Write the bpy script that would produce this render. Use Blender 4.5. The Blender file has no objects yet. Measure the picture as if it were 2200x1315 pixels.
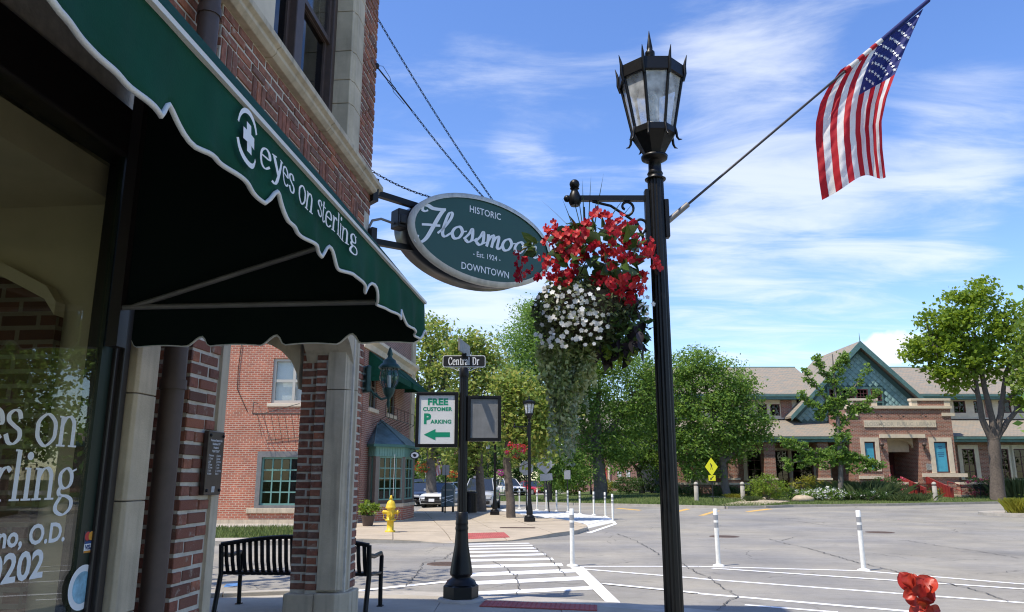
import bpy, math, random
import numpy as np
from mathutils import Vector, Matrix
R = math.radians
rnd = random.Random(11)
nr = np.random.default_rng(5)
sc = bpy.context.scene
COL = sc.collection

# ---------------------------------------------------------------- camera, sky, sun, exposure
YAW, PITCH, EYE, F = 5.3, 12.72, 1.6, 1650.0
cam_d = bpy.data.cameras.new('camera')
cam_d.sensor_width = 36; cam_d.lens = 27.0; cam_d.clip_start = .05; cam_d.clip_end = 3000
cam = bpy.data.objects.new('camera', cam_d); COL.objects.link(cam)
cam.location = (0, 0, EYE); cam.rotation_euler = (R(90 + PITCH), 0, R(YAW))
sc.camera = cam

SUN_EL, SUN_AZ = 63.0, 52.0            # light travels towards +Y turned 52 degrees to +X
world = bpy.data.worlds.new('World'); sc.world = world; world.use_nodes = True
wn, wl = world.node_tree.nodes, world.node_tree.links
wn.clear()

def wnode(t, **k):
    n = wn.new(t)
    for a, b in k.items(): setattr(n, a, b)
    return n

sky = wnode('ShaderNodeTexSky', sky_type='NISHITA', sun_disc=False)
sky.sun_elevation = R(SUN_EL); sky.sun_rotation = R(180 + SUN_AZ)
sky.air_density = 1.0; sky.dust_density = .4; sky.ozone_density = 1.5
tc = wnode('ShaderNodeTexCoord')
hs = wnode('ShaderNodeHueSaturation'); hs.inputs['Saturation'].default_value = 1.22; hs.inputs['Value'].default_value = .97
hs.inputs['Hue'].default_value = .512
wl.new(sky.outputs[0], hs.inputs['Color'])

def wmath(op, a, b=None):
    n = wnode('ShaderNodeMath', operation=op)
    for i, x in enumerate((a, b)):
        if x is None: continue
        if isinstance(x, (int, float)): n.inputs[i].default_value = x
        else: wl.new(x, n.inputs[i])
    return n.outputs[0]

def cam_ray(px, py):
    u, v = (px - 1100) / F, (657.5 - py) / F
    p, y = R(PITCH), R(YAW)
    fw = math.cos(p) - v * math.sin(p); z = math.sin(p) + v * math.cos(p)
    return Vector((u * math.cos(y) - fw * math.sin(y), u * math.sin(y) + fw * math.cos(y), z))

# clouds: noise on a flat layer high above, thicker round a few directions, thin elsewhere
sep = wnode('ShaderNodeSeparateXYZ'); wl.new(tc.outputs['Generated'], sep.inputs[0])
zz_ = wmath('ADD', wmath('MAXIMUM', sep.outputs[2], 0.0), .12)
cx_ = wmath('DIVIDE', sep.outputs[0], zz_); cy_ = wmath('DIVIDE', sep.outputs[1], zz_)
comb = wnode('ShaderNodeCombineXYZ'); wl.new(cx_, comb.inputs[0]); wl.new(cy_, comb.inputs[1])
mp = wnode('ShaderNodeMapping'); mp.inputs['Rotation'].default_value = (0, 0, R(-38)); mp.inputs['Scale'].default_value = (.8, 2.1, 1)
wl.new(comb.outputs[0], mp.inputs['Vector'])
nz = wnode('ShaderNodeTexNoise'); nz.inputs['Scale'].default_value = 1.9; nz.inputs['Detail'].default_value = 10; nz.inputs['Roughness'].default_value = .62
nz.inputs['Distortion'].default_value = .55
wl.new(mp.outputs[0], nz.inputs['Vector'])
nz2 = wnode('ShaderNodeTexNoise'); nz2.inputs['Scale'].default_value = .62; nz2.inputs['Detail'].default_value = 3
wl.new(comb.outputs[0], nz2.inputs['Vector'])
cov = wmath('MULTIPLY', nz2.outputs[0], .37)
for (px, py, rad, wgt) in ((1600, 230, 7, .15), (1620, 420, 7, .12), (1950, 390, 7, .12), (1720, 610, 9, .13), (1480, 660, 7, .10),
                           (2080, 330, 5, .10), (840, 390, 5, .17), (960, 690, 8, .22), (1120, 610, 6, .13), (1060, 60, 4, .06),
                           (1115, 370, 3, .08), (1620, 30, 6, .09), (1120, 310, 2.5, .06), (2070, 515, 2.5, .10)):
    d = cam_ray(px, py).normalized()
    vm = wnode('ShaderNodeVectorMath', operation='DOT_PRODUCT'); wl.new(tc.outputs['Generated'], vm.inputs[0]); vm.inputs[1].default_value = d
    mr = wnode('ShaderNodeMapRange', interpolation_type='SMOOTHSTEP')
    mr.inputs['From Min'].default_value = math.cos(R(rad * 1.25)); mr.inputs['From Max'].default_value = 1.0
    wl.new(vm.outputs['Value'], mr.inputs['Value'])
    cov = wmath('ADD', cov, wmath('MULTIPLY', mr.outputs[0], wgt))
raw = wmath('ADD', nz.outputs[0], cov)
mr = wnode('ShaderNodeMapRange', interpolation_type='SMOOTHSTEP'); wl.new(raw, mr.inputs['Value'])
mr.inputs['From Min'].default_value = .69; mr.inputs['From Max'].default_value = 1.12
mr.inputs['To Max'].default_value = .66
wisp = mr.outputs[0]
# one small cumulus low over the far roofs
d = cam_ray(1925, 748).normalized()
vd = wnode('ShaderNodeVectorMath', operation='SUBTRACT'); wl.new(tc.outputs['Generated'], vd.inputs[0]); vd.inputs[1].default_value = d
vs_ = wnode('ShaderNodeVectorMath', operation='MULTIPLY'); wl.new(vd.outputs[0], vs_.inputs[0]); vs_.inputs[1].default_value = (20, 20, 40)
vl = wnode('ShaderNodeVectorMath', operation='LENGTH'); wl.new(vs_.outputs[0], vl.inputs[0])
nz3 = wnode('ShaderNodeTexNoise'); nz3.inputs['Scale'].default_value = 34; nz3.inputs['Detail'].default_value = 5; wl.new(tc.outputs['Generated'], nz3.inputs['Vector'])
cum = wmath('SUBTRACT', wmath('ADD', 1.0, wmath('MULTIPLY', wmath('SUBTRACT', nz3.outputs[0], .5), 1.6)), vl.outputs['Value'])
mr2 = wnode('ShaderNodeMapRange', interpolation_type='SMOOTHSTEP'); wl.new(cum, mr2.inputs['Value'])
mr2.inputs['From Min'].default_value = 0; mr2.inputs['From Max'].default_value = .38; mr2.inputs['To Max'].default_value = .95
fac = wmath('MAXIMUM', wisp, mr2.outputs[0])
mix = wnode('ShaderNodeMix', data_type='RGBA')
wl.new(fac, mix.inputs[0]); wl.new(hs.outputs[0], mix.inputs[6]); mix.inputs[7].default_value = (4.1, 4.3, 4.6, 1)
bg = wnode('ShaderNodeBackground'); bg.inputs['Strength'].default_value = .15
wl.new(mix.outputs[2], bg.inputs['Color'])
wo = wnode('ShaderNodeOutputWorld'); wl.new(bg.outputs[0], wo.inputs['Surface'])

sun_d = bpy.data.lights.new('sun', 'SUN'); sun_d.energy = 3.25; sun_d.angle = R(.53); sun_d.color = (1, .92, .80)
sun = bpy.data.objects.new('sun', sun_d); COL.objects.link(sun)
sdir = Vector((math.sin(R(SUN_AZ)) * math.cos(R(SUN_EL)), math.cos(R(SUN_AZ)) * math.cos(R(SUN_EL)), -math.sin(R(SUN_EL))))
sun.rotation_euler = sdir.to_track_quat('-Z', 'Y').to_euler(); sun.location = (-20, -20, 40)
vs = sc.view_settings
vs.view_transform = 'Standard'; vs.look = 'None'; vs.exposure = .82; vs.gamma = 1; vs.use_curve_mapping = False
sc.render.engine = 'CYCLES'
sc.cycles.use_denoising = True
sc.cycles.filter_width = 1.15
sc.cycles.max_bounces = 7; sc.cycles.transparent_max_bounces = 12
sc.cycles.sample_clamp_indirect = 4

# ---------------------------------------------------------------- where things stand (survey of the place)
def W(px, py, D):                      # the point D metres ahead along the view heading
    r = cam_ray(px, py); y = R(YAW)
    fw = -r.x * math.sin(y) + r.y * math.cos(y)
    return Vector((0, 0, EYE)) + r * (D / fw)
def G(px, py, z=0.0):
    r = cam_ray(px, py); return Vector((0, 0, EYE)) + r * ((z - EYE) / r.z)
def onX(px, py, X):
    r = cam_ray(px, py); return Vector((0, 0, EYE)) + r * (X / r.x)
def onY(px, py, Y):
    r = cam_ray(px, py); return Vector((0, 0, EYE)) + r * (Y / r.y)
def RZ(px, py, D):                     # metres to the right of the heading, and height
    p = W(px, py, D); y = R(YAW)
    return p.x * math.cos(y) + p.y * math.sin(y), p.z
def RD(r, D, z=0.0):                   # heading frame to the world
    y = R(YAW); return Vector((r * math.cos(y) - D * math.sin(y), r * math.sin(y) + D * math.cos(y), z))

# ---------------------------------------------------------------- mesh builder
class MB:
    def __init__(s): s.v, s.f, s.sm = [], [], []
    def add(s, vs, fs, smooth=False, M=None):
        b = len(s.v)
        s.v += [tuple(M @ Vector(v)) if M is not None else tuple(v) for v in vs]
        s.f += [tuple(i + b for i in f) for f in fs]; s.sm += [smooth] * len(fs)
        return s
    def box(s, x0, x1, y0, y1, z0, z1, M=None):
        x0, x1 = sorted((x0, x1)); y0, y1 = sorted((y0, y1)); z0, z1 = sorted((z0, z1))
        return s.add([(x0, y0, z0), (x1, y0, z0), (x1, y1, z0), (x0, y1, z0), (x0, y0, z1), (x1, y0, z1), (x1, y1, z1), (x0, y1, z1)],
                     [(0, 3, 2, 1), (4, 5, 6, 7), (0, 1, 5, 4), (1, 2, 6, 5), (2, 3, 7, 6), (3, 0, 4, 7)], M=M)
    def boxc(s, c, d, M=None):
        return s.box(c[0] - d[0] / 2, c[0] + d[0] / 2, c[1] - d[1] / 2, c[1] + d[1] / 2, c[2] - d[2] / 2, c[2] + d[2] / 2, M)
    def quad(s, a, b, c, d): return s.add([a, b, c, d], [(0, 1, 2, 3)])
    def poly(s, pts): return s.add(pts, [tuple(range(len(pts)))])
    def prism(s, pts, vec, smooth=False, M=None):
        n = len(pts); e = Vector(vec)
        vs = [Vector(p) for p in pts]; vs += [p + e for p in vs]
        fs = [tuple(reversed(range(n))), tuple(range(n, 2 * n))] + [(i, (i + 1) % n, n + (i + 1) % n, n + i) for i in range(n)]
        b = len(s.f); s.add(vs, fs, M=M)
        if smooth:
            for i in range(b + 2, len(s.f)): s.sm[i] = True
        return s
    def tube(s, pts, r, n=8, M=None, cap=True, smooth=True):
        pts = [Vector(p) for p in pts]; k = len(pts)
        rs = r if isinstance(r, (list, tuple)) else [r] * k
        vs, fs = [], []; up = Vector((0, 0, 1)); prev = None
        for i, p in enumerate(pts):
            t = (pts[min(i + 1, k - 1)] - pts[max(i - 1, 0)]); t = t.normalized() if t.length > 1e-9 else Vector((0, 0, 1))
            if prev is None:
                a = t.cross(up)
                if a.length < 1e-3: a = t.cross(Vector((1, 0, 0)))
            else:
                a = prev - t * prev.dot(t)
                if a.length < 1e-4: a = t.cross(Vector((1, 0, 0)))
            a.normalize(); prev = a; b = t.cross(a)
            for j in range(n):
                q = 2 * math.pi * j / n
                vs.append(p + (a * math.cos(q) + b * math.sin(q)) * rs[i])
        for i in range(k - 1):
            for j in range(n):
                fs.append((i * n + j, i * n + (j + 1) % n, (i + 1) * n + (j + 1) % n, (i + 1) * n + j))
        b0 = len(s.f); s.add(vs, fs, smooth, M)
        if cap:
            s.add([vs[j] for j in range(n)], [tuple(reversed(range(n)))], False, M)
            s.add([vs[(k - 1) * n + j] for j in range(n)], [tuple(range(n))], False, M)
        return s
    def lathe(s, prof, n=16, c=(0, 0, 0), smooth=True, M=None, rot=0.0, flute=None):
        vs, fs = [], []
        for (r, z) in prof:
            for j in range(n):
                q = 2 * math.pi * j / n + rot
                rr = r * (1 - (flute if flute and j % 2 else 0))
                vs.append((c[0] + rr * math.cos(q), c[1] + rr * math.sin(q), c[2] + z))
        k = len(prof)
        for i in range(k - 1):
            for j in range(n):
                fs.append((i * n + j, i * n + (j + 1) % n, (i + 1) * n + (j + 1) % n, (i + 1) * n + j))
        s.add(vs, fs, smooth, M)
        s.add([vs[j] for j in range(n)], [tuple(reversed(range(n)))], False, M)
        s.add([vs[(k - 1) * n + j] for j in range(n)], [tuple(range(n))], False, M)
        return s
    def ball(s, c, r, n=12, sq=(1, 1, 1), M=None):
        pr = [(max(.02, math.sin(math.pi * i / (n // 2))) * r, -math.cos(math.pi * i / (n // 2)) * r) for i in range(n // 2 + 1)]
        b = len(s.v); s.lathe(pr, n, (0, 0, 0))
        for i in range(b, len(s.v)):
            q = s.v[i]; p = Vector((c[0] + q[0] * sq[0], c[1] + q[1] * sq[1], c[2] + q[2] * sq[2])); s.v[i] = tuple(M @ p) if M is not None else tuple(p)
        return s
    def mesh(s, name, mat):
        me = bpy.data.meshes.new(name)
        me.from_pydata(s.v, [], s.f); me.validate(clean_customdata=False)
        uv = me.uv_layers.new(name='UVMap')
        co = np.array(s.v, dtype=float) if s.v else np.zeros((0, 3))
        if len(me.polygons) == len(s.f):
            me.polygons.foreach_set('use_smooth', s.sm)
        me.update()
        out = np.zeros((len(me.loops), 2))
        for p in me.polygons:
            nx, ny, nz_ = p.normal
            for li in p.loop_indices:
                x, y, z = co[me.loops[li].vertex_index]
                if abs(nz_) > .8: out[li] = (x, y)
                else:
                    l = math.hypot(nx, ny) or 1
                    u = (-ny * x + nx * y) / l
                    w = z / max(.35, math.sqrt(max(1e-6, 1 - nz_ * nz_)))
                    out[li] = (u, w)
        uv.data.foreach_set('uv', out.ravel())
        if mat: me.materials.append(mat)
        return me
    def build(s, name, mat, parent=None, bevel=0, loc=None, **props):
        o = bpy.data.objects.new(name, s.mesh(name, mat)); COL.objects.link(o)
        if parent: o.parent = parent
        if loc is not None: o.location = loc
        if bevel:
            m = o.modifiers.new('bevel', 'BEVEL'); m.width = bevel; m.segments = 2; m.limit_method = 'ANGLE'; m.angle_limit = R(40)
        for k, v in props.items(): o[k] = v
        return o

def thing(name, label, cat, loc=(0, 0, 0), rotz=0.0, group=None):
    o = bpy.data.objects.new(name, None); COL.objects.link(o); o.empty_display_size = .2
    o.location = loc; o.rotation_euler = (0, 0, rotz)
    return tag(o, label, cat, group)
def tag(o, label, cat, group=None):
    o['label'] = label; o['category'] = cat
    if group: o['group'] = group
    return o
def struct(o): o['kind'] = 'structure'; return o
def stuff(o): o['kind'] = 'stuff'; return o
def kids(o): return [c for c in COL.objects if c.parent is o]
def dup(root, loc, rotz, label=None, group=None):
    ch = {}
    for o in COL.objects:
        if o.parent: ch.setdefault(o.parent.name, []).append(o)
    r = root.copy(); COL.objects.link(r); r.location = loc; r.rotation_euler = (0, 0, rotz)
    if label: r['label'] = label
    if group: r['group'] = group
    for a in ch.get(root.name, []):
        b = a.copy(); COL.objects.link(b); b.parent = r
        for c in ch.get(a.name, []):
            d = c.copy(); COL.objects.link(d); d.parent = b
    return r
def inst(name, me, parent, M, **props):
    o = bpy.data.objects.new(name, me); COL.objects.link(o); o.parent = parent; o.matrix_local = M
    for k, v in props.items(): o[k] = v
    return o
def frame_m(o, ux, uy, uz):            # matrix with these columns and origin
    ux, uy, uz = Vector(ux), Vector(uy), Vector(uz)
    return Matrix(((ux.x, uy.x, uz.x, o[0]), (ux.y, uy.y, uz.y, o[1]), (ux.z, uy.z, uz.z, o[2]), (0, 0, 0, 1)))

# ---------------------------------------------------------------- materials
def material(name):
    m = bpy.data.materials.new(name); m.use_nodes = True
    nt = m.node_tree; b = nt.nodes['Principled BSDF']
    return m, nt, b
def plain(name, col, rough=.6, metal=0.0, spec=.5, var=0.0, scale=6.0, bump=0.0, bscale=60.0, coat=0.0, rand=0.0, trans=0.0, dirt=0.0):
    m, nt, b = material(name)
    b.inputs['Roughness'].default_value = rough; b.inputs['Metallic'].default_value = metal
    b.inputs['Specular IOR Level'].default_value = spec; b.inputs['Coat Weight'].default_value = coat
    c = (*col, 1)
    b.inputs['Base Color'].default_value = c
    out = None
    tcn = nt.nodes.new('ShaderNodeTexCoord')
    if var:
        n = nt.nodes.new('ShaderNodeTexNoise'); n.inputs['Scale'].default_value = scale; n.inputs['Detail'].default_value = 6; n.inputs['Roughness'].default_value = .65
        nt.links.new(tcn.outputs['Object'], n.inputs['Vector'])
        mrn = nt.nodes.new('ShaderNodeMapRange'); mrn.inputs['From Min'].default_value = .28; mrn.inputs['From Max'].default_value = .72
        mrn.inputs['To Min'].default_value = 1 - var; mrn.inputs['To Max'].default_value = 1 + var
        nt.links.new(n.outputs[0], mrn.inputs['Value'])
        h = nt.nodes.new('ShaderNodeHueSaturation'); h.inputs['Color'].default_value = c
        nt.links.new(mrn.outputs[0], h.inputs['Value']); out = h.outputs[0]
    if rand:
        oi = nt.nodes.new('ShaderNodeObjectInfo')
        mrn = nt.nodes.new('ShaderNodeMapRange'); mrn.inputs['To Min'].default_value = 1 - rand; mrn.inputs['To Max'].default_value = 1 + rand
        nt.links.new(oi.outputs['Random'], mrn.inputs['Value'])
        h = nt.nodes.new('ShaderNodeHueSaturation')
        if out: nt.links.new(out, h.inputs['Color'])
        else: h.inputs['Color'].default_value = c
        nt.links.new(mrn.outputs[0], h.inputs['Value']); out = h.outputs[0]
    if dirt:                          # streaks of rain wear
        mpn = nt.nodes.new('ShaderNodeMapping'); mpn.inputs['Scale'].default_value = (9, 9, .7)
        nt.links.new(tcn.outputs['Object'], mpn.inputs['Vector'])
        n = nt.nodes.new('ShaderNodeTexNoise'); n.inputs['Scale'].default_value = 1.6; n.inputs['Detail'].default_value = 5
        nt.links.new(mpn.outputs[0], n.inputs['Vector'])
        mrn = nt.nodes.new('ShaderNodeMapRange'); mrn.inputs['From Min'].default_value = .5; mrn.inputs['From Max'].default_value = .75
        mrn.inputs['To Max'].default_value = dirt
        nt.links.new(n.outputs[0], mrn.inputs['Value'])
        mx = nt.nodes.new('ShaderNodeMix'); mx.data_type = 'RGBA'
        nt.links.new(mrn.outputs[0], mx.inputs[0])
        if out: nt.links.new(out, mx.inputs[6])
        else: mx.inputs[6].default_value = c
        mx.inputs[7].default_value = (.05, .045, .04, 1); out = mx.outputs[2]
    if out: nt.links.new(out, b.inputs['Base Color'])
    if bump:
        n = nt.nodes.new('ShaderNodeTexNoise'); n.inputs['Scale'].default_value = bscale; n.inputs['Detail'].default_value = 5
        nt.links.new(tcn.outputs['Object'], n.inputs['Vector'])
        bp = nt.nodes.new('ShaderNodeBump'); bp.inputs['Strength'].default_value = bump; bp.inputs['Distance'].default_value = .01
        nt.links.new(n.outputs[0], bp.inputs['Height']); nt.links.new(bp.outputs[0], b.inputs['Normal'])
    if trans:
        tr = nt.nodes.new('ShaderNodeBsdfTranslucent'); ms = nt.nodes.new('ShaderNodeMixShader'); ms.inputs[0].default_value = trans
        if out: nt.links.new(out, tr.inputs['Color'])
        else: tr.inputs['Color'].default_value = c
        nt.links.new(b.outputs[0], ms.inputs[1]); nt.links.new(tr.outputs[0], ms.inputs[2])
        nt.links.new(ms.outputs[0], nt.nodes['Material Output'].inputs['Surface'])
    return m
def ramp_mat(name, cols, src='island', rough=.6, trans=0.0, spec=.4, bump=0.0, noise=0.25, nscale=25, coat=0, smear=None):
    """colour picked at random from a ramp, per mesh island or per object, with a little noise"""
    m, nt, b = material(name)
    if src == 'island': g = nt.nodes.new('ShaderNodeNewGeometry').outputs['Random Per Island']
    else: g = nt.nodes.new('ShaderNodeObjectInfo').outputs['Random']
    cr = nt.nodes.new('ShaderNodeValToRGB'); e = cr.color_ramp.elements
    while len(e) > 1: e.remove(e[-1])
    for i, c in enumerate(cols):
        q = e[0] if i == 0 else e.new(i / max(1, len(cols) - 1))
        q.position = i / max(1, len(cols) - 1); q.color = (*c, 1)
    nt.links.new(g, cr.inputs[0]); out = cr.outputs[0]
    tcn = nt.nodes.new('ShaderNodeTexCoord')
    if noise:
        n = nt.nodes.new('ShaderNodeTexNoise'); n.inputs['Scale'].default_value = nscale; n.inputs['Detail'].default_value = 5
        nt.links.new(tcn.outputs['Object'], n.inputs['Vector'])
        mrn = nt.nodes.new('ShaderNodeMapRange'); mrn.inputs['From Min'].default_value = .3; mrn.inputs['From Max'].default_value = .7
        mrn.inputs['To Min'].default_value = 1 - noise; mrn.inputs['To Max'].default_value = 1 + noise
        nt.links.new(n.outputs[0], mrn.inputs['Value'])
        h = nt.nodes.new('ShaderNodeHueSaturation'); nt.links.new(out, h.inputs['Color']); nt.links.new(mrn.outputs[0], h.inputs['Value']); out = h.outputs[0]
    if smear:                          # mortar wiped over the brick faces
        tp = nt.nodes.new('ShaderNodeNewGeometry'); n = nt.nodes.new('ShaderNodeTexNoise'); n.inputs['Scale'].default_value = 11; n.inputs['Detail'].default_value = 8; n.inputs['Roughness'].default_value = .72
        nt.links.new(tp.outputs['Position'], n.inputs['Vector'])
        mrn = nt.nodes.new('ShaderNodeMapRange'); mrn.inputs['From Min'].default_value = .57; mrn.inputs['From Max'].default_value = .68; mrn.inputs['To Max'].default_value = .75
        nt.links.new(n.outputs[0], mrn.inputs['Value'])
        mx = nt.nodes.new('ShaderNodeMix'); mx.data_type = 'RGBA'; nt.links.new(mrn.outputs[0], mx.inputs[0]); nt.links.new(out, mx.inputs[6]); mx.inputs[7].default_value = (*smear, 1); out = mx.outputs[2]
    nt.links.new(out, b.inputs['Base Color'])
    b.inputs['Roughness'].default_value = rough; b.inputs['Specular IOR Level'].default_value = spec; b.inputs['Coat Weight'].default_value = coat
    if bump:
        n = nt.nodes.new('ShaderNodeTexNoise'); n.inputs['Scale'].default_value = 90; n.inputs['Detail'].default_value = 4
        nt.links.new(tcn.outputs['Object'], n.inputs['Vector'])
        bp = nt.nodes.new('ShaderNodeBump'); bp.inputs['Strength'].default_value = bump; bp.inputs['Distance'].default_value = .01
        nt.links.new(n.outputs[0], bp.inputs['Height']); nt.links.new(bp.outputs[0], b.inputs['Normal'])
    if trans:
        tr = nt.nodes.new('ShaderNodeBsdfTranslucent'); ms = nt.nodes.new('ShaderNodeMixShader'); ms.inputs[0].default_value = trans
        h2 = nt.nodes.new('ShaderNodeHueSaturation'); h2.inputs['Value'].default_value = 1.25; h2.inputs['Hue'].default_value = .485
        nt.links.new(out, h2.inputs['Color']); nt.links.new(h2.outputs[0], tr.inputs['Color'])
        nt.links.new(b.outputs[0], ms.inputs[1]); nt.links.new(tr.outputs[0], ms.inputs[2])
        nt.links.new(ms.outputs[0], nt.nodes['Material Output'].inputs['Surface'])
    return m
def brick_mat(name, c1, c2, mortar, bw=.215, bh=.072, ms=.012, bump=.6, var=.25):
    m, nt, b = material(name)
    tcn = nt.nodes.new('ShaderNodeTexCoord')
    br = nt.nodes.new('ShaderNodeTexBrick')
    br.inputs['Scale'].default_value = 1; br.inputs['Brick Width'].default_value = bw; br.inputs['Row Height'].default_value = bh
    br.inputs['Mortar Size'].default_value = ms; br.inputs['Mortar Smooth'].default_value = .15; br.inputs['Bias'].default_value = -.1
    br.inputs['Color1'].default_value = (*c1, 1); br.inputs['Color2'].default_value = (*c2, 1); br.inputs['Mortar'].default_value = (*mortar, 1)
    nt.links.new(tcn.outputs['UV'], br.inputs['Vector'])
    n = nt.nodes.new('ShaderNodeTexNoise'); n.inputs['Scale'].default_value = 1.3; n.inputs['Detail'].default_value = 8; n.inputs['Roughness'].default_value = .7
    nt.links.new(tcn.outputs['Object'], n.inputs['Vector'])
    mrn = nt.nodes.new('ShaderNodeMapRange'); mrn.inputs['From Min'].default_value = .3; mrn.inputs['From Max'].default_value = .7
    mrn.inputs['To Min'].default_value = 1 - var; mrn.inputs['To Max'].default_value = 1 + var
    nt.links.new(n.outputs[0], mrn.inputs['Value'])
    h = nt.nodes.new('ShaderNodeHueSaturation'); nt.links.new(br.outputs['Color'], h.inputs['Color']); nt.links.new(mrn.outputs[0], h.inputs['Value'])
    nt.links.new(h.outputs[0], b.inputs['Base Color']); b.inputs['Roughness'].default_value = .85
    bp = nt.nodes.new('ShaderNodeBump'); bp.invert = True; bp.inputs['Strength'].default_value = bump; bp.inputs['Distance'].default_value = .012
    nt.links.new(br.outputs['Fac'], bp.inputs['Height']); nt.links.new(bp.outputs[0], b.inputs['Normal'])
    return m
def glass_mat(name, tint=(.9, .92, .92), refl=1.0, rough=.0):
    m, nt, b = material(name); nt.nodes.remove(b)
    g = nt.nodes.new('ShaderNodeBsdfGlossy'); g.inputs['Roughness'].default_value = rough
    t = nt.nodes.new('ShaderNodeBsdfTransparent'); t.inputs['Color'].default_value = (*tint, 1)
    ge = nt.nodes.new('ShaderNodeNewGeometry'); dt = nt.nodes.new('ShaderNodeVectorMath'); dt.operation = 'DOT_PRODUCT'
    nt.links.new(ge.outputs['Normal'], dt.inputs[0]); nt.links.new(ge.outputs['Incoming'], dt.inputs[1])
    def mth(op, a, b):
        n = nt.nodes.new('ShaderNodeMath'); n.operation = op
        for k, x in enumerate((a, b)):
            if isinstance(x, (int, float)): n.inputs[k].default_value = x
            else: nt.links.new(x, n.inputs[k])
        return n
    sch = mth('POWER', mth('SUBTRACT', 1.0, mth('ABSOLUTE', dt.outputs['Value'], 0).outputs[0]).outputs[0], 5)   # Schlick's Fresnel, the same from both sides
    mu = mth('MULTIPLY', mth('ADD', mth('MULTIPLY', sch.outputs[0], .96).outputs[0], .04).outputs[0], refl); mu.use_clamp = True
    ms = nt.nodes.new('ShaderNodeMixShader'); nt.links.new(mu.outputs[0], ms.inputs[0])
    nt.links.new(t.outputs[0], ms.inputs[1]); nt.links.new(g.outputs[0], ms.inputs[2])
    nt.links.new(ms.outputs[0], nt.nodes['Material Output'].inputs['Surface'])
    return m

M_ = {}
M_['brick'] = ramp_mat('red_brown_brick', [(.14, .066, .046), (.23, .088, .058), (.29, .108, .068), (.21, .098, .068), (.36, .13, .07), (.17, .09, .066), (.27, .102, .064)], 'object', .85, bump=.5, noise=.3, smear=(.42, .36, .29))
M_['brick_i'] = ramp_mat('red_brown_brick_run', [(.14, .066, .046), (.23, .088, .058), (.29, .108, .068), (.21, .098, .068), (.36, .13, .07), (.17, .09, .066), (.27, .102, .064)], 'island', .85, bump=.5, noise=.3, smear=(.42, .36, .29))
M_['mortar'] = plain('mortar', (.56, .51, .43), .95, var=.22, scale=14, bump=.4)
M_['stone'] = plain('limestone', (.53, .44, .315), .85, var=.2, scale=3.5, bump=.25, bscale=140, dirt=.35)
M_['stone_warm'] = plain('pale_limestone', (.66, .56, .42), .85, var=.12, scale=3, bump=.15)
M_['black_metal'] = plain('black_painted_metal', (.006, .006, .0065), .4, 0, .28, bump=.08, bscale=30)
M_['black_iron'] = plain('black_iron', (.012, .011, .012), .5, 0, .4)
M_['dark_frame'] = plain('dark_bronze_frame', (.022, .017, .017), .42)
M_['brown_paint'] = plain('brown_painted_wood', (.075, .048, .038), .55, var=.2, scale=12)
M_['green_canvas'] = plain('green_canvas', (.0045, .072, .040), .8, var=.22, scale=5, bump=.12, bscale=300, trans=.22, spec=.25)
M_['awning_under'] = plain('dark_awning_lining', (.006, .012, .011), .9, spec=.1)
M_['white_braid'] = plain('white_braid', (.66, .66, .63), .8, bump=.3, bscale=400)
M_['white_print'] = plain('white_print', (.82, .83, .84), .5)
M_['alu'] = plain('grey_metal', (.33, .33, .33), .4, .8)
M_['dull_alu'] = plain('weathered_aluminium', (.2, .19, .18), .55, .3, var=.2)
M_['glass'] = glass_mat('window_glass')
M_['glass_dark'] = glass_mat('dim_window_glass', (.35, .37, .36), 1.1)
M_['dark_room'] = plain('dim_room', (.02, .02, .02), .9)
M_['plaster'] = plain('beige_plaster', (.74, .655, .49), .9, var=.06)
M_['sign_green'] = plain('sign_green', (.016, .07, .052), .42, var=.05)
M_['sign_rim'] = plain('cream_sign_rim', (.6, .57, .5), .5, var=.12, scale=10, dirt=.3)
M_['bark'] = plain('bark', (.11, .088, .07), .95, var=.4, scale=9, bump=.9, bscale=22)
M_['bark_grey'] = plain('grey_bark', (.13, .115, .1), .95, var=.35, scale=6, bump=.8, bscale=18)
M_['white_paint'] = plain('white_road_paint', (.78, .78, .76), .7, var=.14, scale=9)
M_['white_plastic'] = plain('white_plastic', (.76, .75, .69), .5, var=.12, scale=12, dirt=.22)
M_['tyre'] = plain('tyre_rubber', (.015, .015, .016), .8)
M_['teal_paint'] = plain('teal_paint', (.14, .285, .24), .55, var=.12, scale=5)
M_['red_paint'] = plain('barn_red_paint', (.23, .028, .024), .5)
def car_paint(n, c): return plain(n, c, .28, 0.0, .5, coat=1.0)

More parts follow.
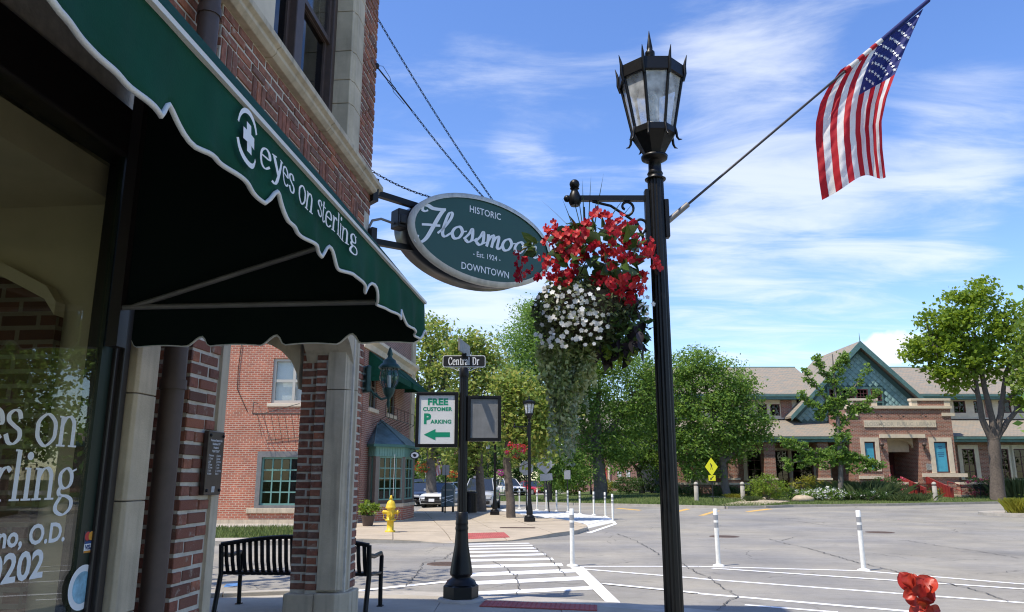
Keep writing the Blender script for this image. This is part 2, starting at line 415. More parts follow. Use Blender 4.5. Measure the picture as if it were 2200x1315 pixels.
# ---------------------------------------------------------------- bricks
def brick_mesh(name, mat, bev=.05):
    mb = MB(); b = bev                 # unit brick: x along, y out of the wall (0..1), z up; chamfered front edges
    fx = .5 - b * .45; fz = .5 - b * 1.2
    mb.add([(-.5, 0, -.5), (.5, 0, -.5), (.5, 0, .5), (-.5, 0, .5),
            (-.5, .7, -.5), (.5, .7, -.5), (.5, .7, .5), (-.5, .7, .5),
            (-fx, 1, -fz), (fx, 1, -fz), (fx, 1, fz), (-fx, 1, fz)],
           [(0, 1, 5, 4), (1, 2, 6, 5), (2, 3, 7, 6), (3, 0, 4, 7), (4, 5, 9, 8), (5, 6, 10, 9), (6, 7, 11, 10), (7, 4, 8, 11), (8, 9, 10, 11)])
    return mb
BRICK_ME = brick_mesh('brick', None).mesh('brick', M_['brick'])
class BrickWall:
    """collects bricks on planes of one thing; the ones that show largest become objects, the rest one joined part"""
    def __init__(s): s.items = []
    def put(s, c, ux, n, w, h, d):
        s.items.append((Vector(c), Vector(ux).normalized(), Vector(n).normalized(), w, h, d))
    def running(s, o, ux, n, u0, u1, z0, z1, bl=.212, bh=.072, j=.0175, d=.0115, skip=None, header=False):
        """o: origin (z=0 on the plane); rows of stretchers from z0 to z1 along ux between u0 and u1"""
        o, ux = Vector(o), Vector(ux); k = 0; z = z0
        while z + bh * .6 < z1:
            h = min(bh - j, z1 - z)
            off = 0 if k % 2 == 0 else bl / 2
            u = u0 - off
            while u < u1 - .01:
                a, b = max(u, u0), min(u + bl - j, u1)
                if b - a > .03 and not (skip and skip((a + b) / 2, z + h / 2)):
                    jz = rnd.uniform(-.003, .003)
                    s.put(o + ux * ((a + b) / 2) + Vector((0, 0, z + h / 2 + jz)), ux, n, b - a - rnd.uniform(0, .006), h - rnd.uniform(0, .005), d * rnd.uniform(.5, 1.35))
                u += bl
            z += bh; k += 1
    def finish(s, parent, limit=300, stuff_name='brickwork'):
        eye = Vector((0, 0, EYE))
        def size(it):
            v = eye - it[0]; return it[3] * it[4] * max(.0, it[2].dot(v.normalized())) / v.length_squared
        s.items.sort(key=size, reverse=True)
        mb = MB(); pr = brick_mesh('brick', None)
        for i, (c, ux, n, w, h, d) in enumerate(s.items):
            up = ux.cross(n) if ux.cross(n).z >= -.01 else n.cross(ux)
            m = frame_m(c, ux * w, n * d, up * h)
            if i < limit: inst('brick', BRICK_ME, parent, m)
            else: mb.add(pr.v, pr.f, M=m)
        if mb.v: stuff(mb.build(stuff_name, M_['brick_i'], parent))

# ---------------------------------------------------------------- lettering
def text_mesh(s, size=1.0, sx=1.0, bold=0.0, spacing=1.0, align='CENTER', ext=0.0):
    cu = bpy.data.curves.new('lettering', 'FONT'); cu.body = s; cu.size = size; cu.align_x = align; cu.align_y = 'BOTTOM_BASELINE'
    cu.offset = bold; cu.space_character = spacing; cu.extrude = ext; cu.resolution_u = 3
    o = bpy.data.objects.new('lettering', cu); COL.objects.link(o)
    me = bpy.data.meshes.new_from_object(o)
    bpy.data.objects.remove(o); bpy.data.curves.remove(cu)
    if sx != 1:
        for v in me.vertices: v.co.x *= sx
    return me
def text(s, M, parent, mat, size=1.0, sx=1.0, bold=0.0, spacing=1.0, align='CENTER', name='lettering', ext=0.0):
    me = text_mesh(s, size, sx, bold, spacing, align, ext); me.name = name; me.materials.append(mat)
    return inst(name, me, parent, M)
def spline(pts, k=6, closed=False):
    n = len(pts); out = []
    P = [Vector((*p, 0)) for p in pts]
    rng = range(n) if closed else range(n - 1)
    for i in rng:
        a, b, c, d = (P[(i - 1) % n], P[i], P[(i + 1) % n], P[(i + 2) % n]) if closed else (P[max(i - 1, 0)], P[i], P[i + 1], P[min(i + 2, n - 1)])
        for j in range(k):
            t = j / k
            out.append(.5 * ((2 * b) + (c - a) * t + (2 * a - 5 * b + 4 * c - d) * t * t + (3 * b - a - 3 * c + d) * t ** 3))
    out.append(P[0] if closed else P[-1])
    return out
def nib(mb, pts, wmin, wmax, ang, lift, M, closed=False, curve=True, k=6):
    p = spline(pts, k, closed) if curve else [Vector((*pts[0], 0)).lerp(Vector((*pts[1], 0)), i / 6) for i in range(7)]
    L, Rr = [], []
    n = len(p)
    for i in range(n):
        if closed: t = p[(i + 1) % (n - 1)] - p[(i - 1) % (n - 1)]
        else: t = p[min(i + 1, n - 1)] - p[max(i - 1, 0)]
        if t.length < 1e-9: t = Vector((1, 0, 0))
        t.normalize(); th = math.atan2(t.y, t.x)
        w = (wmin + (wmax - wmin) * abs(math.sin(th - ang))) / 2
        nn = Vector((-t.y, t.x, 0)); z = Vector((0, 0, lift))
        L.append(p[i] + nn * w + z); Rr.append(p[i] - nn * w + z)
    mb.add(L + Rr, [(i, n + i, n + i + 1, i + 1) for i in range(n - 1)], M=M)
GL = {
 'n': (.95, [('l', (.16, 0), (.16, .97)), ('s', (-.02, .02), (.36, .02)), ('s', (0, .95), (.16, .95)), ('c', (.16, .7), (.3, .92), (.5, .97), (.66, .8), (.68, .55), (.68, 0)), ('s', (.5, .02), (.88, .02))]),
 'o': (.92, [('o', (.42, .98), (.1, .75), (.06, .48), (.12, .2), (.42, -.02), (.74, .2), (.8, .48), (.74, .78))]),
 'e': (.84, [('c', (.1, .56), (.4, .56), (.7, .56), (.64, .86), (.4, .98), (.14, .8), (.06, .48), (.18, .12), (.46, 0), (.74, .2))]),
 's': (.68, [('c', (.54, .74), (.46, .94), (.28, .98), (.1, .84), (.12, .66), (.32, .52), (.54, .38), (.56, .16), (.38, -.01), (.18, .02), (.05, .26))]),
 'y': (.9, [('l', (.12, .95), (.44, .02)), ('l', (.74, .95), (.34, -.3)), ('c', (.34, -.3), (.22, -.47), (.05, -.4)), ('s', (-.02, .95), (.3, .95)), ('s', (.56, .95), (.9, .95))]),
 't': (.62, [('c', (.24, 1.25), (.24, .8), (.24, .3), (.3, .04), (.44, .01), (.58, .14)), ('s', (.02, .94), (.54, .94))]),
 'r': (.66, [('l', (.16, 0), (.16, .97)), ('s', (-.02, .02), (.38, .02)), ('s', (0, .95), (.16, .95)), ('c', (.16, .64), (.28, .88), (.44, .97), (.58, .86))]),
 'l': (.44, [('l', (.18, 0), (.18, 1.5)), ('s', (0, .02), (.38, .02)), ('s', (.02, 1.48), (.18, 1.48))]),
 'i': (.44, [('l', (.18, 0), (.18, .97)), ('s', (0, .02), (.38, .02)), ('s', (.02, .95), (.18, .95)), ('d', (.17, 1.33))]),
 'g': (.84, [('o', (.38, .98), (.16, .84), (.12, .64), (.2, .42), (.38, .34), (.58, .44), (.64, .64), (.58, .86)), ('s', (.56, .86), (.82, .96)),
             ('c', (.24, .42), (.12, .26), (.2, .12), (.5, .08), (.72, -.06), (.7, -.32), (.42, -.5), (.12, -.4), (.06, -.2), (.24, .08))]),
 'a': (.78, [('c', (.1, .74), (.2, .95), (.4, .97), (.54, .82), (.55, .5), (.55, .14), (.7, .03)), ('c', (.55, .56), (.3, .5), (.08, .26), (.2, .02), (.42, .06), (.55, .22))]),
 'C': (1.08, [('c', (.92, 1.02), (.76, 1.36), (.46, 1.4), (.16, 1.1), (.1, .7), (.2, .24), (.5, 0), (.78, .06), (.94, .36)), ('l', (.92, 1.0), (.92, 1.4))]),
 'D': (1.15, [('l', (.2, 0), (.2, 1.4)), ('c', (.2, 1.38), (.56, 1.36), (.9, 1.08), (.96, .68), (.86, .24), (.5, .02), (.2, .02)), ('s', (0, .02), (.3, .02)), ('s', (0, 1.38), (.3, 1.38))]),
 ' ': (.5, []),
}
def serif_parts(s, M, h, parent, mat, thick=.2, thin=.055, sx=1.0, track=0.0, warp=None):
    """one part per letter"""
    x = 0.0
    for ch in s:
        if GL[ch][1]:
            mb = MB(); serif_text(mb, ch, M @ Matrix.Translation((x, 0, 0)), h, thick, thin, sx)
            if warp: warp(mb)
            mb.build('letter', mat, parent)
        x += (GL[ch][0] + track) * h * sx
def serif_text(mb, s, M, h, thick=.2, thin=.055, sx=1.0, track=0.0):
    """h: x-height in metres; letters run along the matrix's x from its origin"""
    x = 0.0; k = 0
    for ch in s:
        adv, st = GL[ch]
        S = M @ Matrix.Translation((x * h * sx, 0, 0)) @ Matrix.Diagonal((h * sx, h, 1, 1))
        for q in st:
            k += 1; lift = .00015 * (k % 7)
            if q[0] == 'l': nib(mb, q[1:], thin, thick, 0, lift, S, curve=False)
            elif q[0] == 's': nib(mb, q[1:], thin * 1.1, thin * 1.1, 0, lift, S, curve=False)
            elif q[0] == 'c': nib(mb, q[1:], thin, thick, R(12), lift, S)
            elif q[0] == 'o': nib(mb, q[1:], thin, thick, R(12), lift, S, closed=True)
            elif q[0] == 'd':
                c = q[1]; mb.add([(c[0] + .13 * math.cos(a * math.pi / 5), c[1] + .13 * math.sin(a * math.pi / 5), lift) for a in range(10)], [tuple(range(10))], M=S)
        x += adv + track
    return x * h * sx
# ================================================================ the near brick building
FX = -2.1                              # the street face of the near building
def rebase(root, loc):
    loc = Vector(loc); root.location = loc
    for c in kids(root): c.location = c.location - loc

nb = thing('brick_building', 'dark brick corner building in shade with a stone arch and the awning shop window', 'building')
wall = MB()
wall.box(-14, -2.5, 3.94, 7.185, 3.36, 11.5)                  # upper floors behind the face: tall corner block, lower range behind
wall.box(-14, -2.5, -4, 3.939, 3.36, 7.6)
wall.box(-14, -6.5, -4, 7.185, 0, 3.35)                      # ground floor behind shop and porch
# upper face round the window opening (Y 4.6..6.4, z 4.56..7.2)
wall.box(-2.49, FX - .013, 3.94, 4.6, 3.30, 11.5); wall.box(-2.49, FX - .013, 6.4, 7.187, 3.30, 11.5)
wall.box(-2.49, FX - .013, 4.6, 6.4, 3.30, 4.5); wall.box(-2.49, FX - .013, 4.6, 6.4, 7.2, 11.5)
wall.box(-2.49, -2.213, -4, 3.939, 3.36, 7.6)
# near pier, far pier
wall.box(-2.60, FX - .013, 3.953, 4.40, 0, 3.29)
wall.box(-2.60, FX - .013, 6.91, 7.187, 0, 3.29)
wall.box(-2.452, -2.345, 6.872, 6.909, .6, 3.2)
wall.box(-2.6, -2.313, 3.525, 3.95, 0, 3.29)                   # recess behind the pipe
wall.box(-6.45, -2.61, 3.52, 4.2, 0, 3.29)                    # shop end wall
wall.box(-6.49, -2.2, -4.2, -4, 0, .6); wall.box(-6.49, -2.2, -4.2, -4, 3.1, 3.29)  # unseen south end; wide opening added to bring daylight into the shop
wall.box(-2.49, -2.17, -4, 3.42, 0, .495)                        # under the shop window
wall.build('wall', M_['mortar'], nb)
# arch of the street face (stone/brick head, springs at 2.45)
def arch_head(u0, u1, zs, rise, ztop, n=14):
    pts = [(u0, ztop), (u0, zs)]
    c = (u0 + u1) / 2; hw = (u1 - u0) / 2
    for i in range(1, n):
        t = math.pi - math.pi * i / n
        x = math.copysign(abs(math.cos(t)) ** .62, math.cos(t)); pts.append((c + hw * x, zs + rise * math.sin(t) ** .9))
    return pts + [(u1, zs), (u1, ztop)]
ah = MB(); ah.prism([(FX - .02, u, z) for u, z in arch_head(4.41, 6.94, 2.5, .5, 3.29)], (-.44, 0, 0))
ah.prism([(u, 7.18, z) for u, z in arch_head(-5.2, -2.64, 2.42, .55, 3.28)], (0, -.26, 0))
ah.box(-6.45, -5.2, 6.93, 7.185, 0, 3.28)
ah.build('arch', M_['stone'], nb)
pc = MB(); pc.box(-6.45, -2.56, 4.21, 6.9, 3.305, 3.35); pc.build('porch_ceiling', M_['plaster'], nb)

bw = BrickWall()
Z = (0, 0, 1)
# near pier: street face and the side towards us
bw.running((FX - .015, 0, 0), (0, 1, 0), (1, 0, 0), 3.945, 4.262, .0, 3.1)
bw.running((0, 3.955, 0), (1, 0, 0), (0, -1, 0), -2.30, -2.105, .0, 3.1)
# recess behind the pipe
bw.running((-2.315, 0, 0), (0, 1, 0), (1, 0, 0), 3.62, 3.94, .0, 3.1)
# far pier: street face, jamb steps towards us, side towards the street
bw.running((FX - .015, 0, 0), (0, 1, 0), (1, 0, 0), 7.005, 7.195, .66, 3.25)
bw.running((0, 6.874, 0), (1, 0, 0), (0, -1, 0), -2.45, -2.345, .66, 3.1)
bw.running((0, 6.912, 0), (1, 0, 0), (0, -1, 0), -2.60, -2.455, .66, 3.1)
bw.running((0, 7.185, 0), (1, 0, 0), (0, 1, 0), -2.6, -2.105, .66, 3.25)
# upper band: basket weave below three plain courses
blk = .218
for row in range(3):
    z0 = 4.19 - (row + 1) * blk
    for k in range(15):
        y0 = 3.95 + k * blk
        if y0 + blk > 7.2: break
        if (k + row) % 2:
            for q in range(3): bw.put((FX - .015, y0 + blk / 2, z0 + blk / 3 * (q + .5)), (0, 1, 0), (1, 0, 0), blk - .017, blk / 3 - .017, .0115 * rnd.uniform(.8, 1.2))
        else:
            for q in range(3): bw.put((FX - .015, y0 + blk / 3 * (q + .5), z0 + blk / 2), (0, 1, 0), (1, 0, 0), blk / 3 - .017, blk - .017, .0115 * rnd.uniform(.8, 1.2))
bw.running((FX - .015, 0, 0), (0, 1, 0), (1, 0, 0), 3.945, 7.195, 4.192, 4.41)
bw.running((FX - .015, 0, 0), (0, 1, 0), (1, 0, 0), 3.945, 7.195, 3.30, 3.53)
bw.running((FX - .015, 0, 0), (0, 1, 0), (1, 0, 0), 6.675, 7.195, 4.57, 9)
bw.running((FX - .015, 0, 0), (0, 1, 0), (1, 0, 0), 3.945, 4.24, 4.57, 7)
bw.running((0, 3.945, 0), (1, 0, 0), (0, -1, 0), -2.21, -2.105, 3.4, 7)
bw.running((-2.215, 0, 0), (0, 1, 0), (1, 0, 0), 1.6, 3.94, 3.7, 7)
bw.finish(nb)

# stone: sill course, window surround, jamb of the arch, plinth, pilaster
s = MB(); prof = [(-2.3, 4.40), (-2.06, 4.40), (-2.03, 4.43), (-2.03, 4.455), (-2.0, 4.475), (-2.0, 4.52), (-2.09, 4.565), (-2.3, 4.60)]
for a, b in ((3.3, 4.55), (4.556, 5.7), (5.706, 6.65), (6.656, 7.27)):
    m = MB(); m.prism([(x, a, z) for x, z in prof], (0, b - a, 0)); m.build('sill_stone', M_['stone'], nb, bevel=.004)
zq = 4.60; k = 0
while zq < 8:
    h = (.42, .24, .3)[k % 3]
    m = MB(); m.prism([(-2.09, 6.46, zq), (-2.09, 6.67, zq), (-2.2, 6.67, zq), (-2.36, 6.67, zq), (-2.36, 6.385, zq), (-2.12, 6.385, zq)], (0, 0, h - .006)); m.build('quoin_stone', M_['stone'], nb, bevel=.004)
    m = MB(); m.box(-2.36, -2.09, 4.26, 4.61, zq, zq + h - .006); m.build('quoin_stone', M_['stone_warm'], nb, bevel=.004)
    zq += h; k += 1
jp = [(-2.09, 7.0), (-2.09, 6.955), (-2.108, 6.95), (-2.118, 6.93), (-2.132, 6.925), (-2.13, 6.905), (-2.146, 6.895), (-2.158, 6.872), (-2.17, 6.866), (-2.172, 6.85), (-2.34, 6.845), (-2.34, 7.0)]
for z0, z1 in ((.66, 2.40), (2.406, 3.25)):
    m = MB(); m.prism([(x, y, z0) for x, y in reversed(jp)], (0, 0, z1 - z0)); m.build('jamb_stone', M_['stone'], nb, bevel=.003)
m = MB(); m.prism([(-2.07, 7.02, 0), (-2.07, 6.93, 0), (-2.16, 6.81, 0), (-2.35, 6.81, 0), (-2.35, 7.02, 0)][::-1], (0, 0, .64)); m.build('plinth_stone', M_['stone'], nb, bevel=.012)
m = MB(); m.box(-2.63, -2.355, 6.83, 7.02, 0, .63); m.build('plinth_stone', M_['stone'], nb, bevel=.012)
m = MB(); m.box(-2.63, -2.07, 7.025, 7.23, 0, .64); m.build('plinth_stone', M_['stone'], nb, bevel=.012)
m = MB(); m.prism([(-2.092, 4.27, 0), (-2.092, 4.36, 0), (-2.11, 4.37, 0), (-2.11, 4.385, 0), (-2.15, 4.42, 0), (-2.4, 4.42, 0), (-2.4, 4.27, 0)], (0, 0, 3.1)); m.build('jamb_stone', M_['stone'], nb, bevel=.003)
for i in range(6):
    m = MB(); z0 = .02 + .495 * i
    m.prism([(-2.09, 3.60, z0), (-2.105, 3.615, z0), (-2.31, 3.615, z0), (-2.31, 3.432, z0), (-2.105, 3.432, z0), (-2.09, 3.447, z0)][::-1], (0, 0, .49)); m.build('pilaster_stone', M_['stone'], nb, bevel=.004)
# downspout
m = MB(); m.tube([(-2.10, 3.765, 0), (-2.10, 3.765, 9)], .058, 12); m.build('downspout', M_['brown_paint'], nb)
for z in (.4, 2.05, 4.2, 6.0):
    m = MB(); m.tube([(-2.10, 3.765, z), (-2.10, 3.765, z + .05)], .066, 12); m.build('downspout_strap', M_['brown_paint'], nb)

# upper window: two sash pairs side by side
uw = MB()
x0, x1 = -2.42, -2.27
for y0, y1 in ((4.612, 4.68), (5.42, 5.58), (6.30, 6.383)): uw.box(x0, x1, y0, y1, 4.6, 7.2)
uw.box(x0, x1, 4.68, 6.30, 7.1, 7.2); uw.box(x0, x1 + .03, 4.68, 6.30, 4.58, 4.66)
uwo = uw.build('sash_window', M_['brown_paint'], nb, bevel=.008)
for y0, y1 in ((4.68, 5.42), (5.58, 6.30)):
    for z0, z1, xo in ((4.66, 5.62, -.06), (5.58, 7.1, -.03)):
        f = MB()
        f.box(x1 + xo - .04, x1 + xo, y0, y0 + .05, z0, z1); f.box(x1 + xo - .04, x1 + xo, y1 - .05, y1, z0, z1)
        f.box(x1 + xo - .04, x1 + xo, y0 + .05, y1 - .05, z0, z0 + .05); f.box(x1 + xo - .04, x1 + xo, y0 + .05, y1 - .05, z1 - .05, z1)
        f.build('sash', M_['brown_paint'], uwo)
        g = MB(); g.box(x1 + xo - .024, x1 + xo - .018, y0 + .05, y1 - .05, z0 + .05, z1 - .05)
        g.build('pane', M_['glass_dark'] if z0 < 5 else M_['glass'], uwo)
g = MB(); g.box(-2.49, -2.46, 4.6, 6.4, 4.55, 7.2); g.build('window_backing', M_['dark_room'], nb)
g = MB(); g.box(-2.458, -2.452, 4.7, 5.0, 5.6, 7.1); g.box(-2.458, -2.452, 5.62, 5.9, 5.6, 7.1); g.build('curtain', plain('pale_curtain', (.5, .5, .5), .9), nb)

# shop window
SW = -2.19
sw = MB()
sw.box(SW - .12, SW + .03, 3.35, 3.428, .5, 3.36); sw.box(SW - .1, SW + .055, 3.375, 3.424, .5, 3.36)
sw.box(SW - .12, SW + .03, -4, 3.35, 3.12, 3.36); sw.box(SW - .12, SW + .05, -4, 3.35, .5, .6)
swo = sw.build('shop_window', M_['dark_frame'], nb, bevel=.006)
g = MB(); g.box(SW - .02, SW + .012, 3.27, 3.349, .6, 3.12); g.build('green_stile', plain('blackish_green_paint', (.008, .02, .015), .35), swo)
g = MB(); g.box(SW - .008, SW, -4, 3.269, .6, 3.12); g.build('pane', glass_mat('shop_glass', (.90, .91, .86), 1.9), swo)
GX = SW + .004
def on_glass(px, py): return onX(px, py, GX)
let = MB()
def street_m(p): return frame_m(p, (0, 1, 0), (0, 0, 1), (1, 0, 0))
def right_serif(s, px, py, h, sx):
    w = serif_text(MB(), s, Matrix.Identity(4), h, sx=sx); p = on_glass(px, py); p.y -= w
    serif_parts(s, street_m(p), h, swo, M_['white_print'], .17, .055, sx)
right_serif('eyes on', 166, 961, .128, 1.12)
right_serif('sterling', 158, 1071, .128, 1.12)
for s_, px, py, sz, bo in (('nno, O.D.', 139, 1161, .108, .003), ('0202', 91, 1238, .15, .004)):
    p = on_glass(px, py); me = text(s_, street_m(p), swo, M_['white_print'], sz, 1.02, bo, align='RIGHT', name='window_lettering')
p = on_glass(172, 1262)
def disc(mb, c, r, n, x, M=None, rz=None):
    mb.add([(x, c.y + r * math.cos(2 * math.pi * i / n), c.z + (rz or r) * math.sin(2 * math.pi * i / n)) for i in range(n)], [tuple(range(n))])
d1 = MB(); disc(d1, p, .094, 32, SW + .0140); d1.build('round_decal', M_['white_print'], swo)
d1 = MB(); disc(d1, p, .067, 32, SW + .0146); d1.build('round_decal', plain('pale_blue_print', (.25, .48, .62), .4, var=.5, scale=14), swo)
p = onX(192, 1153, SW + .014)
c = MB(); c.box(SW + .0125, SW + .014, p.y - .035, p.y + .035, p.z - .024, p.z + .024); c.build('card_sticker', plain('dark_sticker', (.05, .04, .06), .4), swo)
for dy, col in ((-.012, (.6, .05, .05)), (.012, (.75, .35, .05))):
    c = MB(); disc(c, p + Vector((0, dy, .003)), .019, 18, SW + .0145 + dy * .02); c.build('card_emblem', plain('emblem', col, .4), swo)
p = onX(191, 1175, SW + .014)
c = MB(); c.box(SW + .0125, SW + .0135, p.y - .033, p.y + .033, p.z - .024, p.z + .024); c.build('card_sticker', M_['white_print'], swo)
c = MB(); c.box(SW + .0136, SW + .0142, p.y - .033, p.y + .033, p.z + .014, p.z + .024); c.build('card_stripe', plain('blue_stripe', (.03, .08, .25), .4), swo)
c = MB(); c.box(SW + .0136, SW + .0142, p.y - .033, p.y + .033, p.z - .024, p.z - .015); c.build('card_stripe', plain('orange_stripe', (.6, .25, .03), .4), swo)
text('VISA', street_m(Vector((SW + .0145, p.y, p.z - .01))), swo, plain('navy_print', (.02, .05, .2), .4), .027, 1, .001, name='card_lettering')
# the room behind the glass
rm = MB(); rm.box(-6.45, -2.31, 3.46, 3.5, .0, 3.30); rm.box(-6.48, -6.46, -4, 3.46, 0, 3.3)
rm.build('shop_wall', M_['plaster'], nb)
rm = MB(); rm.box(-6.45, -2.32, -4, 3.455, 2.95, 3.11); rm.box(-6.45, -2.5, 2.2, 2.5, 2.75, 2.945); rm.build('shop_ceiling', M_['plaster'], nb)
rm = MB(); rm.box(-6.45, -2.32, -4, 3.455, -.02, .05); rm.build('shop_floor', plain('floor_tile', (.14, .125, .1), .6), nb)
a = onY(128, 655, 3.40); b = onY(0, 590, 3.40)
pan = MB(); xa = a.x; za = a.z
top = [(xa, 0), (xa, za - .06), (xa - .06, za + .02), (xa - .3, za + .14), (xa - .8, za + .2), (-6.4, za + .2), (-6.4, 0)]
vo = [(-4.9, 0)] + [(xa - .27 - .68 + .68 * math.cos(t), za - .75 + .55 * math.sin(t)) for t in [math.pi * (1 - i / 10) for i in range(11)]] + [(xa - .27, 0)]
outline = [(xa, 0), (xa, za - .06), (xa - .06, za + .02), (xa - .3, za + .14), (xa - .8, za + .2), (-6.4, za + .2), (-6.4, 0)] + [(xa - 1.63, 0)] + vo[1:]
pan.prism([(x, 3.39, z) for x, z in outline], (0, .05, 0))
pan.build('brick_arch', brick_mat('indoor_brick', (.16, .07, .05), (.1, .045, .035), (.25, .21, .17), .2, .07), nb)
tr = MB()
for (p0, p1) in zip(top[1:5], top[2:6]): tr.prism([(p0[0], 3.37, p0[1] + .004), (p1[0], 3.37, p1[1] + .004), (p1[0], 3.37, p1[1] + .07), (p0[0], 3.37, p0[1] + .07)], (0, .07, 0))
tr.build('arch_trim', M_['plaster'], nb)
rebase(nb, (-4, 3, 0))

# ================================================================ the awning
VX, VT, VB, AE = -.70, 2.372, 2.195, 3.30
aw = thing('shop_awning', 'dark green canvas shop awning with white scalloped edge over the eyewear shop window', 'awning')
def flut(y, z):                        # how far the hanging cloth swings out
    k = max(0.0, min(1.0, (VT - z) / (VT - VB)))
    return (.25 + .75 * k) * (.010 * max(0, math.sin(y * 13 + 3.3)) ** 3 + .007 * max(0, math.sin(y * 21.7 - 1.31)) ** 4) * min(1, k * 4) + k * (.009 * math.sin(y * 9.1) + .006 * math.sin(y * 23 + 1) + .004 * math.sin(y * 41)) + .003 * k * math.sin(y * 31 + z * 20)
def scallop(t, pitch):                 # bottom edge height above VB
    x = (t % pitch) / pitch
    if x < .10: return .044 * math.sin(x / .10 * math.pi / 2)
    if x < .30: return .044 * .5 * (1 + math.cos((x - .10) / .20 * math.pi)) * .76 + .0106 * (1 - (x - .1) / .2)
    return .012 * math.sin((x - .30) / .70 * math.pi) * .6
sl = MB(); ys = [-3 + i * .21 for i in range(31)]; ys[-1] = AE
for i, y in enumerate(ys[:-1]):
    pass
n_s = 8; vsl = []
for y in ys:
    for k in range(n_s + 1):
        t = k / n_s; sag = .022 * math.sin(t * math.pi)
        vsl.append((VX + .004 - 1.42 * t, y, VT + .004 + 1.65 * t + sag))
sl.add(vsl, [(i * (n_s + 1) + k, (i + 1) * (n_s + 1) + k, (i + 1) * (n_s + 1) + k + 1, i * (n_s + 1) + k + 1) for i in range(len(ys) - 1) for k in range(n_s)], True)
o = sl.build('canopy', M_['green_canvas'], aw); sm_ = o.modifiers.new('thick', 'SOLIDIFY'); sm_.thickness = .006
PIT = .42
va = MB(); yy = [-1.0 + i * .014 for i in range(int((AE + 1.0) / .014) + 1)] + [AE]
rows = 7
vv = []
for y in yy:
    zb = VB + scallop(y - .293, PIT)
    for k in range(rows + 1):
        z = VT + (zb - VT) * k / rows; vv.append((VX + flut(y, z), y, z))
va.add(vv, [(i * (rows + 1) + k, i * (rows + 1) + k + 1, (i + 1) * (rows + 1) + k + 1, (i + 1) * (rows + 1) + k) for i in range(len(yy) - 1) for k in range(rows)], True)
o = va.build('valance', M_['green_canvas'], aw); sm_ = o.modifiers.new('thick', 'SOLIDIFY'); sm_.thickness = .003
br = MB(); br.tube([(VX + flut(y, VB) + .002, y, VB + scallop(y - .293, PIT)) for y in yy], .0054, 6); br.build('edge_braid', M_['white_braid'], aw)
br = MB(); br.box(VX - .012, VX + .011, -1, AE, VT - .008, VT + .003); br.build('piping', M_['white_braid'], aw)
# end panel, with its own short valance
ep = MB(); ep.add([(VX, AE, VT), (-2.12, AE, VT), (-2.12, AE, VT + 1.65)], [(0, 1, 2)]); o = ep.build('end_panel', M_['green_canvas'], aw); o.modifiers.new('t', 'SOLIDIFY').thickness = .004
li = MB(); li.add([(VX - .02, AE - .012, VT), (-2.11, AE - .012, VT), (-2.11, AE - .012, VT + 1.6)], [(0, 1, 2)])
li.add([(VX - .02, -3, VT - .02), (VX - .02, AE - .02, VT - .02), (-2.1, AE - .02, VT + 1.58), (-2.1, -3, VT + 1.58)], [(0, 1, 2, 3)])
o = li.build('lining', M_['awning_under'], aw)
ev = MB(); xs = [VX - i * .014 for i in range(98)]; vv = []
for x in xs:
    zb = VB - .004 + scallop(-x + .06, .35)
    vv += [(x, AE + .004 * math.sin(x * 17), VT), (x, AE + .006 * math.sin(x * 17), zb)]
ev.add(vv, [(2 * i, 2 * i + 1, 2 * i + 3, 2 * i + 2) for i in range(len(xs) - 1)], True)
o = ev.build('end_valance', M_['green_canvas'], aw); o.modifiers.new('t', 'SOLIDIFY').thickness = .003
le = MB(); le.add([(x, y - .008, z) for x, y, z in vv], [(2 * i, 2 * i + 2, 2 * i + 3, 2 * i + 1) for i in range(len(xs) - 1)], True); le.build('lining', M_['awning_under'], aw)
br = MB(); br.tube([(x, AE, VB - .004 + scallop(-x + .06, .35)) for x in xs], .005, 6); br.build('edge_braid', M_['white_braid'], aw)
for pts in ([(-2.1, AE - .03, VT), (VX - .02, AE - .03, VT)], [(-2.06, AE - .03, VT), (-.97, AE - .03, 2.70)], [(VX - .015, -3, VT - .012), (VX - .015, AE - .04, VT - .012)], [(-2.1, 1.3, VT), (-1.0, 1.3, 2.70)]):
    b = MB(); b.tube(pts, .013, 8); b.build('frame_bar', M_['dull_alu'], aw)
b = MB(); b.box(-2.155, -2.1, AE - .05, AE + .02, 2.19, 3.9); b.build('wall_bracket', M_['dark_frame'], aw)
# lettering on the hanging edge, following its swing
M_['valance_ink'] = plain('valance_ink', (.74, .76, .76), .7)
def warp_aw(mb): mb.v = [(VX + flut(y, z) + .0125 + x * 1.0 + .0001 * (i % 3), y, z) for i, (x, y, z) in enumerate(mb.v)]
serif_parts('eyes on ', frame_m((0, 1.50, 2.268), (0, 1, 0), (0, 0, 1), (1, 0, 0)), .046, aw, M_['valance_ink'], .17, .06, 1.28, warp=warp_aw)
serif_parts('sterling', frame_m((0, 1.855, 2.280), (0, 1, 0), (0, 0, 1), (1, 0, 0)), .043, aw, M_['valance_ink'], .17, .06, 1.42, warp=warp_aw)
lt = MB()
c0 = (1.425, 2.292)
def arc(a0, a1, r, sx=.9): return [(c0[0] + sx * r * math.cos(R(a)), c0[1] + r * math.sin(R(a))) for a in np.linspace(a0, a1, 9)]
LM = frame_m((0, 0, 0), (0, 1, 0), (0, 0, 1), (1, 0, 0))
nib(lt, arc(165, 30, .058), .005, .012, R(80), 0, LM); nib(lt, arc(200, 330, .058), .005, .012, R(80), 0, LM)
for dx, dz in ((.012, .033), (.03, .013)):
    lt.add([(.0008 * (dx > .02), c0[0] + a * dx, c0[1] + b_ * dz) for a in np.linspace(-1, 1, 7) for b_ in np.linspace(-1, 1, 7)], [(i * 7 + j, i * 7 + 7 + j, i * 7 + 8 + j, i * 7 + 1 + j) for i in range(6) for j in range(6)])
warp_aw(lt); lt.build('eye_logo', M_['valance_ink'], aw)
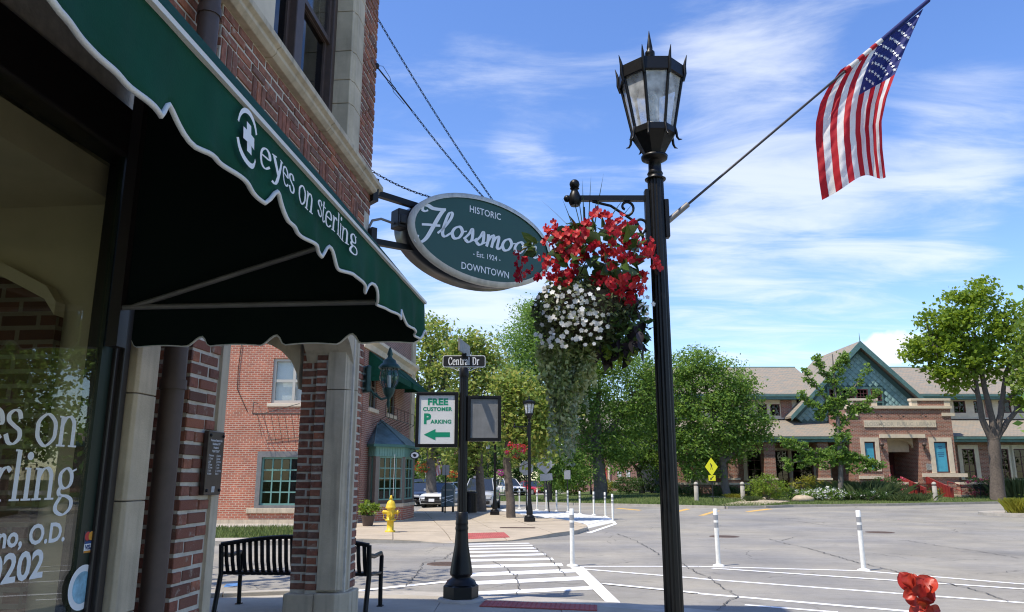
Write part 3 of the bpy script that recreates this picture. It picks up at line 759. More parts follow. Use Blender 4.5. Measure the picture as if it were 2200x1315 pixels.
rebase(aw, (-2.1, 1.5, 2.2))

# ================================================================ plaque on the pier
pq = thing('wall_plaque', 'dark engraved memorial plaque of names bolted to the near brick pier', 'plaque', (FX, 4.225, 1.69))
m = MB(); m.box(.004, .034, -.095, .095, -.175, .175); m.build('plate', plain('dark_bronze_plate', (.07, .055, .05), .3, .4, var=.25, scale=16), pq, bevel=.004)
for y in (-.075, .075):
    for z in (-.15, .15):
        m = MB(); m.ball((.036, y, z), .009, 8); m.build('bolt', M_['black_iron'], pq)
pm = lambda y, z: frame_m((.0345, y, z), (0, 1, 0), (0, 0, 1), (1, 0, 0))
for i, s_ in enumerate(('Flossmoor Running Club', 'Established 1977', 'President 3', '"RUN TO EAT"')):
    text(s_, pm(0, .118 - .02 * i), pq, M_['white_print'], .017, .8, .0003, name='engraved_line')
for i, (l, r_) in enumerate((('P. Anderson', 'J. Saporito'), ('S. Corona', 'J. Sperber'), ('J. Jefis', 'C. Stridiron'), ('J. Kosnar', 'C. Volpe'), ('R. Colwes', 'T. Lowry'), ('S. Kelly', 'C. Cummings'), ('M. Burke', 'Sheila V.'))):
    text(l, pm(-.078, .035 - .0165 * i), pq, M_['white_print'], .015, .8, .0002, align='LEFT', name='engraved_line')
    text(r_, pm(.012, .035 - .0165 * i), pq, M_['white_print'], .015, .8, .0002, align='LEFT', name='engraved_line')
for dy in (-.012, 0, .012):
    m = MB(); m.box(.0342, .0355, dy - .003, dy + .003, -.16, -.128); m.build('emblem', M_['white_print'], pq)

# ================================================================ wall lantern
wl_ = thing('wall_lantern', 'verdigris green wall lantern with ribbed glass on the corner of the near brick building', 'lantern', (-2.1, 7.2, 2.52), R(45))
vg = plain('verdigris_metal', (.02, .06, .05), .5, .3, var=.4, scale=20)
m = MB(); m.boxc((.02, 0, .02), (.05, .14, .26)); m.build('back_plate', vg, wl_, bevel=.015)
m = MB(); m.tube([(.03, 0, -.02), (.1, 0, -.1), (.2, 0, -.16), (.27, 0, -.14), (.28, 0, -.08)], .012, 8)
m.tube([(.1, 0, -.1), (.12, 0, -.15), (.16, 0, -.13), (.14, 0, -.1)], .008, 6); m.build('arm', vg, wl_)
m = MB(); m.lathe([(.008, -.24), (.02, -.2), (.012, -.16), (.05, -.1), (.062, -.06), (.062, -.045)], 16, (.28, 0, 0)); m.build('base', vg, wl_)
m = MB(); m.lathe([(.055, -.045), (.085, .0), (.095, .06), (.085, .12), (.07, .15)], 16, (.28, 0, 0)); m.build('glass_shade', glass_mat('lantern_glass', (.75, .8, .8), 1.2, .05), wl_)
m = MB()
for k in range(8):
    q = k * math.pi / 4; m.tube([(.28 + r_ * math.cos(q), r_ * math.sin(q), z) for r_, z in ((.058, -.045), (.088, .0), (.098, .06), (.088, .12), (.073, .15))], .005, 5)
m.build('rib_cage', vg, wl_)
m = MB(); m.lathe([(.105, .145), (.11, .16), (.085, .19), (.07, .2), (.06, .23), (.03, .25), (.02, .27), (.03, .29), (.008, .36)], 16, (.28, 0, 0)); m.build('cap', vg, wl_)
m = MB(); m.tube([(.28, 0, -.04), (.28, 0, .08)], .02, 8); m.build('bulb', M_['white_plastic'], wl_)

# ================================================================ hanging oval sign
os_ = thing('hanging_sign', 'oval dark green town sign with white script hung off the near building corner', 'sign', (-2.1, 7.2, 0), R(45))
SC, SZ, SA, SB = 1.34, 4.165, .98, .505
def ell(a, b, y, n=56): return [(SC + a * math.cos(2 * math.pi * i / n), y, SZ + b * math.sin(2 * math.pi * i / n)) for i in range(n)]
m = MB(); m.prism(ell(SA - .01, SB - .01, .16), (0, -.30, 0), smooth=True); m.build('box', plain('sign_case', (.035, .034, .034), .3, .5, var=.2), os_)
m = MB(); a = ell(SA, SB, -.165); b = ell(SA - .055, SB - .055, -.175); c = ell(SA, SB, -.11)
n = len(a); m.add(a + b + c, [(i, n + i, n + (i + 1) % n, (i + 1) % n) for i in range(n)] + [(2 * n + i, i, (i + 1) % n, 2 * n + (i + 1) % n) for i in range(n)], True); m.build('rim', M_['sign_rim'], os_)
m = MB(); m.poly(ell(SA - .052, SB - .052, -.160)); m.build('face', M_['sign_green'], os_)
sm = lambda s, z: frame_m((s, -.1635, z), (1, 0, 0), (0, 0, 1), (0, -1, 0))
text('HISTORIC', sm(1.335, SZ + .285), os_, M_['white_print'], .108, .92, .001, 1.02)
text('DOWNTOWN', sm(1.345, SZ - .375), os_, M_['white_print'], .108, .92, .001, 1.02)
text('- Est. 1924 -', sm(1.36, SZ - .205), os_, M_['white_print'], .085, .92, .0008)
# brush script
fl = [MB()]; FM = frame_m((.50, -.163, SZ - .065), (.172, 0, .0), (0, 0, .172), (0, -1, 0)) @ Matrix.Shear('XZ', 4, (0, 0)) 
SH = FM @ Matrix(((1, .18, 0, 0), (0, 1, 0, 0), (0, 0, 1, 0), (0, 0, 0, 1)))
def st(pts, w0=.12, w1=.27, closed=False): 
    st.k += 1; nib(fl[-1], pts, w0, w1, R(25), .0006 * (st.k % 9), SH, closed)
st.k = 0
def nx_(): fl.append(MB())
st([(-.25, 1.35), (-.2, 1.62), (.1, 1.72), (.5, 1.62), (1.0, 1.66), (1.45, 1.75)], .16, .3)
st([(-.25, 1.36), (0, 1.3), (.2, 1.42)], .1, .2)
st([(1.3, 1.72), (1.05, 1.2), (.75, .4), (.45, -.35), (.1, -.7), (-.2, -.6), (-.25, -.3)], .14, .34)
st([(-.05, .42), (.4, .5), (.9, .56), (1.25, .62)], .14, .2)
nx_()
st([(1.15, .1), (1.5, .5), (1.9, 1.2), (1.95, 1.6), (1.72, 1.55), (1.55, .9), (1.5, .2), (1.7, 0), (2.0, .22), (2.2, .4)], .1, .24)
def o_(x): nx_(); st([(x + .55, .85), (x + .2, .7), (x + .05, .35), (x + .25, .04), (x + .6, .15), (x + .78, .55)], .12, .25, True); st([(x + .7, .75), (x + .85, .62), (x + 1.1, .68)], .08, .12)
def s_(x): nx_(); st([(x, .12), (x + .35, .55), (x + .52, .92), (x + .62, .6), (x + .62, .2), (x + .4, 0), (x + .12, .12)], .1, .25); st([(x + .5, .06), (x + .85, .25), (x + 1.0, .4)], .08, .12)
o_(2.15); s_(3.1); s_(4.0)
nx_(); st([(4.95, .85), (5.0, .4), (4.95, 0)], .1, .25); st([(4.97, .3), (5.2, .75), (5.38, .82), (5.4, .5), (5.35, 0)], .1, .25)
st([(5.37, .3), (5.6, .75), (5.8, .82), (5.82, .5), (5.8, .12), (6.0, .05), (6.25, .4)], .1, .25)
o_(6.15); o_(7.2)
nx_(); st([(8.25, .2), (8.5, .8), (8.62, .95), (8.75, .75), (9.0, .78), (8.95, .4), (8.98, .1), (9.2, .05), (9.45, .3)], .1, .24)
for q in fl: q.build('script_letter', M_['white_print'], os_)
for z0, z1 in ((4.45, 4.42), (3.93, 3.95)):
    m = MB(); m.prism([(-.02, -.03, z0 - .03), (.62, -.03, z1 - .03), (.62, -.03, z1 + .03), (-.02, -.03, z0 + .03)], (0, .06, 0)); m.build('bracket_arm', M_['black_metal'], os_)
    m = MB(); m.box(-.03, .03, -.09, .09, z0 - .12, z0 + .12); m.build('wall_plate', M_['black_iron'], os_)
m = MB(); m.boxc((.33, -.02, 4.22), (.13, .16, .2)); m.boxc((.31, -.05, 4.2), (.08, .17, .1)); m.build('junction_box', M_['black_iron'], os_, bevel=.012)
m = MB(); m.tube([(-.02, 0, 4.06), (.02, 0, 4.15), (.12, 0, 4.19), (.3, 0, 4.17)], .014, 8); m.build('conduit', M_['dull_alu'], os_)
def chain(name, p, q, parent, mat, L=.062, w=.019, r=.0042, sag=.0):
    p, q = Vector(p), Vector(q); d = q - p; n = max(2, int(d.length / (L * .74))); mb = MB(); t = d.normalized()
    a = t.cross(Vector((0, 0, 1))).normalized(); b = t.cross(a)
    for i in range(n):
        f = (i + .5) / n; c = p + d * f - Vector((0, 0, sag * 4 * f * (1 - f))); e = a if i % 2 else b
        ring = [c + t * (L / 2 - w / 2) * (1 if math.cos(k * math.pi / 4) >= -.01 else -1) * (1 if abs(math.cos(k * math.pi / 4)) > .1 else 0) + t * (w / 2) * math.cos(k * math.pi / 4) + e * (w / 2) * math.sin(k * math.pi / 4) for k in range(8)]
        ring.append(ring[0]); mb.tube(ring, r, 4, cap=False)
    o = mb.build(name, mat, parent); return o
def corner_local(px, py, s): 
    return Vector((s, 0, 0)) + Vector((0, 0, onX(px, py, FX).z))
chain('chain', (-.02, 0, 6.42), (1.66, 0, SZ + SB * .95), os_, M_['black_iron'], sag=.05)
chain('chain', (.45, 0, 5.49), (1.56, 0, SZ + SB * .97), os_, M_['black_iron'], sag=.03)
m = MB(); m.tube([(-.01, 0, 5.86), (.14, 0, 5.74)], .008, 6); m.tube([(.14, .012, 5.74), (.23, .012, 5.67)], .006, 5); m.tube([(.14, -.012, 5.74), (.23, -.012, 5.67)], .006, 5); m.tube([(.23, 0, 5.67), (.45, 0, 5.49)], .008, 6)
m.ball((-.01, 0, 5.86), .035, 8); m.build('turnbuckle', M_['black_iron'], os_)
chain('chain', (-.02, 0, 4.68), (.72, 0, SZ + SB * .80), os_, M_['black_iron'], L=.05, sag=.03)
m = MB(); m.tube([(0, .02, 5.88), (.08, .02, 5.9), (.17, .02, 5.8), (.22, .02, 5.65), (.36, .02, 5.55)], .003, 5); m.build('loose_wire', M_['black_iron'], os_)

# ================================================================ bench
bn = thing('park_bench', 'black steel slatted bench with curved back seen from behind beyond the arch', 'bench', (-3.55, 9.58, .02))
BL = 1.86; NS = 24
def arch_z(x): return .80 + .095 * math.cos(x / (BL / 2) * math.pi / 2)
for i in range(NS):
    x = -BL / 2 + .06 + (BL - .12) * i / (NS - 1); zt = arch_z(x)
    pr = [(-.07, zt), (-.02, .6), (.03, .48), (.08, .43), (.2, .425), (.36, .44), (.47, .44), (.5, .41)]
    m = MB(); q = []
    for y, z in pr: q += [(x - .024, y, z), (x + .024, y, z)]
    m.add(q, [(2 * k, 2 * k + 1, 2 * k + 3, 2 * k + 2) for k in range(len(pr) - 1)], True)
    o = m.build('slat', M_['black_metal'], bn); o.modifiers.new('t', 'SOLIDIFY').thickness = .006
m = MB(); m.tube([(x, -.07, arch_z(x)) for x in np.linspace(-BL / 2, BL / 2, 13)], .026, 8); m.build('top_rail', M_['black_metal'], bn)
for y, z in ((.04, .455), (.5, .405)):
    m = MB(); m.tube([(-BL / 2, y, z), (BL / 2, y, z)], .02, 8); m.build('seat_rail', M_['black_metal'], bn)
for x in (-BL / 2, BL / 2):
    m = MB(); m.tube([(x, -.14, 0), (x, -.02, .45), (x, -.07, arch_z(x))], .031, 8); m.build('rear_leg', M_['black_metal'], bn)
    m = MB(); m.tube([(x, .56, 0), (x, .54, .3), (x, .55, .62), (x, .5, .66), (x, .2, .65), (x, -.05, .68)], .028, 8); m.build('armrest_leg', M_['black_metal'], bn)
    m = MB(); m.boxc((x, .56, .012), (.07, .09, .024)); m.boxc((x, -.14, .012), (.07, .09, .024)); m.build('foot', M_['black_metal'], bn)
    m = MB(); m.tube([(x, -.02, .45), (x, .54, .42)], .018, 8); m.build('side_rail', M_['black_metal'], bn)
# ================================================================ ground, roads, pavements
def xy(p): return (p[0], p[1])
def asphalt_mat(name, base, sc_=1.0, crack=.55):
    m, nt, b = material(name); L = nt.links
    t = nt.nodes.new('ShaderNodeTexCoord')
    def noise(scale, detail, rough=.6, vec=None, dist=0):
        n = nt.nodes.new('ShaderNodeTexNoise'); n.inputs['Scale'].default_value = scale; n.inputs['Detail'].default_value = detail; n.inputs['Roughness'].default_value = rough
        n.inputs['Distortion'].default_value = dist
        L.new(vec or t.outputs['Object'], n.inputs['Vector']); return n.outputs[0]
    def rng(v, a, b_, c, d):
        r = nt.nodes.new('ShaderNodeMapRange'); L.new(v, r.inputs['Value'])
        for k, x in zip(('From Min', 'From Max', 'To Min', 'To Max'), (a, b_, c, d)): r.inputs[k].default_value = x
        return r.outputs[0]
    def mul(a, b_):
        r = nt.nodes.new('ShaderNodeMath'); r.operation = 'MULTIPLY'; L.new(a, r.inputs[0]); L.new(b_, r.inputs[1]); return r.outputs[0]
    mpn = nt.nodes.new('ShaderNodeMapping'); mpn.inputs['Scale'].default_value = (.35, 1.6, 1); mpn.inputs['Rotation'].default_value = (0, 0, R(-8)); L.new(t.outputs['Object'], mpn.inputs[0])
    v = mul(rng(noise(.45, 8, .7), .3, .7, .80, 1.17), rng(noise(160, 2, .8), .3, .7, .8, 1.2))
    v = mul(v, rng(noise(1.2, 6, .7, mpn.outputs[0]), .3, .7, .9, 1.09))
    v = mul(v, rng(noise(.17, 4, .55), .52, .62, 1.0, .88)); v = mul(v, rng(noise(.9, 3, .5, None, 1.5), .64, .72, 1.0, .8)); v = mul(v, rng(noise(6, 5, .7), .3, .7, .93, 1.07))
    # worn hairline cracks
    nd = nt.nodes.new('ShaderNodeTexNoise'); nd.inputs['Scale'].default_value = 1.3; nd.inputs['Detail'].default_value = 6; L.new(t.outputs['Object'], nd.inputs['Vector'])
    add = nt.nodes.new('ShaderNodeMix'); add.data_type = 'VECTOR'; add.inputs[0].default_value = .38; L.new(t.outputs['Object'], add.inputs[4]); L.new(nd.outputs['Color'], add.inputs[5])
    vo = nt.nodes.new('ShaderNodeTexVoronoi'); vo.feature = 'DISTANCE_TO_EDGE'; vo.inputs['Scale'].default_value = .5; L.new(add.outputs[1], vo.inputs['Vector'])
    cr = rng(vo.outputs['Distance'], .0, .006, 1 - crack, 1)
    mask = rng(noise(.3, 2), .48, .56, 0, 1)
    mx = nt.nodes.new('ShaderNodeMix'); mx.data_type = 'FLOAT'; L.new(mask, mx.inputs[0]); mx.inputs[2].default_value = 1; L.new(cr, mx.inputs[3])
    v = mul(v, mx.outputs[0])
    tint = nt.nodes.new('ShaderNodeMix'); tint.data_type = 'RGBA'; L.new(rng(noise(.22, 6, .65), .38, .62, 0, 1), tint.inputs[0]); tint.inputs[6].default_value = (base[0] * .93, base[1] * .94, base[2] * .97, 1); tint.inputs[7].default_value = (base[0] * 1.14, base[1] * 1.10, base[2] * 1.0, 1)
    h = nt.nodes.new('ShaderNodeHueSaturation'); L.new(tint.outputs[2], h.inputs['Color']); L.new(v, h.inputs['Value']); L.new(h.outputs[0], b.inputs['Base Color'])
    b.inputs['Roughness'].default_value = .9; b.inputs['Specular IOR Level'].default_value = .3
    bp = nt.nodes.new('ShaderNodeBump'); bp.inputs['Strength'].default_value = .35; bp.inputs['Distance'].default_value = .01
    L.new(noise(220, 3), bp.inputs['Height']); L.new(bp.outputs[0], b.inputs['Normal'])
    return m
M_['asphalt'] = asphalt_mat('worn_asphalt', (.256, .245, .222))
M_['concrete'] = plain('tan_concrete', (.40, .335, .245), .9, var=.16, scale=1.6, bump=.3, bscale=120)
M_['concrete_near'] = plain('pavement_concrete', (.36, .32, .25), .9, var=.18, scale=1.2, bump=.3, bscale=120)
M_['kerb'] = plain('kerb_concrete', (.37, .34, .29), .9, var=.2, scale=3, bump=.3)
def grass_ground(name, c1, c2):
    m, nt, b = material(name); t = nt.nodes.new('ShaderNodeTexCoord')
    n = nt.nodes.new('ShaderNodeTexNoise'); n.inputs['Scale'].default_value = .7; n.inputs['Detail'].default_value = 10; n.inputs['Roughness'].default_value = .75
    nt.links.new(t.outputs['Object'], n.inputs['Vector'])
    cr = nt.nodes.new('ShaderNodeValToRGB'); e = cr.color_ramp.elements; e[0].position = .3; e[0].color = (*c1, 1); e[1].position = .7; e[1].color = (*c2, 1)
    nt.links.new(n.outputs[0], cr.inputs[0]); nt.links.new(cr.outputs[0], b.inputs['Base Color']); b.inputs['Roughness'].default_value = .95; b.inputs['Specular IOR Level'].default_value = .15
    n2 = nt.nodes.new('ShaderNodeTexNoise'); n2.inputs['Scale'].default_value = 30; n2.inputs['Detail'].default_value = 4; nt.links.new(t.outputs['Object'], n2.inputs['Vector'])
    bp = nt.nodes.new('ShaderNodeBump'); bp.inputs['Strength'].default_value = .8; bp.inputs['Distance'].default_value = .05; nt.links.new(n2.outputs[0], bp.inputs['Height']); nt.links.new(bp.outputs[0], b.inputs['Normal'])
    return m
M_['lawn'] = grass_ground('lawn_turf', (.05, .075, .022), (.10, .135, .04))
M_['grass_blade'] = ramp_mat('grass_blades', [(.07, .12, .025), (.12, .175, .04), (.16, .21, .055), (.2, .21, .08)], 'island', .7, noise=0, trans=.25)

gm = MB(); gm.quad((-1500, -1500, -.08), (1500, -1500, -.08), (1500, 1500, -.08), (-1500, 1500, -.08)); struct(gm.build('ground', M_['lawn']))
gm = MB(); pts = [RD(-70, 4), RD(90, 4), RD(90, 100), RD(-70, 100)]; gm.poly([(*xy(p), 0) for p in pts]); road = struct(gm.build('road', M_['asphalt']))

def clip(poly, p, n):
    out = []
    for i in range(len(poly)):
        a, b = poly[i], poly[(i + 1) % len(poly)]
        da, db = (a[0] - p[0]) * n[0] + (a[1] - p[1]) * n[1], (b[0] - p[0]) * n[0] + (b[1] - p[1]) * n[1]
        if da >= 0: out.append(a)
        if da * db < 0: t = da / (da - db); out.append((a[0] + (b[0] - a[0]) * t, a[1] + (b[1] - a[1]) * t))
    return out
def area(p): return .5 * sum(p[i][0] * p[(i + 1) % len(p)][1] - p[(i + 1) % len(p)][0] * p[i][1] for i in range(len(p)))
def slabs(poly, ang, du, dv, gap, zf, mat, parent, name='paving_slab', thick=.05, jit=.004, limit=300):
    d = (math.cos(R(ang)), math.sin(R(ang))); e = (-d[1], d[0])
    us = [q[0] * d[0] + q[1] * d[1] for q in poly]; vs2 = [q[0] * e[0] + q[1] * e[1] for q in poly]
    cells = []
    u = min(us) - rnd.random() * du * .3
    while u < max(us):
        v = min(vs2) - .01
        while v < max(vs2):
            c = poly
            for p, n in (((d[0] * u, d[1] * u), d), ((d[0] * (u + du), d[1] * (u + du)), (-d[0], -d[1])), ((e[0] * v, e[1] * v), e), ((e[0] * (v + dv), e[1] * (v + dv)), (-e[0], -e[1]))):
                if c: c = clip(c, p, n)
            if len(c) >= 3 and abs(area(c)) > .04: cells.append(c)
            v += dv
        u += du
    cells.sort(key=lambda c: c[0][0] ** 2 + c[0][1] ** 2)
    for c in cells[:limit]:
        if area(c) < 0: c = c[::-1]
        cx, cy = sum(q[0] for q in c) / len(c), sum(q[1] for q in c) / len(c)
        s_ = []
        for x, y in c:
            l = math.hypot(x - cx, y - cy) or 1; k = max(.5, 1 - gap / l); s_.append((cx + (x - cx) * k, cy + (y - cy) * k))
        j = rnd.uniform(-jit, jit); mb = MB(); n = len(s_)
        vt = [(x, y, zf(x, y) + j) for x, y in s_] + [(x, y, zf(x, y) - thick) for x, y in s_]
        mb.add(vt, [tuple(range(n))] + [(i, n + i, n + (i + 1) % n, (i + 1) % n) for i in range(n)])
        mb.build(name, mat, parent)
def slab_base(poly, zf, drop, mat, name, parent=None, depth=.2):
    if area(poly) < 0: poly = poly[::-1]
    n = len(poly); mb = MB()
    mb.add([(x, y, zf(x, y) - drop) for x, y in poly] + [(x, y, zf(x, y) - drop - depth) for x, y in poly], [tuple(range(n))] + [(i, n + i, n + (i + 1) % n, (i + 1) % n) for i in range(n)])
    return struct(mb.build(name, mat, parent))

# near pavement: flush with the road at the dropped kerb, a kerb further left
near = [xy(G(x, y)) for x, y in ((200, 1290), (480, 1283), (620, 1277), (860, 1272), (960, 1275), (1030, 1279), (1150, 1285), (1290, 1294), (1500, 1312), (1800, 1345), (2400, 1420))]
near = near + [(9, -6), (-2.3, -6), (-2.3, 4), (-6.4, 4.3), (-6.4, 9)]
zn = lambda x, y: .03
nbase = slab_base(near, zn, .012, M_['kerb'], 'near_pavement')
inner = [xy(G(x, y)) for x, y in ((200, 1302), (480, 1294), (620, 1288), (860, 1283), (960, 1287), (1030, 1292), (1150, 1299), (1290, 1308), (1500, 1327), (1800, 1362), (2400, 1440))] + [(8.6, -5), (-2.05, -5), (-2.05, 7.3), (-6.3, 7.3)]
slabs(inner, 5, 1.55, 1.55, .006, zn, M_['concrete_near'], nbase, thick=.03)
# kerb left of the dropped part
pts = [G(x, y) for x, y in ((200, 1290), (480, 1283), (620, 1277), (800, 1273))]
for a, b in zip(pts, pts[1:]):
    m = MB(); t = (b - a).normalized(); nrm = Vector((-t.y, t.x, 0))
    m.prism([a + Vector((0, 0, -.02)), b + Vector((0, 0, -.02)), b + Vector((0, 0, .075 if b is not pts[-1] else .02)), a + Vector((0, 0, .075))], nrm * -.16); m.build('kerb_stone', M_['kerb'], nbase, bevel=.012)

# far pavement at the opposite corner
fpx = [(655, 1171), (780, 1168), (905, 1167), (960, 1168), (1000, 1168), (1100, 1163), (1180, 1155), (1240, 1148), (1263, 1140), (1258, 1134), (1228, 1126), (1180, 1119.5), (1120, 1111), (1080, 1103), (1060, 1096), (1045, 1092), (985, 1093), (905, 1097), (893, 1104), (780, 1128), (655, 1134)]
far_ = [xy(G(x, y)) for x, y in fpx]
ra, rb = G(955, 1168), G(1120, 1161)
def zfar(x, y):
    p = Vector((x, y, 0)); d = rb - ra; t = max(0, min(1, (p - ra).dot(d) / d.length_squared)); k = (p - ra - d * t).length
    return .015 + .105 * min(1, k / 1.7)
fbase = slab_base(far_, zfar, .012, M_['kerb'], 'far_pavement')
slabs(far_, 14, 1.5, 1.5, .014, zfar, M_['concrete'], fbase, thick=.03, limit=300)
# grass strip and path under the opposite wall
st_ = [xy(G(x, y)) for x, y in ((380, 1166), (655, 1164), (655, 1139), (380, 1142))]
zl = lambda x, y: .1
strip = slab_base(st_, zl, 0, M_['lawn'], 'grass_strip')
st2 = [xy(G(x, y)) for x, y in ((380, 1173), (655, 1171), (655, 1164.3), (380, 1166.3))]
k2 = slab_base(st2, lambda x, y: .115, 0, M_['kerb'], 'kerb')
st3 = [xy(G(x, y)) for x, y in ((380, 1141.5), (655, 1138.5), (655, 1128), (380, 1130))]
slab_base(st3, lambda x, y: .11, 0, M_['kerb'], 'wall_path')

# lawns beyond the road
def sstep(a, b, x): t = max(0, min(1, (x - a) / (b - a))); return t * t * (3 - 2 * t)
def rd_of(x, y):
    c, s_ = math.cos(R(YAW)), math.sin(R(YAW)); return x * c + y * s_, -x * s_ + y * c
def zlawn(x, y):
    r, D = rd_of(x, y); return .12 + .34 * sstep(50, 60.5, D) * sstep(3, 9, r)
front = [G(x, y) for x, y in ((1062, 1081), (1240, 1085.5), (1412, 1089), (1505, 1091.5), (1560, 1093), (1640, 1092), (1700, 1089.5), (1900, 1087), (2150, 1082), (2200, 1080.5), (2420, 1077))]
def lawn_grid(front, back, zf, name, nd=14, nu=60):
    mb = MB(); V = []
    def at_(line, t):
        s_ = t * (len(line) - 1); i = min(int(s_), len(line) - 2); return line[i].lerp(line[i + 1], s_ - i)
    for i in range(nu + 1):
        a, b = at_(front, i / nu), at_(back, i / nu)
        V.append((a.x, a.y, -.05))
        for j in range(nd + 1):
            p = a.lerp(b, j / nd); V.append((p.x, p.y, zf(p.x, p.y)))
    k = nd + 2
    mb.add(V, [(i * k + j, (i + 1) * k + j, (i + 1) * k + j + 1, i * k + j + 1) for i in range(nu) for j in range(nd + 1)], True)
    return struct(mb.build(name, M_['lawn']))
back = [RD(-3.4, 76), RD(3, 78), RD(9, 80), RD(14, 80), RD(18, 80), RD(22, 80), RD(26, 80), RD(32, 80), RD(40, 80), RD(48, 80), RD(60, 76)]
lawn_grid(front, back, zlawn, 'library_lawn')
for a, b in zip(front, front[1:]):
    t = (b - a).normalized(); nrm = Vector((-t.y, t.x, 0)); m = MB(); n_ = max(1, int((b - a).length / 2.4))
    for i in range(n_):
        p, q = a.lerp(b, i / n_), a.lerp(b, (i + 1) / n_ - .006 / max(.1, (b - a).length))
        m = MB(); m.prism([p + nrm * -.16 + Vector((0, 0, -.02)), q + nrm * -.16 + Vector((0, 0, -.02)), q + nrm * -.16 + Vector((0, 0, .145)), p + nrm * -.16 + Vector((0, 0, .145))], nrm * .2); struct(m.build('kerb_stone', M_['kerb']))
# pavement path up to the library, and the forecourt slab by the steps
def sheet(px_pts, lift, mat, name, parent=None, D=None, zf=zlawn):
    pts = [G(x, y, 0) for x, y in px_pts]; p = [xy(q) for q in pts]
    if area(p) < 0: p = p[::-1]
    m = MB(); m.poly([(x, y, zf(x, y) + lift) for x, y in p]); return struct(m.build(name, mat, parent))
sheet(((1540, 1091.5), (1640, 1090), (1700, 1083), (1640, 1079.5), (1590, 1083)), .02, M_['concrete'], 'path')
sheet(((1600, 1081), (1660, 1079), (1610, 1071.5), (1520, 1079)), .024, M_['concrete'], 'path')
sheet(((1960, 1080.5), (2200, 1076.5), (2200, 1073), (1960, 1073)), .03, M_['concrete'], 'forecourt')
# grass blades along the lawn edge and in tufts, so the turf has a nap
def blades(polys, n, zf, h0, h1, name, w=.012):
    V, Fc = [], []
    for _ in range(n):
        x, y = polys(); z = zf(x, y); h = rnd.uniform(h0, h1); a = rnd.uniform(0, 6.28); lx, ly = rnd.uniform(-.5, .5) * h, rnd.uniform(-.5, .5) * h
        b = len(V); c, s_ = math.cos(a) * w, math.sin(a) * w
        V += [(x - c, y - s_, z), (x + c, y + s_, z), (x + lx, y + ly, z + h)]; Fc.append((b, b + 1, b + 2))
    m = MB(); m.v, m.f, m.sm = V, Fc, [False] * len(Fc); o = m.mesh(name, M_['grass_blade']); ob = bpy.data.objects.new(name, o); COL.objects.link(ob); return stuff(ob)
def in_quad(q):
    a, b, c, d = [Vector((*p, 0)) for p in q]
    def f():
        u, v = rnd.random(), rnd.random(); p = a.lerp(b, u).lerp(d.lerp(c, u), v); return p.x, p.y
    return f
blades(in_quad(st_), 5000, zl, .05, .14, 'grass')
def lawn_pt():
    t = rnd.random() * (len(front) - 1); i = int(t); a = front[i].lerp(front[i + 1], t - i); r, D = rd_of(a.x, a.y)
    p = RD(r * 1.0, D + .2 + 14 * rnd.random() ** 1.6); return p.x, p.y
blades(lawn_pt, 16000, zlawn, .06, .16, 'grass', .02)
# a lawn across the road to the right, beyond the frame, seen in the shop glass
rl = [xy(RD(*q)) for q in ((19.5, 24), (70, 22), (80, 70), (50, 66), (34, 45.5))]
slab_base(rl, lambda x, y: .13, 0, M_['lawn'], 'corner_lawn')
# lawn beside the parked cars
gl = [xy(RD(*q)) for q in ((-8.4, 38.5), (-5.9, 39.0), (-5.0, 40.6), (-5.6, 41.6), (-11, 41.8), (-11, 39))]
slab_base(gl, lambda x, y: .11, 0, M_['lawn'], 'verge'); blades(in_quad([gl[0], gl[1], gl[3], gl[4]]), 1500, zl, .05, .12, 'grass')

# round planted island
isl = []; c0 = RD(25.1, 36.0)
for k in range(40):
    a = 2 * math.pi * k / 40; isl.append((c0.x + 3.6 * math.cos(a), c0.y + 2.6 * math.sin(a)))
island = slab_base(isl, lambda x, y: .13, 0, M_['kerb'], 'island_kerb')
ii = [(c0.x + (x - c0.x) * .9, c0.y + (y - c0.y) * .88) for x, y in isl]
m = MB(); m.poly([(x, y, .136) for x, y in ii]); struct(m.build('mulch_bed', plain('pebble_bed', (.36, .32, .27), .95, var=.4, scale=9, bump=.8, bscale=16), island))

# ---------------------------------------------------------------- painted marks and road furniture
def mark(px_pts, name='road_marking', lift=.004, mat='white_paint', parent=road, z=0.0):
    p = [xy(G(x, y, z)) for x, y in px_pts]
    if area(p) < 0: p = p[::-1]
    m = MB(); m.poly([(x, y, z + lift) for x, y in p]); return m.build(name, M_[mat], parent)
def mark_line(a, b, w, name='road_marking', lift=.004, mat='white_paint'):
    p, q = G(*a), G(*b); t = (q - p).normalized(); n = Vector((-t.y, t.x, 0)) * w / 2
    m = MB(); m.poly([c + Vector((0, 0, lift)) for c in (p - n, q - n, q + n, p + n)]); return m.build(name, M_[mat], road)
def c6(x, y): return 860 + x / 3.4375, 1130 + y / 3.4375
wp = M_['white_paint']
nt_ = wp.node_tree                       # worn through in places
trn = nt_.nodes.new('ShaderNodeBsdfTransparent'); msn = nt_.nodes.new('ShaderNodeMixShader'); nn_ = nt_.nodes.new('ShaderNodeTexNoise'); nn_.inputs['Scale'].default_value = 7; nn_.inputs['Detail'].default_value = 9; nn_.inputs['Roughness'].default_value = .8
mrw = nt_.nodes.new('ShaderNodeMapRange'); mrw.inputs['From Min'].default_value = .57; mrw.inputs['From Max'].default_value = .68
tcw = nt_.nodes.new('ShaderNodeTexCoord'); nt_.links.new(tcw.outputs['Object'], nn_.inputs['Vector']); nt_.links.new(nn_.outputs[0], mrw.inputs['Value'])
nt_.links.new(mrw.outputs[0], msn.inputs[0]); nt_.links.new(nt_.nodes['Principled BSDF'].outputs[0], msn.inputs[1]); nt_.links.new(trn.outputs[0], msn.inputs[2])
nt_.links.new(msn.outputs[0], nt_.nodes['Material Output'].inputs['Surface'])
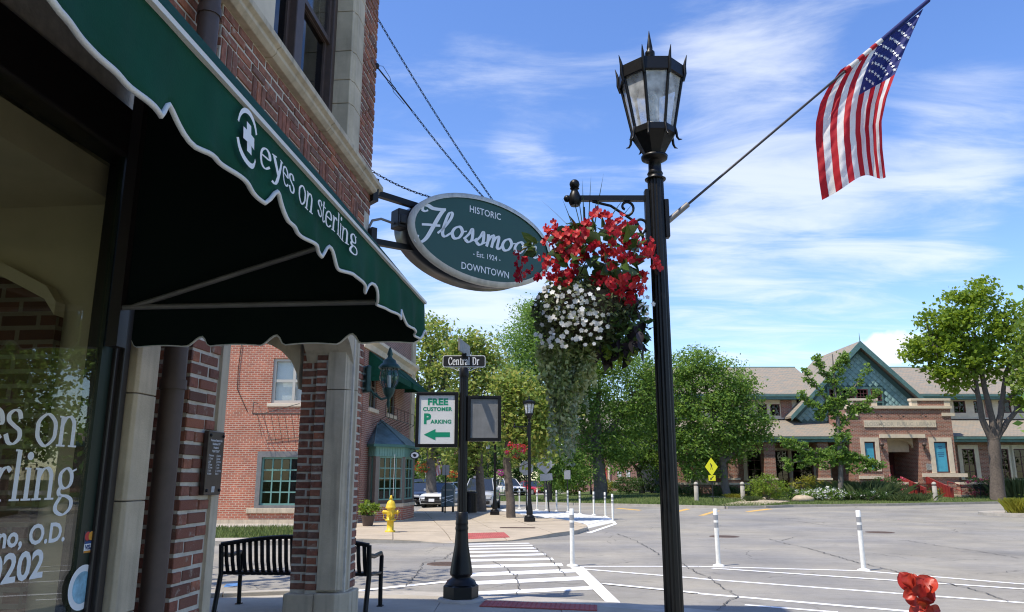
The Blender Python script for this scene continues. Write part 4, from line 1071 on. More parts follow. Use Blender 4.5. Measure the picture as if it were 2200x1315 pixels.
for l, r0, r1, lt, rt in ((562, 1422, 1400, (486, 513), (446, 470)), (550, 1345, 1320, (410, 436), (374, 400)), (440, 1290, 1262, (352, 378), (318, 343)), (430, 1190, 1165, (294, 316), (275, 296)),
                          (425, 1122, 1095, (250, 267), (236, 252)), (420, 1070, 1045, (219, 232), (204, 217)), (415, 1022, 1000, (192, 203), (180, 190)), (412, 992, 975, (169, 178), (160, 168)),
                          (410, 968, 950, (150, 157), (141, 148)), (408, 945, 930, (134, 140), (126, 131))):
    mark([c6(l, lt[0]), c6(r0, rt[0]), c6(r0 + 14, rt[1]), c6(l - 6, lt[1])], 'crosswalk_stripe')
mark([(1225, 1219), (1253, 1219), (1333, 1296), (1304, 1297)], lift=.008)
mark_line((1246, 1217.2), (1500, 1217.2), .11); mark_line((1500, 1217.2), (1850, 1226.6), .11); mark_line((1850, 1226.6), (2500, 1280), .11)
mark_line((1530, 1221.5), (2300, 1273), .12, lift=.007); mark_line((1249, 1223), (1500, 1243.5), .12, lift=.007); mark_line((1500, 1243.5), (2300, 1303), .12)
mark_line((1296, 1255), (1500, 1275.5), .13, lift=.011); mark_line((1500, 1275.5), (1990, 1317), .13); mark_line((1600, 1300), (1800, 1316), .1)
mark_line((500, 1297), (966, 1250), .16, lift=.007)
M_['faded_white'] = plain('faded_white_paint', (.56, .56, .53), .8, var=.2, scale=5)
mark([(1135, 1117), (1180, 1121.5), (1230, 1128), (1262, 1136), (1318, 1123), (1302, 1111), (1240, 1103.5), (1150, 1096.5), (1064, 1093.5), (1068, 1098)], 'painted_kerb_area', .004, 'faded_white')
mark_line((1264, 1146), (1322, 1126), .16, lift=.008); mark_line((1322, 1126), (1305, 1112), .14, lift=.008); mark_line((1305, 1112), (1120, 1094), .14, lift=.008)
for a, b in (((1150, 1117), (1222, 1102)), ((1200, 1123), (1270, 1107)), ((1245, 1130), (1308, 1114)), ((1105, 1107), (1170, 1098))): mark_line(a, b, .3, lift=.012)
M_['yellow_paint'] = plain('worn_yellow_paint', (.58, .36, .1), .8, var=.25, scale=4)
for q in (((1440, 1101), (1474, 1093), (1484, 1094), (1450, 1102)), ((1500, 1108), (1536, 1097), (1548, 1097.5), (1512, 1108)), ((1600, 1099), (1648, 1093), (1662, 1094), (1612, 1100)), ((1330, 1091.5), (1380, 1096), (1372, 1097), (1322, 1092.5))): mark(q, 'crossing_bar', .004, 'yellow_paint')
mark(((480, 1262), (520, 1258), (520, 1252), (486, 1255)), 'blue_marking', .004, 'white_paint').data.materials[0] = plain('blue_road_paint', (.08, .2, .42), .8, var=.3)
# tactile warning pads, with their domes
M_['red_pad'] = plain('brick_red_tactile', (.36, .085, .075), .8, var=.2, scale=4)
def pad(q, zf, name, parent):
    p = [G(x, y, .02) for x, y in q]; m = MB(); th = .014
    vt = [(a.x, a.y, zf(a.x, a.y) + .004) for a in p]; vt += [(a.x, a.y, z + th) for a, (_, _, z) in zip(p, vt)]
    m.add(vt, [(4, 5, 6, 7), (0, 1, 5, 4), (1, 2, 6, 5), (2, 3, 7, 6), (3, 0, 4, 7)])
    o = m.build(name, M_['red_pad'], parent); dm = MB(); nu = int((p[1] - p[0]).length / .06); nv = int((p[3] - p[0]).length / .06)
    for i in range(nu):
        for j in range(nv):
            c = p[0].lerp(p[1], (i + .5) / nu).lerp(p[3].lerp(p[2], (i + .5) / nu), (j + .5) / nv); z = zf(c.x, c.y) + .004 + th
            dm.lathe([(.014, 0), (.009, .005)], 6, (c.x, c.y, z))
    stuff(dm.build('tactile_dome', M_['red_pad'], o))
pad(((1030, 1306), (1283, 1316), (1283, 1304.5), (1042, 1294.5)), zn, 'tactile_pad', nbase)
pad(((996, 1162), (1096, 1157.5), (1083, 1151.5), (998, 1154)), zfar, 'tactile_pad', fbase)
M_['iron_lid'] = plain('rusty_iron', (.13, .09, .07), .7, .3, var=.3, scale=20, bump=.4)
def lid(px, py, r, z, label):
    c = G(px, py); t = thing('manhole_cover', label, 'manhole cover', (c.x, c.y, z))
    m = MB(); m.lathe([(r, .0), (r, .01), (r - .03, .012), (r - .035, .006)], 28); m.build('frame_ring', M_['iron_lid'], t)
    m = MB(); m.lathe([(r - .045, .0), (r - .045, .009)], 28); m.build('lid', M_['iron_lid'], t)
    m = MB()
    for k in range(-3, 4):
        w = math.sqrt(max(0, (r - .07) ** 2 - (k * .08) ** 2)); m.box(-w, w, k * .08 - .02, k * .08 + .02, .0092, .013)
    stuff(m.build('tread', M_['iron_lid'], t))
lid(957, 1212, .36, 0, 'rusty manhole cover in the road beside the street sign pole')
lid(1556, 1153, .42, 0, 'manhole cover far out in the road behind the middle white delineator')
lid(1890, 1144, .42, 0, 'manhole cover far out in the road behind the right white delineator')
c = G(1112, 1143); m = MB(); m.box(-.55, .55, -.12, .12, 0, .012); m.box(-.5, .5, -.08, .08, .0125, .016)
o = m.build('drain_grate', M_['iron_lid'], None, loc=(c.x, c.y, zfar(c.x, c.y) + .006)); tag(o, 'long flat iron grate set in the tan corner pavement', 'grate')
# open cracks in the asphalt
M_['crack'] = plain('crack_dirt', (.085, .08, .072), .95)
def crack(px_pts, w):
    P = [G(*q) for q in px_pts]; out = []
    for a, b in zip(P, P[1:]):
        n_ = max(2, int((b - a).length / .12))
        for i in range(n_): out.append(a.lerp(b, i / n_) + Vector((rnd.gauss(0, .02), rnd.gauss(0, .03), 0)))
    out.append(P[-1]); m = MB(); V = []
    for i, p in enumerate(out):
        t = (out[min(i + 1, len(out) - 1)] - out[max(i - 1, 0)]).normalized(); n_ = Vector((-t.y, t.x, 0)) * w * rnd.uniform(.15, .75); V += [p - n_ + Vector((0, 0, .0135)), p + n_ + Vector((0, 0, .0135))]
    m.add(V, [(2 * i, 2 * i + 2, 2 * i + 3, 2 * i + 1) for i in range(len(out) - 1)]); stuff(m.build('crack', M_['crack'], road))
crack([c6(672, 260), c6(770, 310), c6(850, 375), c6(880, 450), c6(862, 505)], .018); crack([c6(850, 375), c6(862, 360)], .02)
crack([c6(975, 150), c6(1090, 230), c6(1160, 300), c6(1220, 370)], .016); crack([c6(155, 280), c6(140, 330), c6(40, 450)], .018); crack([c6(390, 195), c6(320, 245), c6(160, 280)], .014)
crack([c6(2050, 260), c6(2200, 355), (1520, 1240), (1545, 1258), (1583, 1282), (1540, 1312)], .018)
def c7(x, y): return 1500 + x / 3.143, 1050 + y / 3.143
crack([c7(750, 405), c7(900, 450), c7(1080, 500), c7(1350, 565), c7(1620, 630), c7(1800, 670), c7(1960, 715), c7(2095, 765)], .022)
crack([c7(470, 340), c7(600, 375), c7(750, 405)], .02); crack([c7(530, 205), c7(700, 225), c7(900, 255), c7(1060, 262)], .03); crack([c7(920, 185), c7(1250, 210), c7(1650, 240), c7(2000, 250)], .03)
crack([c7(1400, 350), c7(1640, 390), c7(1870, 420), c7(2190, 475)], .022); crack([c7(1400, 580), c7(1750, 590), c7(2000, 570), c7(2190, 555)], .014); crack([c7(560, 355), c7(640, 330), c7(720, 322)], .018)
crack([c6(1600, 60), c6(1740, 110), c6(1880, 190), c6(1910, 215)], .022)
# ================================================================ leaf clouds and trees
def cards_mesh(name, P, size, mat, aspect=.6, up=.25, fold=.0):
    P = np.asarray(P, float); n = len(P)
    d = nr.normal(size=(n, 3)); d[:, 2] *= .8; d /= np.linalg.norm(d, axis=1)[:, None]
    q = nr.normal(size=(n, 3)); q[:, 2] += up * 3; q /= np.linalg.norm(q, axis=1)[:, None]
    s_ = np.cross(d, q); s_ /= (np.linalg.norm(s_, axis=1)[:, None] + 1e-9)
    nn = np.cross(s_, d)
    sz = (np.asarray(size) * nr.uniform(.5, 1.45, n))[:, None]
    V = np.stack([P - d * sz * .5, P + s_ * sz * aspect * .5 + nn * sz * fold, P + d * sz * .5, P - s_ * sz * aspect * .5 + nn * sz * fold], axis=1).reshape(-1, 3)
    me = bpy.data.meshes.new(name); me.vertices.add(4 * n); me.vertices.foreach_set('co', V.ravel())
    me.loops.add(4 * n); me.loops.foreach_set('vertex_index', np.arange(4 * n)); me.polygons.add(n)
    me.polygons.foreach_set('loop_start', np.arange(0, 4 * n, 4)); me.update(calc_edges=True); me.materials.append(mat)
    return me
def part_mesh(name, me, parent, **props):
    o = bpy.data.objects.new(name, me); COL.objects.link(o); o.parent = parent
    for k, v in props.items(): o[k] = v
    return o
def clumps(c, rad, n, per, sig, shell=2.0):
    """n leaf clumps spread through an ellipsoid, thicker near its skin; returns leaf points and clump centres"""
    d = nr.normal(size=(n, 3)); d /= np.linalg.norm(d, axis=1)[:, None]
    r = nr.random(n) ** (1 / shell / 1.5)
    C = np.asarray(c) + d * r[:, None] * np.asarray(rad)
    k = nr.poisson(per, n) + 2
    P = np.repeat(C, k, axis=0) + nr.normal(size=(k.sum(), 3)) * np.array([sig, sig, sig * .6])
    return P, C
LEAF = {
 'locust': ramp_mat('locust_leaf', [(0.099, 0.2, 0.034), (0.169, 0.3, 0.05), (0.238, 0.381, 0.076), (0.147, 0.261, 0.059)], 'island', .55, trans=.5, noise=0),
 'yellowing': ramp_mat('yellowing_leaf', [(0.126, 0.212, 0.04), (0.203, 0.307, 0.055), (0.288, 0.365, 0.078), (0.371, 0.365, 0.086), (0.169, 0.268, 0.047)], 'island', .55, trans=.5, noise=0),
 'dark': ramp_mat('dark_leaf', [(0.04, 0.086, 0.022), (0.064, 0.129, 0.031), (0.092, 0.164, 0.04)], 'island', .5, trans=.5, noise=0),
 'mid': ramp_mat('mid_leaf', [(0.096, 0.184, 0.033), (0.148, 0.27, 0.046), (0.216, 0.343, 0.059), (0.122, 0.222, 0.042)], 'island', .5, trans=.5, noise=0),
 'maple': ramp_mat('maple_leaf', [(0.128, 0.213, 0.018), (0.184, 0.283, 0.022), (0.24, 0.34, 0.03), (0.156, 0.241, 0.02)], 'island', .5, trans=.5, noise=0),
 'bright': ramp_mat('bright_leaf', [(0.115, 0.196, 0.022), (0.161, 0.253, 0.031), (0.218, 0.287, 0.039)], 'island', .5, trans=.5, noise=0),
 'gold': ramp_mat('gold_leaf', [(0.264, 0.275, 0.03), (0.336, 0.312, 0.04), (0.216, 0.25, 0.03)], 'island', .5, trans=.5, noise=0),
 'grassy': ramp_mat('tall_grass', [(.06, .10, .03), (.09, .13, .04), (.12, .15, .05)], 'island', .6, trans=.5, noise=0),
}
def grow(name, label, base, D, blobs, limbs, leaf='mid', size=.17, trunk_r=.2, bark='bark', group=None, cat='tree', sig=.34, per=16, aspect=.6, extra=0, dens=1.0, sprigs=12):
    """blobs: (px, py, rx px, ry px, clumps) on the photograph's survey at distance D; limbs: survey polylines, first is the trunk, with radii in metres"""
    b = Vector(base); t = thing(name, label, cat, b, R(YAW), group)
    inv = (Matrix.Translation(b) @ Matrix.Rotation(R(YAW), 4, 'Z')).inverted(); mpp = D / F / .99
    Ps, Cs = [], []
    for (px, py, rx, ry, n) in blobs:
        c = inv @ W(px, py, D + rnd.uniform(-.12, .12) * rx * mpp)
        P, C = clumps(c, (rx * mpp, max(rx, ry) * mpp * .8, ry * mpp), max(3, int(n * dens * 1.7)), per * 1.6, sig); Ps.append(P); Cs.append(C)
    P, C = np.concatenate(Ps), np.concatenate(Cs)
    mb = MB(); ends = []
    for li, L in enumerate(limbs):
        pts = [inv @ (W(q[0], q[1], D + (q[3] if len(q) > 3 else 0)) if not isinstance(q[0], Vector) else q[0]) for q in L]; rs = [q[2] for q in L]
        if li == 0: pts[0] = Vector((pts[0].x if abs(pts[0].x) < .6 else 0, 0, -.1))
        sp, sr = [], []
        for i in range(len(pts) - 1):
            for k in range(4): f = k / 4; sp.append(pts[i].lerp(pts[i + 1], f) + Vector((rnd.gauss(0, .02), rnd.gauss(0, .02), 0)) * (rs[i] * 3)); sr.append(rs[i] + (rs[i + 1] - rs[i]) * f)
        sp.append(pts[-1]); sr.append(rs[-1]); mb.tube(sp, sr, 9); ends += sp[2:]
    if ends:                           # twigs out to the clumps
        E_ = np.array([tuple(e) for e in ends])
        for c in C[nr.permutation(len(C))[:sprigs * 4]]:
            i = int(np.argmin(((E_ - c) ** 2).sum(1) + nr.random(len(E_)) * 1.5)); a = Vector(E_[i]); e = Vector(c)
            m_ = a.lerp(e, .55) + Vector((0, 0, -.05 * (e - a).length)); mb.tube([a, m_, e], [trunk_r * .2, trunk_r * .12, trunk_r * .05], 5, cap=False)
    mb.build('trunk', M_[bark], t)
    part_mesh('crown', cards_mesh('crown', P, size * 1.08, LEAF[leaf], aspect, fold=.08), t)
    return t
def gp(px, py, z=.1): return G(px, py, z)

# ================================================================ lamp posts
LG = glass_mat('lamp_glass', (.78, .8, .82), 1.1, .12)
def mist(name):                        # seeded, hazy lantern glass
    m, nt, b = material(name)
    b.inputs['Base Color'].default_value = (.8, .82, .82, 1); b.inputs['Roughness'].default_value = .25; b.inputs['Alpha'].default_value = .42; b.inputs['Specular IOR Level'].default_value = .6
    n = nt.nodes.new('ShaderNodeTexNoise'); n.inputs['Scale'].default_value = 14; n.inputs['Detail'].default_value = 6; t_ = nt.nodes.new('ShaderNodeTexCoord'); nt.links.new(t_.outputs['Object'], n.inputs['Vector'])
    mr_ = nt.nodes.new('ShaderNodeMapRange'); mr_.inputs['From Min'].default_value = .35; mr_.inputs['From Max'].default_value = .7; mr_.inputs['To Min'].default_value = .3; mr_.inputs['To Max'].default_value = .72
    nt.links.new(n.outputs[0], mr_.inputs['Value']); nt.links.new(mr_.outputs[0], b.inputs['Alpha']); return m
M_['hazy_glass'] = mist('hazy_lantern_glass')
def lamp_post(label, loc, group='black lantern street lamps', rotz=0.0, arm=True, flagplate=False):
    t = thing('street_lamp', label, 'street lamp', loc, rotz, group); bk = M_['black_metal']
    m = MB(); m.lathe([(.215, 0.0), (.215, 0.136), (.2, 0.148), (.17, 0.152)], 8, smooth=False, rot=math.pi / 8)
    m.lathe([(.165, 0.152), (.18, 0.176), (.17, 0.208), (.12, 0.224), (.105, 0.248), (.115, 0.268), (.12, 0.288)], 24); m.lathe([(.118, 0.288), (.112, 0.384), (.085, 0.576), (.07, 0.688)], 32, flute=.07); m.lathe([(.072, 0.688), (.08, 0.704), (.072, 0.728), (.064, 0.76), (.072, 0.776), (.06, 0.8)], 20)
    m.build('base', bk, t)
    m = MB(); m.lathe([(.057, .8), (.053, 3.5)], 32, flute=.075, smooth=False); m.build('shaft', bk, t)
    m = MB(); m.lathe([(.058, 3.48), (.072, 3.49), (.074, 3.51), (.05, 3.53), (.052, 3.56), (.056, 3.57), (.046, 3.6), (.044, 3.71), (.06, 3.715), (.09, 3.74), (.094, 3.77), (.07, 3.775)], 24)
    m.lathe([(.07, 3.77), (.085, 3.80), (.15, 3.90), (.158, 3.905), (.158, 3.945), (.14, 3.95)], 8, smooth=False, rot=math.pi / 8); m.build('lantern_holder', bk, t)
    r0, r1, z0, z1 = .15, .222, 3.945, 4.335
    fr = MB()
    for k in range(8):
        a = math.pi / 8 + k * math.pi / 4; c, s_ = math.cos(a), math.sin(a)
        fr.tube([(r0 * c, r0 * s_, z0), (r1 * c, r1 * s_, z1)], .0115, 6)
    fr.lathe([(.232, 4.325), (.238, 4.33), (.238, 4.43), (.225, 4.435), (.2, 4.43), (.2, 4.33)], 8, smooth=False, rot=math.pi / 8); fr.build('lantern_frame', bk, t)
    for k in range(8):
        a = math.pi / 8 + k * math.pi / 4; b = a + math.pi / 4; g = MB()
        g.quad((r0 * .97 * math.cos(a), r0 * .97 * math.sin(a), z0), (r0 * .97 * math.cos(b), r0 * .97 * math.sin(b), z0), (r1 * .97 * math.cos(b), r1 * .97 * math.sin(b), z1), (r1 * .97 * math.cos(a), r1 * .97 * math.sin(a), z1)); g.build('pane', M_['hazy_glass'], t)
    m = MB(); m.lathe([(.232, 4.436), (.16, 4.475), (.07, 4.505), (.035, 4.515)], 8, smooth=False, rot=math.pi / 8); m.build('roof', bk, t)
    m = MB(); m.lathe([(.03, 4.51), (.034, 4.53), (.02, 4.54), (.036, 4.56), (.036, 4.575), (.02, 4.59), (.022, 4.60), (.014, 4.64), (.002, 4.70)], 12); m.build('finial', bk, t)
    for k in range(8):
        a = math.pi / 8 + k * math.pi / 4; c, s_ = math.cos(a), math.sin(a); sp = MB()
        sp.tube([(r * c, r * s_, z) for r, z in ((.228, 4.30), (.243, 4.36), (.243, 4.43), (.25, 4.47), (.262, 4.52))], [.011, .013, .012, .009, .002], 6); sp.build('spike', bk, t); sp = MB()
        sp.tube([(r * c, r * s_, z) for r, z in ((.152, 3.95), (.162, 3.91), (.165, 3.88), (.178, 3.86), (.2, 3.858))], [.011, .01, .009, .007, .002], 6); sp.build('hook', bk, t)
    m = MB(); m.lathe([(.075, 3.95), (.085, 3.97), (.06, 4.0), (.045, 4.02)], 12); m.build('lamp_socket', M_['alu'], t)
    m = MB(); m.lathe([(.03, 4.02), (.042, 4.06), (.045, 4.2), (.03, 4.25), (.004, 4.27)], 12); m.build('bulb', plain('frosted_bulb', (.7, .7, .68), .5), t)
    if arm:
        m = MB(); m.boxc((-.062, 0, 3.2), (.03, .06, .46)); m.build('arm_plate', bk, t, bevel=.006)
        m = MB(); m.boxc((-.3, 0, 3.37), (.46, .035, .035)); m.lathe([(.03, 3.32), (.04, 3.34), (.045, 3.37), (.03, 3.41), (.02, 3.43), (.032, 3.44)], 10, (-.535, 0, 0)); m.ball((-.535, 0, 3.47), .034, 12); m.ball((-.585, 0, 3.37), .025, 8); m.build('basket_arm', bk, t)
        m = MB()
        def spiral(c, r0_, a0, a1, n=16, flip=1): return [(c[0] + flip * r0_ * (1 - .75 * i / n) * math.cos(a0 + (a1 - a0) * i / n), 0, c[1] + r0_ * (1 - .75 * i / n) * math.sin(a0 + (a1 - a0) * i / n)) for i in range(n + 1)]
        m.tube([(-.42, 0, 3.35), (-.3, 0, 3.32), (-.2, 0, 3.25)] + spiral((-.2, 3.31), .06, -1.57, 4.2), .009, 6); m.tube([(-.08, 0, 3.02), (-.1, 0, 3.12)] + spiral((-.115, 3.19), .05, -.6, 5.0), .009, 6)
        m.tube([(-.2, 0, 3.25), (-.13, 0, 3.2), (-.08, 0, 3.05)], .009, 6); m.build('scroll_work', bk, t)
    if flagplate:
        m = MB(); m.boxc((.062, 0, 3.23), (.03, .06, .26)); m.build('flag_plate', bk, t, bevel=.006)
    for o in kids(t):
        if o.name.split('.')[0] in ('lantern_holder', 'lantern_frame', 'pane', 'roof', 'finial', 'spike', 'hook', 'lamp_socket', 'bulb'):
            for vt in o.data.vertices: vt.co.x *= .945; vt.co.y *= .945; vt.co.z = float(np.interp(vt.co.z, (3.5, 3.77, 3.945, 4.335, 4.43, 4.51, 4.70), (3.5, 3.665, 3.85, 4.205, 4.285, 4.345, 4.60)))
    return t
LP = RD(.948, 4.77, .03)
lamp = lamp_post('nearest black lantern street lamp with a hanging flower basket and a large flag', LP, rotz=R(YAW), flagplate=True)
def far_lamp(px, py, z, label, **k):
    p = G(px, py, z); return dup(lamp_far0, p, R(YAW), label) if k.get('copy') else None
lamp_far0 = lamp_post('black lantern street lamp beside the stop sign at the far corner', G(1138, 1121, .12), rotz=R(YAW))
dup(lamp_far0, G(1063, 1106, .12), R(YAW), 'black lantern street lamp by the dark litter bin, its lantern hidden in leaves')
dup(lamp_far0, RD(-.1 + 6.7, 66, .12), R(YAW), 'black lantern street lamp on the lawn left of the grey locust trunk')
dup(lamp_far0, RD(-9.85, 47.5, .1), R(YAW), 'black lantern street lamp rising against the trunk beside the barber bay')
dup(lamp_far0, RD(-9.6, 66, .1), R(YAW), 'small distant lantern lamp seen above the mailbox between trunks')
dup(lamp_far0, RD(-1.9, 62, .1), R(YAW), 'distant lantern lamp with a magenta basket between the two pavement trunks')

# ================================================================ the flag on the near lamp
FD = 4.77
fp0, fp1 = W(1432, 478, FD), W(2003, -6, FD)
fl_ = thing('flag', 'large United States flag hanging from a slanted pole on the near lamp post', 'flag', fp0)
def fw_(mb, name, mat, parent=None): 
    mb.v = [tuple(Vector(v) - fp0) for v in mb.v]; return mb.build(name, mat, parent or fl_)
m = MB(); m.tube([fp0, fp0.lerp(fp1, .075)], .019, 10); fw_(m, 'pole_holder', M_['dull_alu'])
m = MB(); m.tube([fp0.lerp(fp1, .06), fp1], .0085, 10); fw_(m, 'flag_pole', plain('dark_pole', (.05, .045, .045), .35, .5))
Lc = [(1806, 150), (1778, 190), (1762, 222), (1753, 262), (1752, 300), (1756, 345), (1760, 390), (1766, 430)]
Rc = [(1984, 18), (1962, 66), (1942, 112), (1922, 162), (1905, 208), (1894, 260), (1896, 318), (1903, 379)]
def lerp_list(L, t): s_ = t * (len(L) - 1); i = min(int(s_), len(L) - 2); f = s_ - i; return (L[i][0] + (L[i + 1][0] - L[i][0]) * f, L[i][1] + (L[i + 1][1] - L[i][1]) * f)
def cloth(u, v):
    a, b = lerp_list(Lc, v), lerp_list(Rc, v)
    uu = u + .14 * min(1, v * 1.3) * math.sin(u * math.pi)
    sag = 14 * math.sin(u * math.pi) * (1 - v) ** 2 * .3 - 16 * math.sin(uu * math.pi) * v ** 3 + 5 * math.sin(u * 9) * v ** 2
    px, py = a[0] + (b[0] - a[0]) * uu, a[1] + (b[1] - a[1]) * uu + sag
    k = min(1, v * 1.6 + .08)
    dep = .05 * k * math.sin(u * 10.5 + v * 1.6) + .035 * k * math.sin(u * 5.2 - v * 4 + 1) + .012 * math.sin(u * 30 + v * 12) * k + .004 * math.sin(v * 70 + u * 25)
    return W(px, py, FD + dep + .06 * v)
def patch(u0, u1, v0, v1, nu, nv, name, mat):
    m = MB(); V = [cloth(u0 + (u1 - u0) * i / nu, v0 + (v1 - v0) * j / nv) for i in range(nu + 1) for j in range(nv + 1)]
    m.add(V, [(i * (nv + 1) + j, i * (nv + 1) + j + 1, (i + 1) * (nv + 1) + j + 1, (i + 1) * (nv + 1) + j) for i in range(nu) for j in range(nv)], True)
    return fw_(m, name, mat)
fr_, fw2, fb_ = plain('flag_red', (.5, .012, .025), .75, trans=.4), plain('flag_white', (.86, .85, .84), .75, trans=.45), plain('flag_blue', (.02, .03, .17), .75, trans=.35)
for i in range(13):
    o = patch(i / 13, (i + 1) / 13, 0 if i < 6 else .42, 1, 5, 44 if i < 6 else 28, 'stripe', fr_ if i % 2 == 0 else fw2); o['label'] = 'red stripe' if i % 2 == 0 else 'white stripe'
patch(6 / 13, 1, 0, .42, 26, 24, 'canton', fb_)
star_me = MB(); sv = [(math.sin(k * math.pi / 5) * (1 if k % 2 == 0 else .4), math.cos(k * math.pi / 5) * (1 if k % 2 == 0 else .4), 0) for k in range(10)]
star_me.add(sv + [(0, 0, .15)], [(k, (k + 1) % 10, 10) for k in range(10)]); star_me = star_me.mesh('star', M_['white_print'])
for row in range(9):
    n_ = 6 if row % 2 == 0 else 5
    for k in range(n_):
        u = 1 - (row + .8) / 9.6 * (7 / 13) ; v = .42 * ((k + .5) / 6 if n_ == 6 else (k + 1) / 6)
        p = cloth(u, v); du = cloth(u + .01, v) - p; dv = cloth(u, v + .01) - p; nn = du.cross(dv).normalized()
        if nn.dot(Vector((0, 0, EYE)) - p) < 0: nn = -nn
        y_ = du.normalized(); x_ = y_.cross(nn)
        inst('star', star_me, fl_, frame_m(p + nn * .006 - fp0, x_ * .0155, y_ * .0155, nn * .01))
for a, b, mat in ((.655, .69, fr_), (.69, .745, fw2), (.745, .785, fr_), (.785, .835, fw2), (.835, .875, fr_), (.875, .915, fw2), (.915, 1.0, fb_)):
    m = MB(); a2, b2 = .655 + (a - .655) * .55 + .0, .655 + (b - .655) * .55
    if mat is fb_: b2 = .985
    m.tube([fp0.lerp(fp1, a2), fp0.lerp(fp1, (a2 + b2) / 2), fp0.lerp(fp1, b2)], [.0145, .016, .0145], 10); fw_(m, 'sleeve', mat)

# ================================================================ the hanging flower basket
BK = W(1262, 640, FD); BK.z = 2.62
hb = thing('hanging_basket', 'large hanging basket of red begonias, white petunias and trailing vines on the near lamp', 'flower basket', BK, R(YAW))
hinv = (Matrix.Translation(BK) @ Matrix.Rotation(R(YAW), 4, 'Z')).inverted()
def hp(px, py, dd=0.0): return hinv @ W(px, py, FD + dd)
m = MB(); m.lathe([(.12, -.16), (.22, -.08), (.27, .06), (.28, .1)], 20); m.build('liner', plain('coir_liner', (.05, .035, .022), .95, bump=.8), hb)
m = MB(); m.tube([hp(1255, 445), hp(1258, 520), hp(1262, 560)], .006, 6)
for a in range(4): m.tube([hp(1262, 555), Vector((.27 * math.cos(a * 1.57 + .5), .27 * math.sin(a * 1.57 + .5), .1))], .004, 5)
m.build('hanger', M_['black_iron'], hb)
def leaf_mesh(name, mat, w=.5, n=5, curl=.18, point=1.0):
    m = MB(); L, Rr, C = [], [], []
    for i in range(n + 1):
        t = i / n; ww = w * math.sin(min(1, t * 1.02) ** .75 * math.pi) ** point * .5; z = -curl * t * t
        L.append((-ww, t, z + ww * .35)); Rr.append((ww, t, z + ww * .35)); C.append((0, t, z))
    k = n + 1; m.add(L + C + Rr, [(i, k + i, k + i + 1, i + 1) for i in range(n)] + [(k + i, 2 * k + i, 2 * k + i + 1, k + i + 1) for i in range(n)], True); return m.mesh(name, mat)
beg = leaf_mesh('begonia_leaf', ramp_mat('begonia_leaf', [(.028, .065, .014), (.055, .11, .022), (.085, .14, .035)], 'object', .32, trans=.2, noise=0, spec=.6), .62)
pot = leaf_mesh('sweet_potato_leaf', ramp_mat('black_vine_leaf', [(.012, .009, .012), (.02, .012, .016), (.03, .02, .02)], 'object', .45, noise=0), .55)
def scatter(name, me, n, fn, size, out=(0, 0, 0), lean=.5, parent=hb):
    for _ in range(n):
        p = fn(); d = (p - Vector(out)); d = d.normalized() if d.length > 1e-6 else Vector((0, 0, 1))
        d = (d + Vector((rnd.gauss(0, lean), rnd.gauss(0, lean), rnd.gauss(0, lean)))).normalized()
        q = Vector((rnd.gauss(0, 1), rnd.gauss(0, 1), rnd.gauss(0, 1) + 1)); x_ = d.cross(q).normalized(); z_ = x_.cross(d); s_ = size * rnd.uniform(.7, 1.25)
        inst(name, me, parent, frame_m(p, x_ * s_, d * s_, z_ * s_))
def ellp(c, r, skin=.65):
    def f():
        while True:
            v = Vector((rnd.uniform(-1, 1), rnd.uniform(-1, 1), rnd.uniform(-1, 1)))
            if skin < v.length < 1: break
        return Vector((c[0] + v.x * r[0], c[1] + v.y * r[1], c[2] + v.z * r[2]))
    return f
mpx = FD / F / .975
cR = hp(1285, 560); cW = hp(1255, 675); cD = hp(1330, 700)
scatter('begonia_leaf', beg, 150, ellp(cR, (.29, .28, .25), .6), .125, cR, .7)
scatter('begonia_leaf', beg, 12, ellp(hp(1150, 530), (.05, .06, .05), 0), .08, cR, .5)
scatter('sweet_potato_leaf', pot, 130, ellp(cD, (.2, .24, .24), .5), .088, cD + Vector((0, 0, .25)), .5)
# flowers
pet = MB()
for k in range(5):
    a = k * 2 * math.pi / 5; c, s_ = math.cos(a), math.sin(a); q, p_ = math.cos(a + .75), math.sin(a + .75); e, f = math.cos(a - .75), math.sin(a - .75)
    pet.add([(0, 0, 0), (.62 * e, .62 * f, .14), (1.0 * math.cos(a - .3), 1.0 * math.sin(a - .3), .12), (1.0 * math.cos(a + .3), 1.0 * math.sin(a + .3), .12), (.62 * q, .62 * p_, .14)], [(0, 1, 2, 3, 4)], True)
petunia = pet.mesh('petunia', ramp_mat('white_petal', [(.72, .72, .7), (.8, .79, .76), (.74, .75, .7)], 'object', .6, trans=.25, noise=0))
bg_ = MB()
for k in range(4):
    a = k * math.pi / 2 + .3; w = .75 if k % 2 == 0 else .5
    t_, n_ = Vector((math.cos(a), math.sin(a), .35)), Vector((-math.sin(a), math.cos(a), 0))
    bg_.add([Vector((0, 0, 0)), t_ * .5 + n_ * .8 * w, t_ * .95 + n_ * .6 * w + Vector((0, 0, .1)), t_ * 1.1, t_ * .95 - n_ * .6 * w + Vector((0, 0, .1)), t_ * .5 - n_ * .8 * w], [(0, 1, 2, 3, 4, 5)], True)
bloom = bg_.mesh('begonia_bloom', ramp_mat('red_petal', [(.40, .010, .014), (.52, .018, .02), (.60, .045, .035), (.46, .01, .02), (.33, .008, .012)], 'object', .5, trans=.3, noise=0))
def flower(name, me, p, out, size):
    d = (p - out).normalized(); cam_l = (hinv @ Vector((0, 0, EYE)) - p).normalized()
    d = (d * .7 + cam_l * .5 + Vector((rnd.gauss(0, .35), rnd.gauss(0, .35), rnd.gauss(0, .35)))).normalized(); x_ = d.cross(Vector((.3, .2, 1))).normalized(); y_ = d.cross(x_); s_ = size * rnd.uniform(.75, 1.25)
    inst(name, me, hb, frame_m(p, x_ * s_, y_ * s_, d * s_))
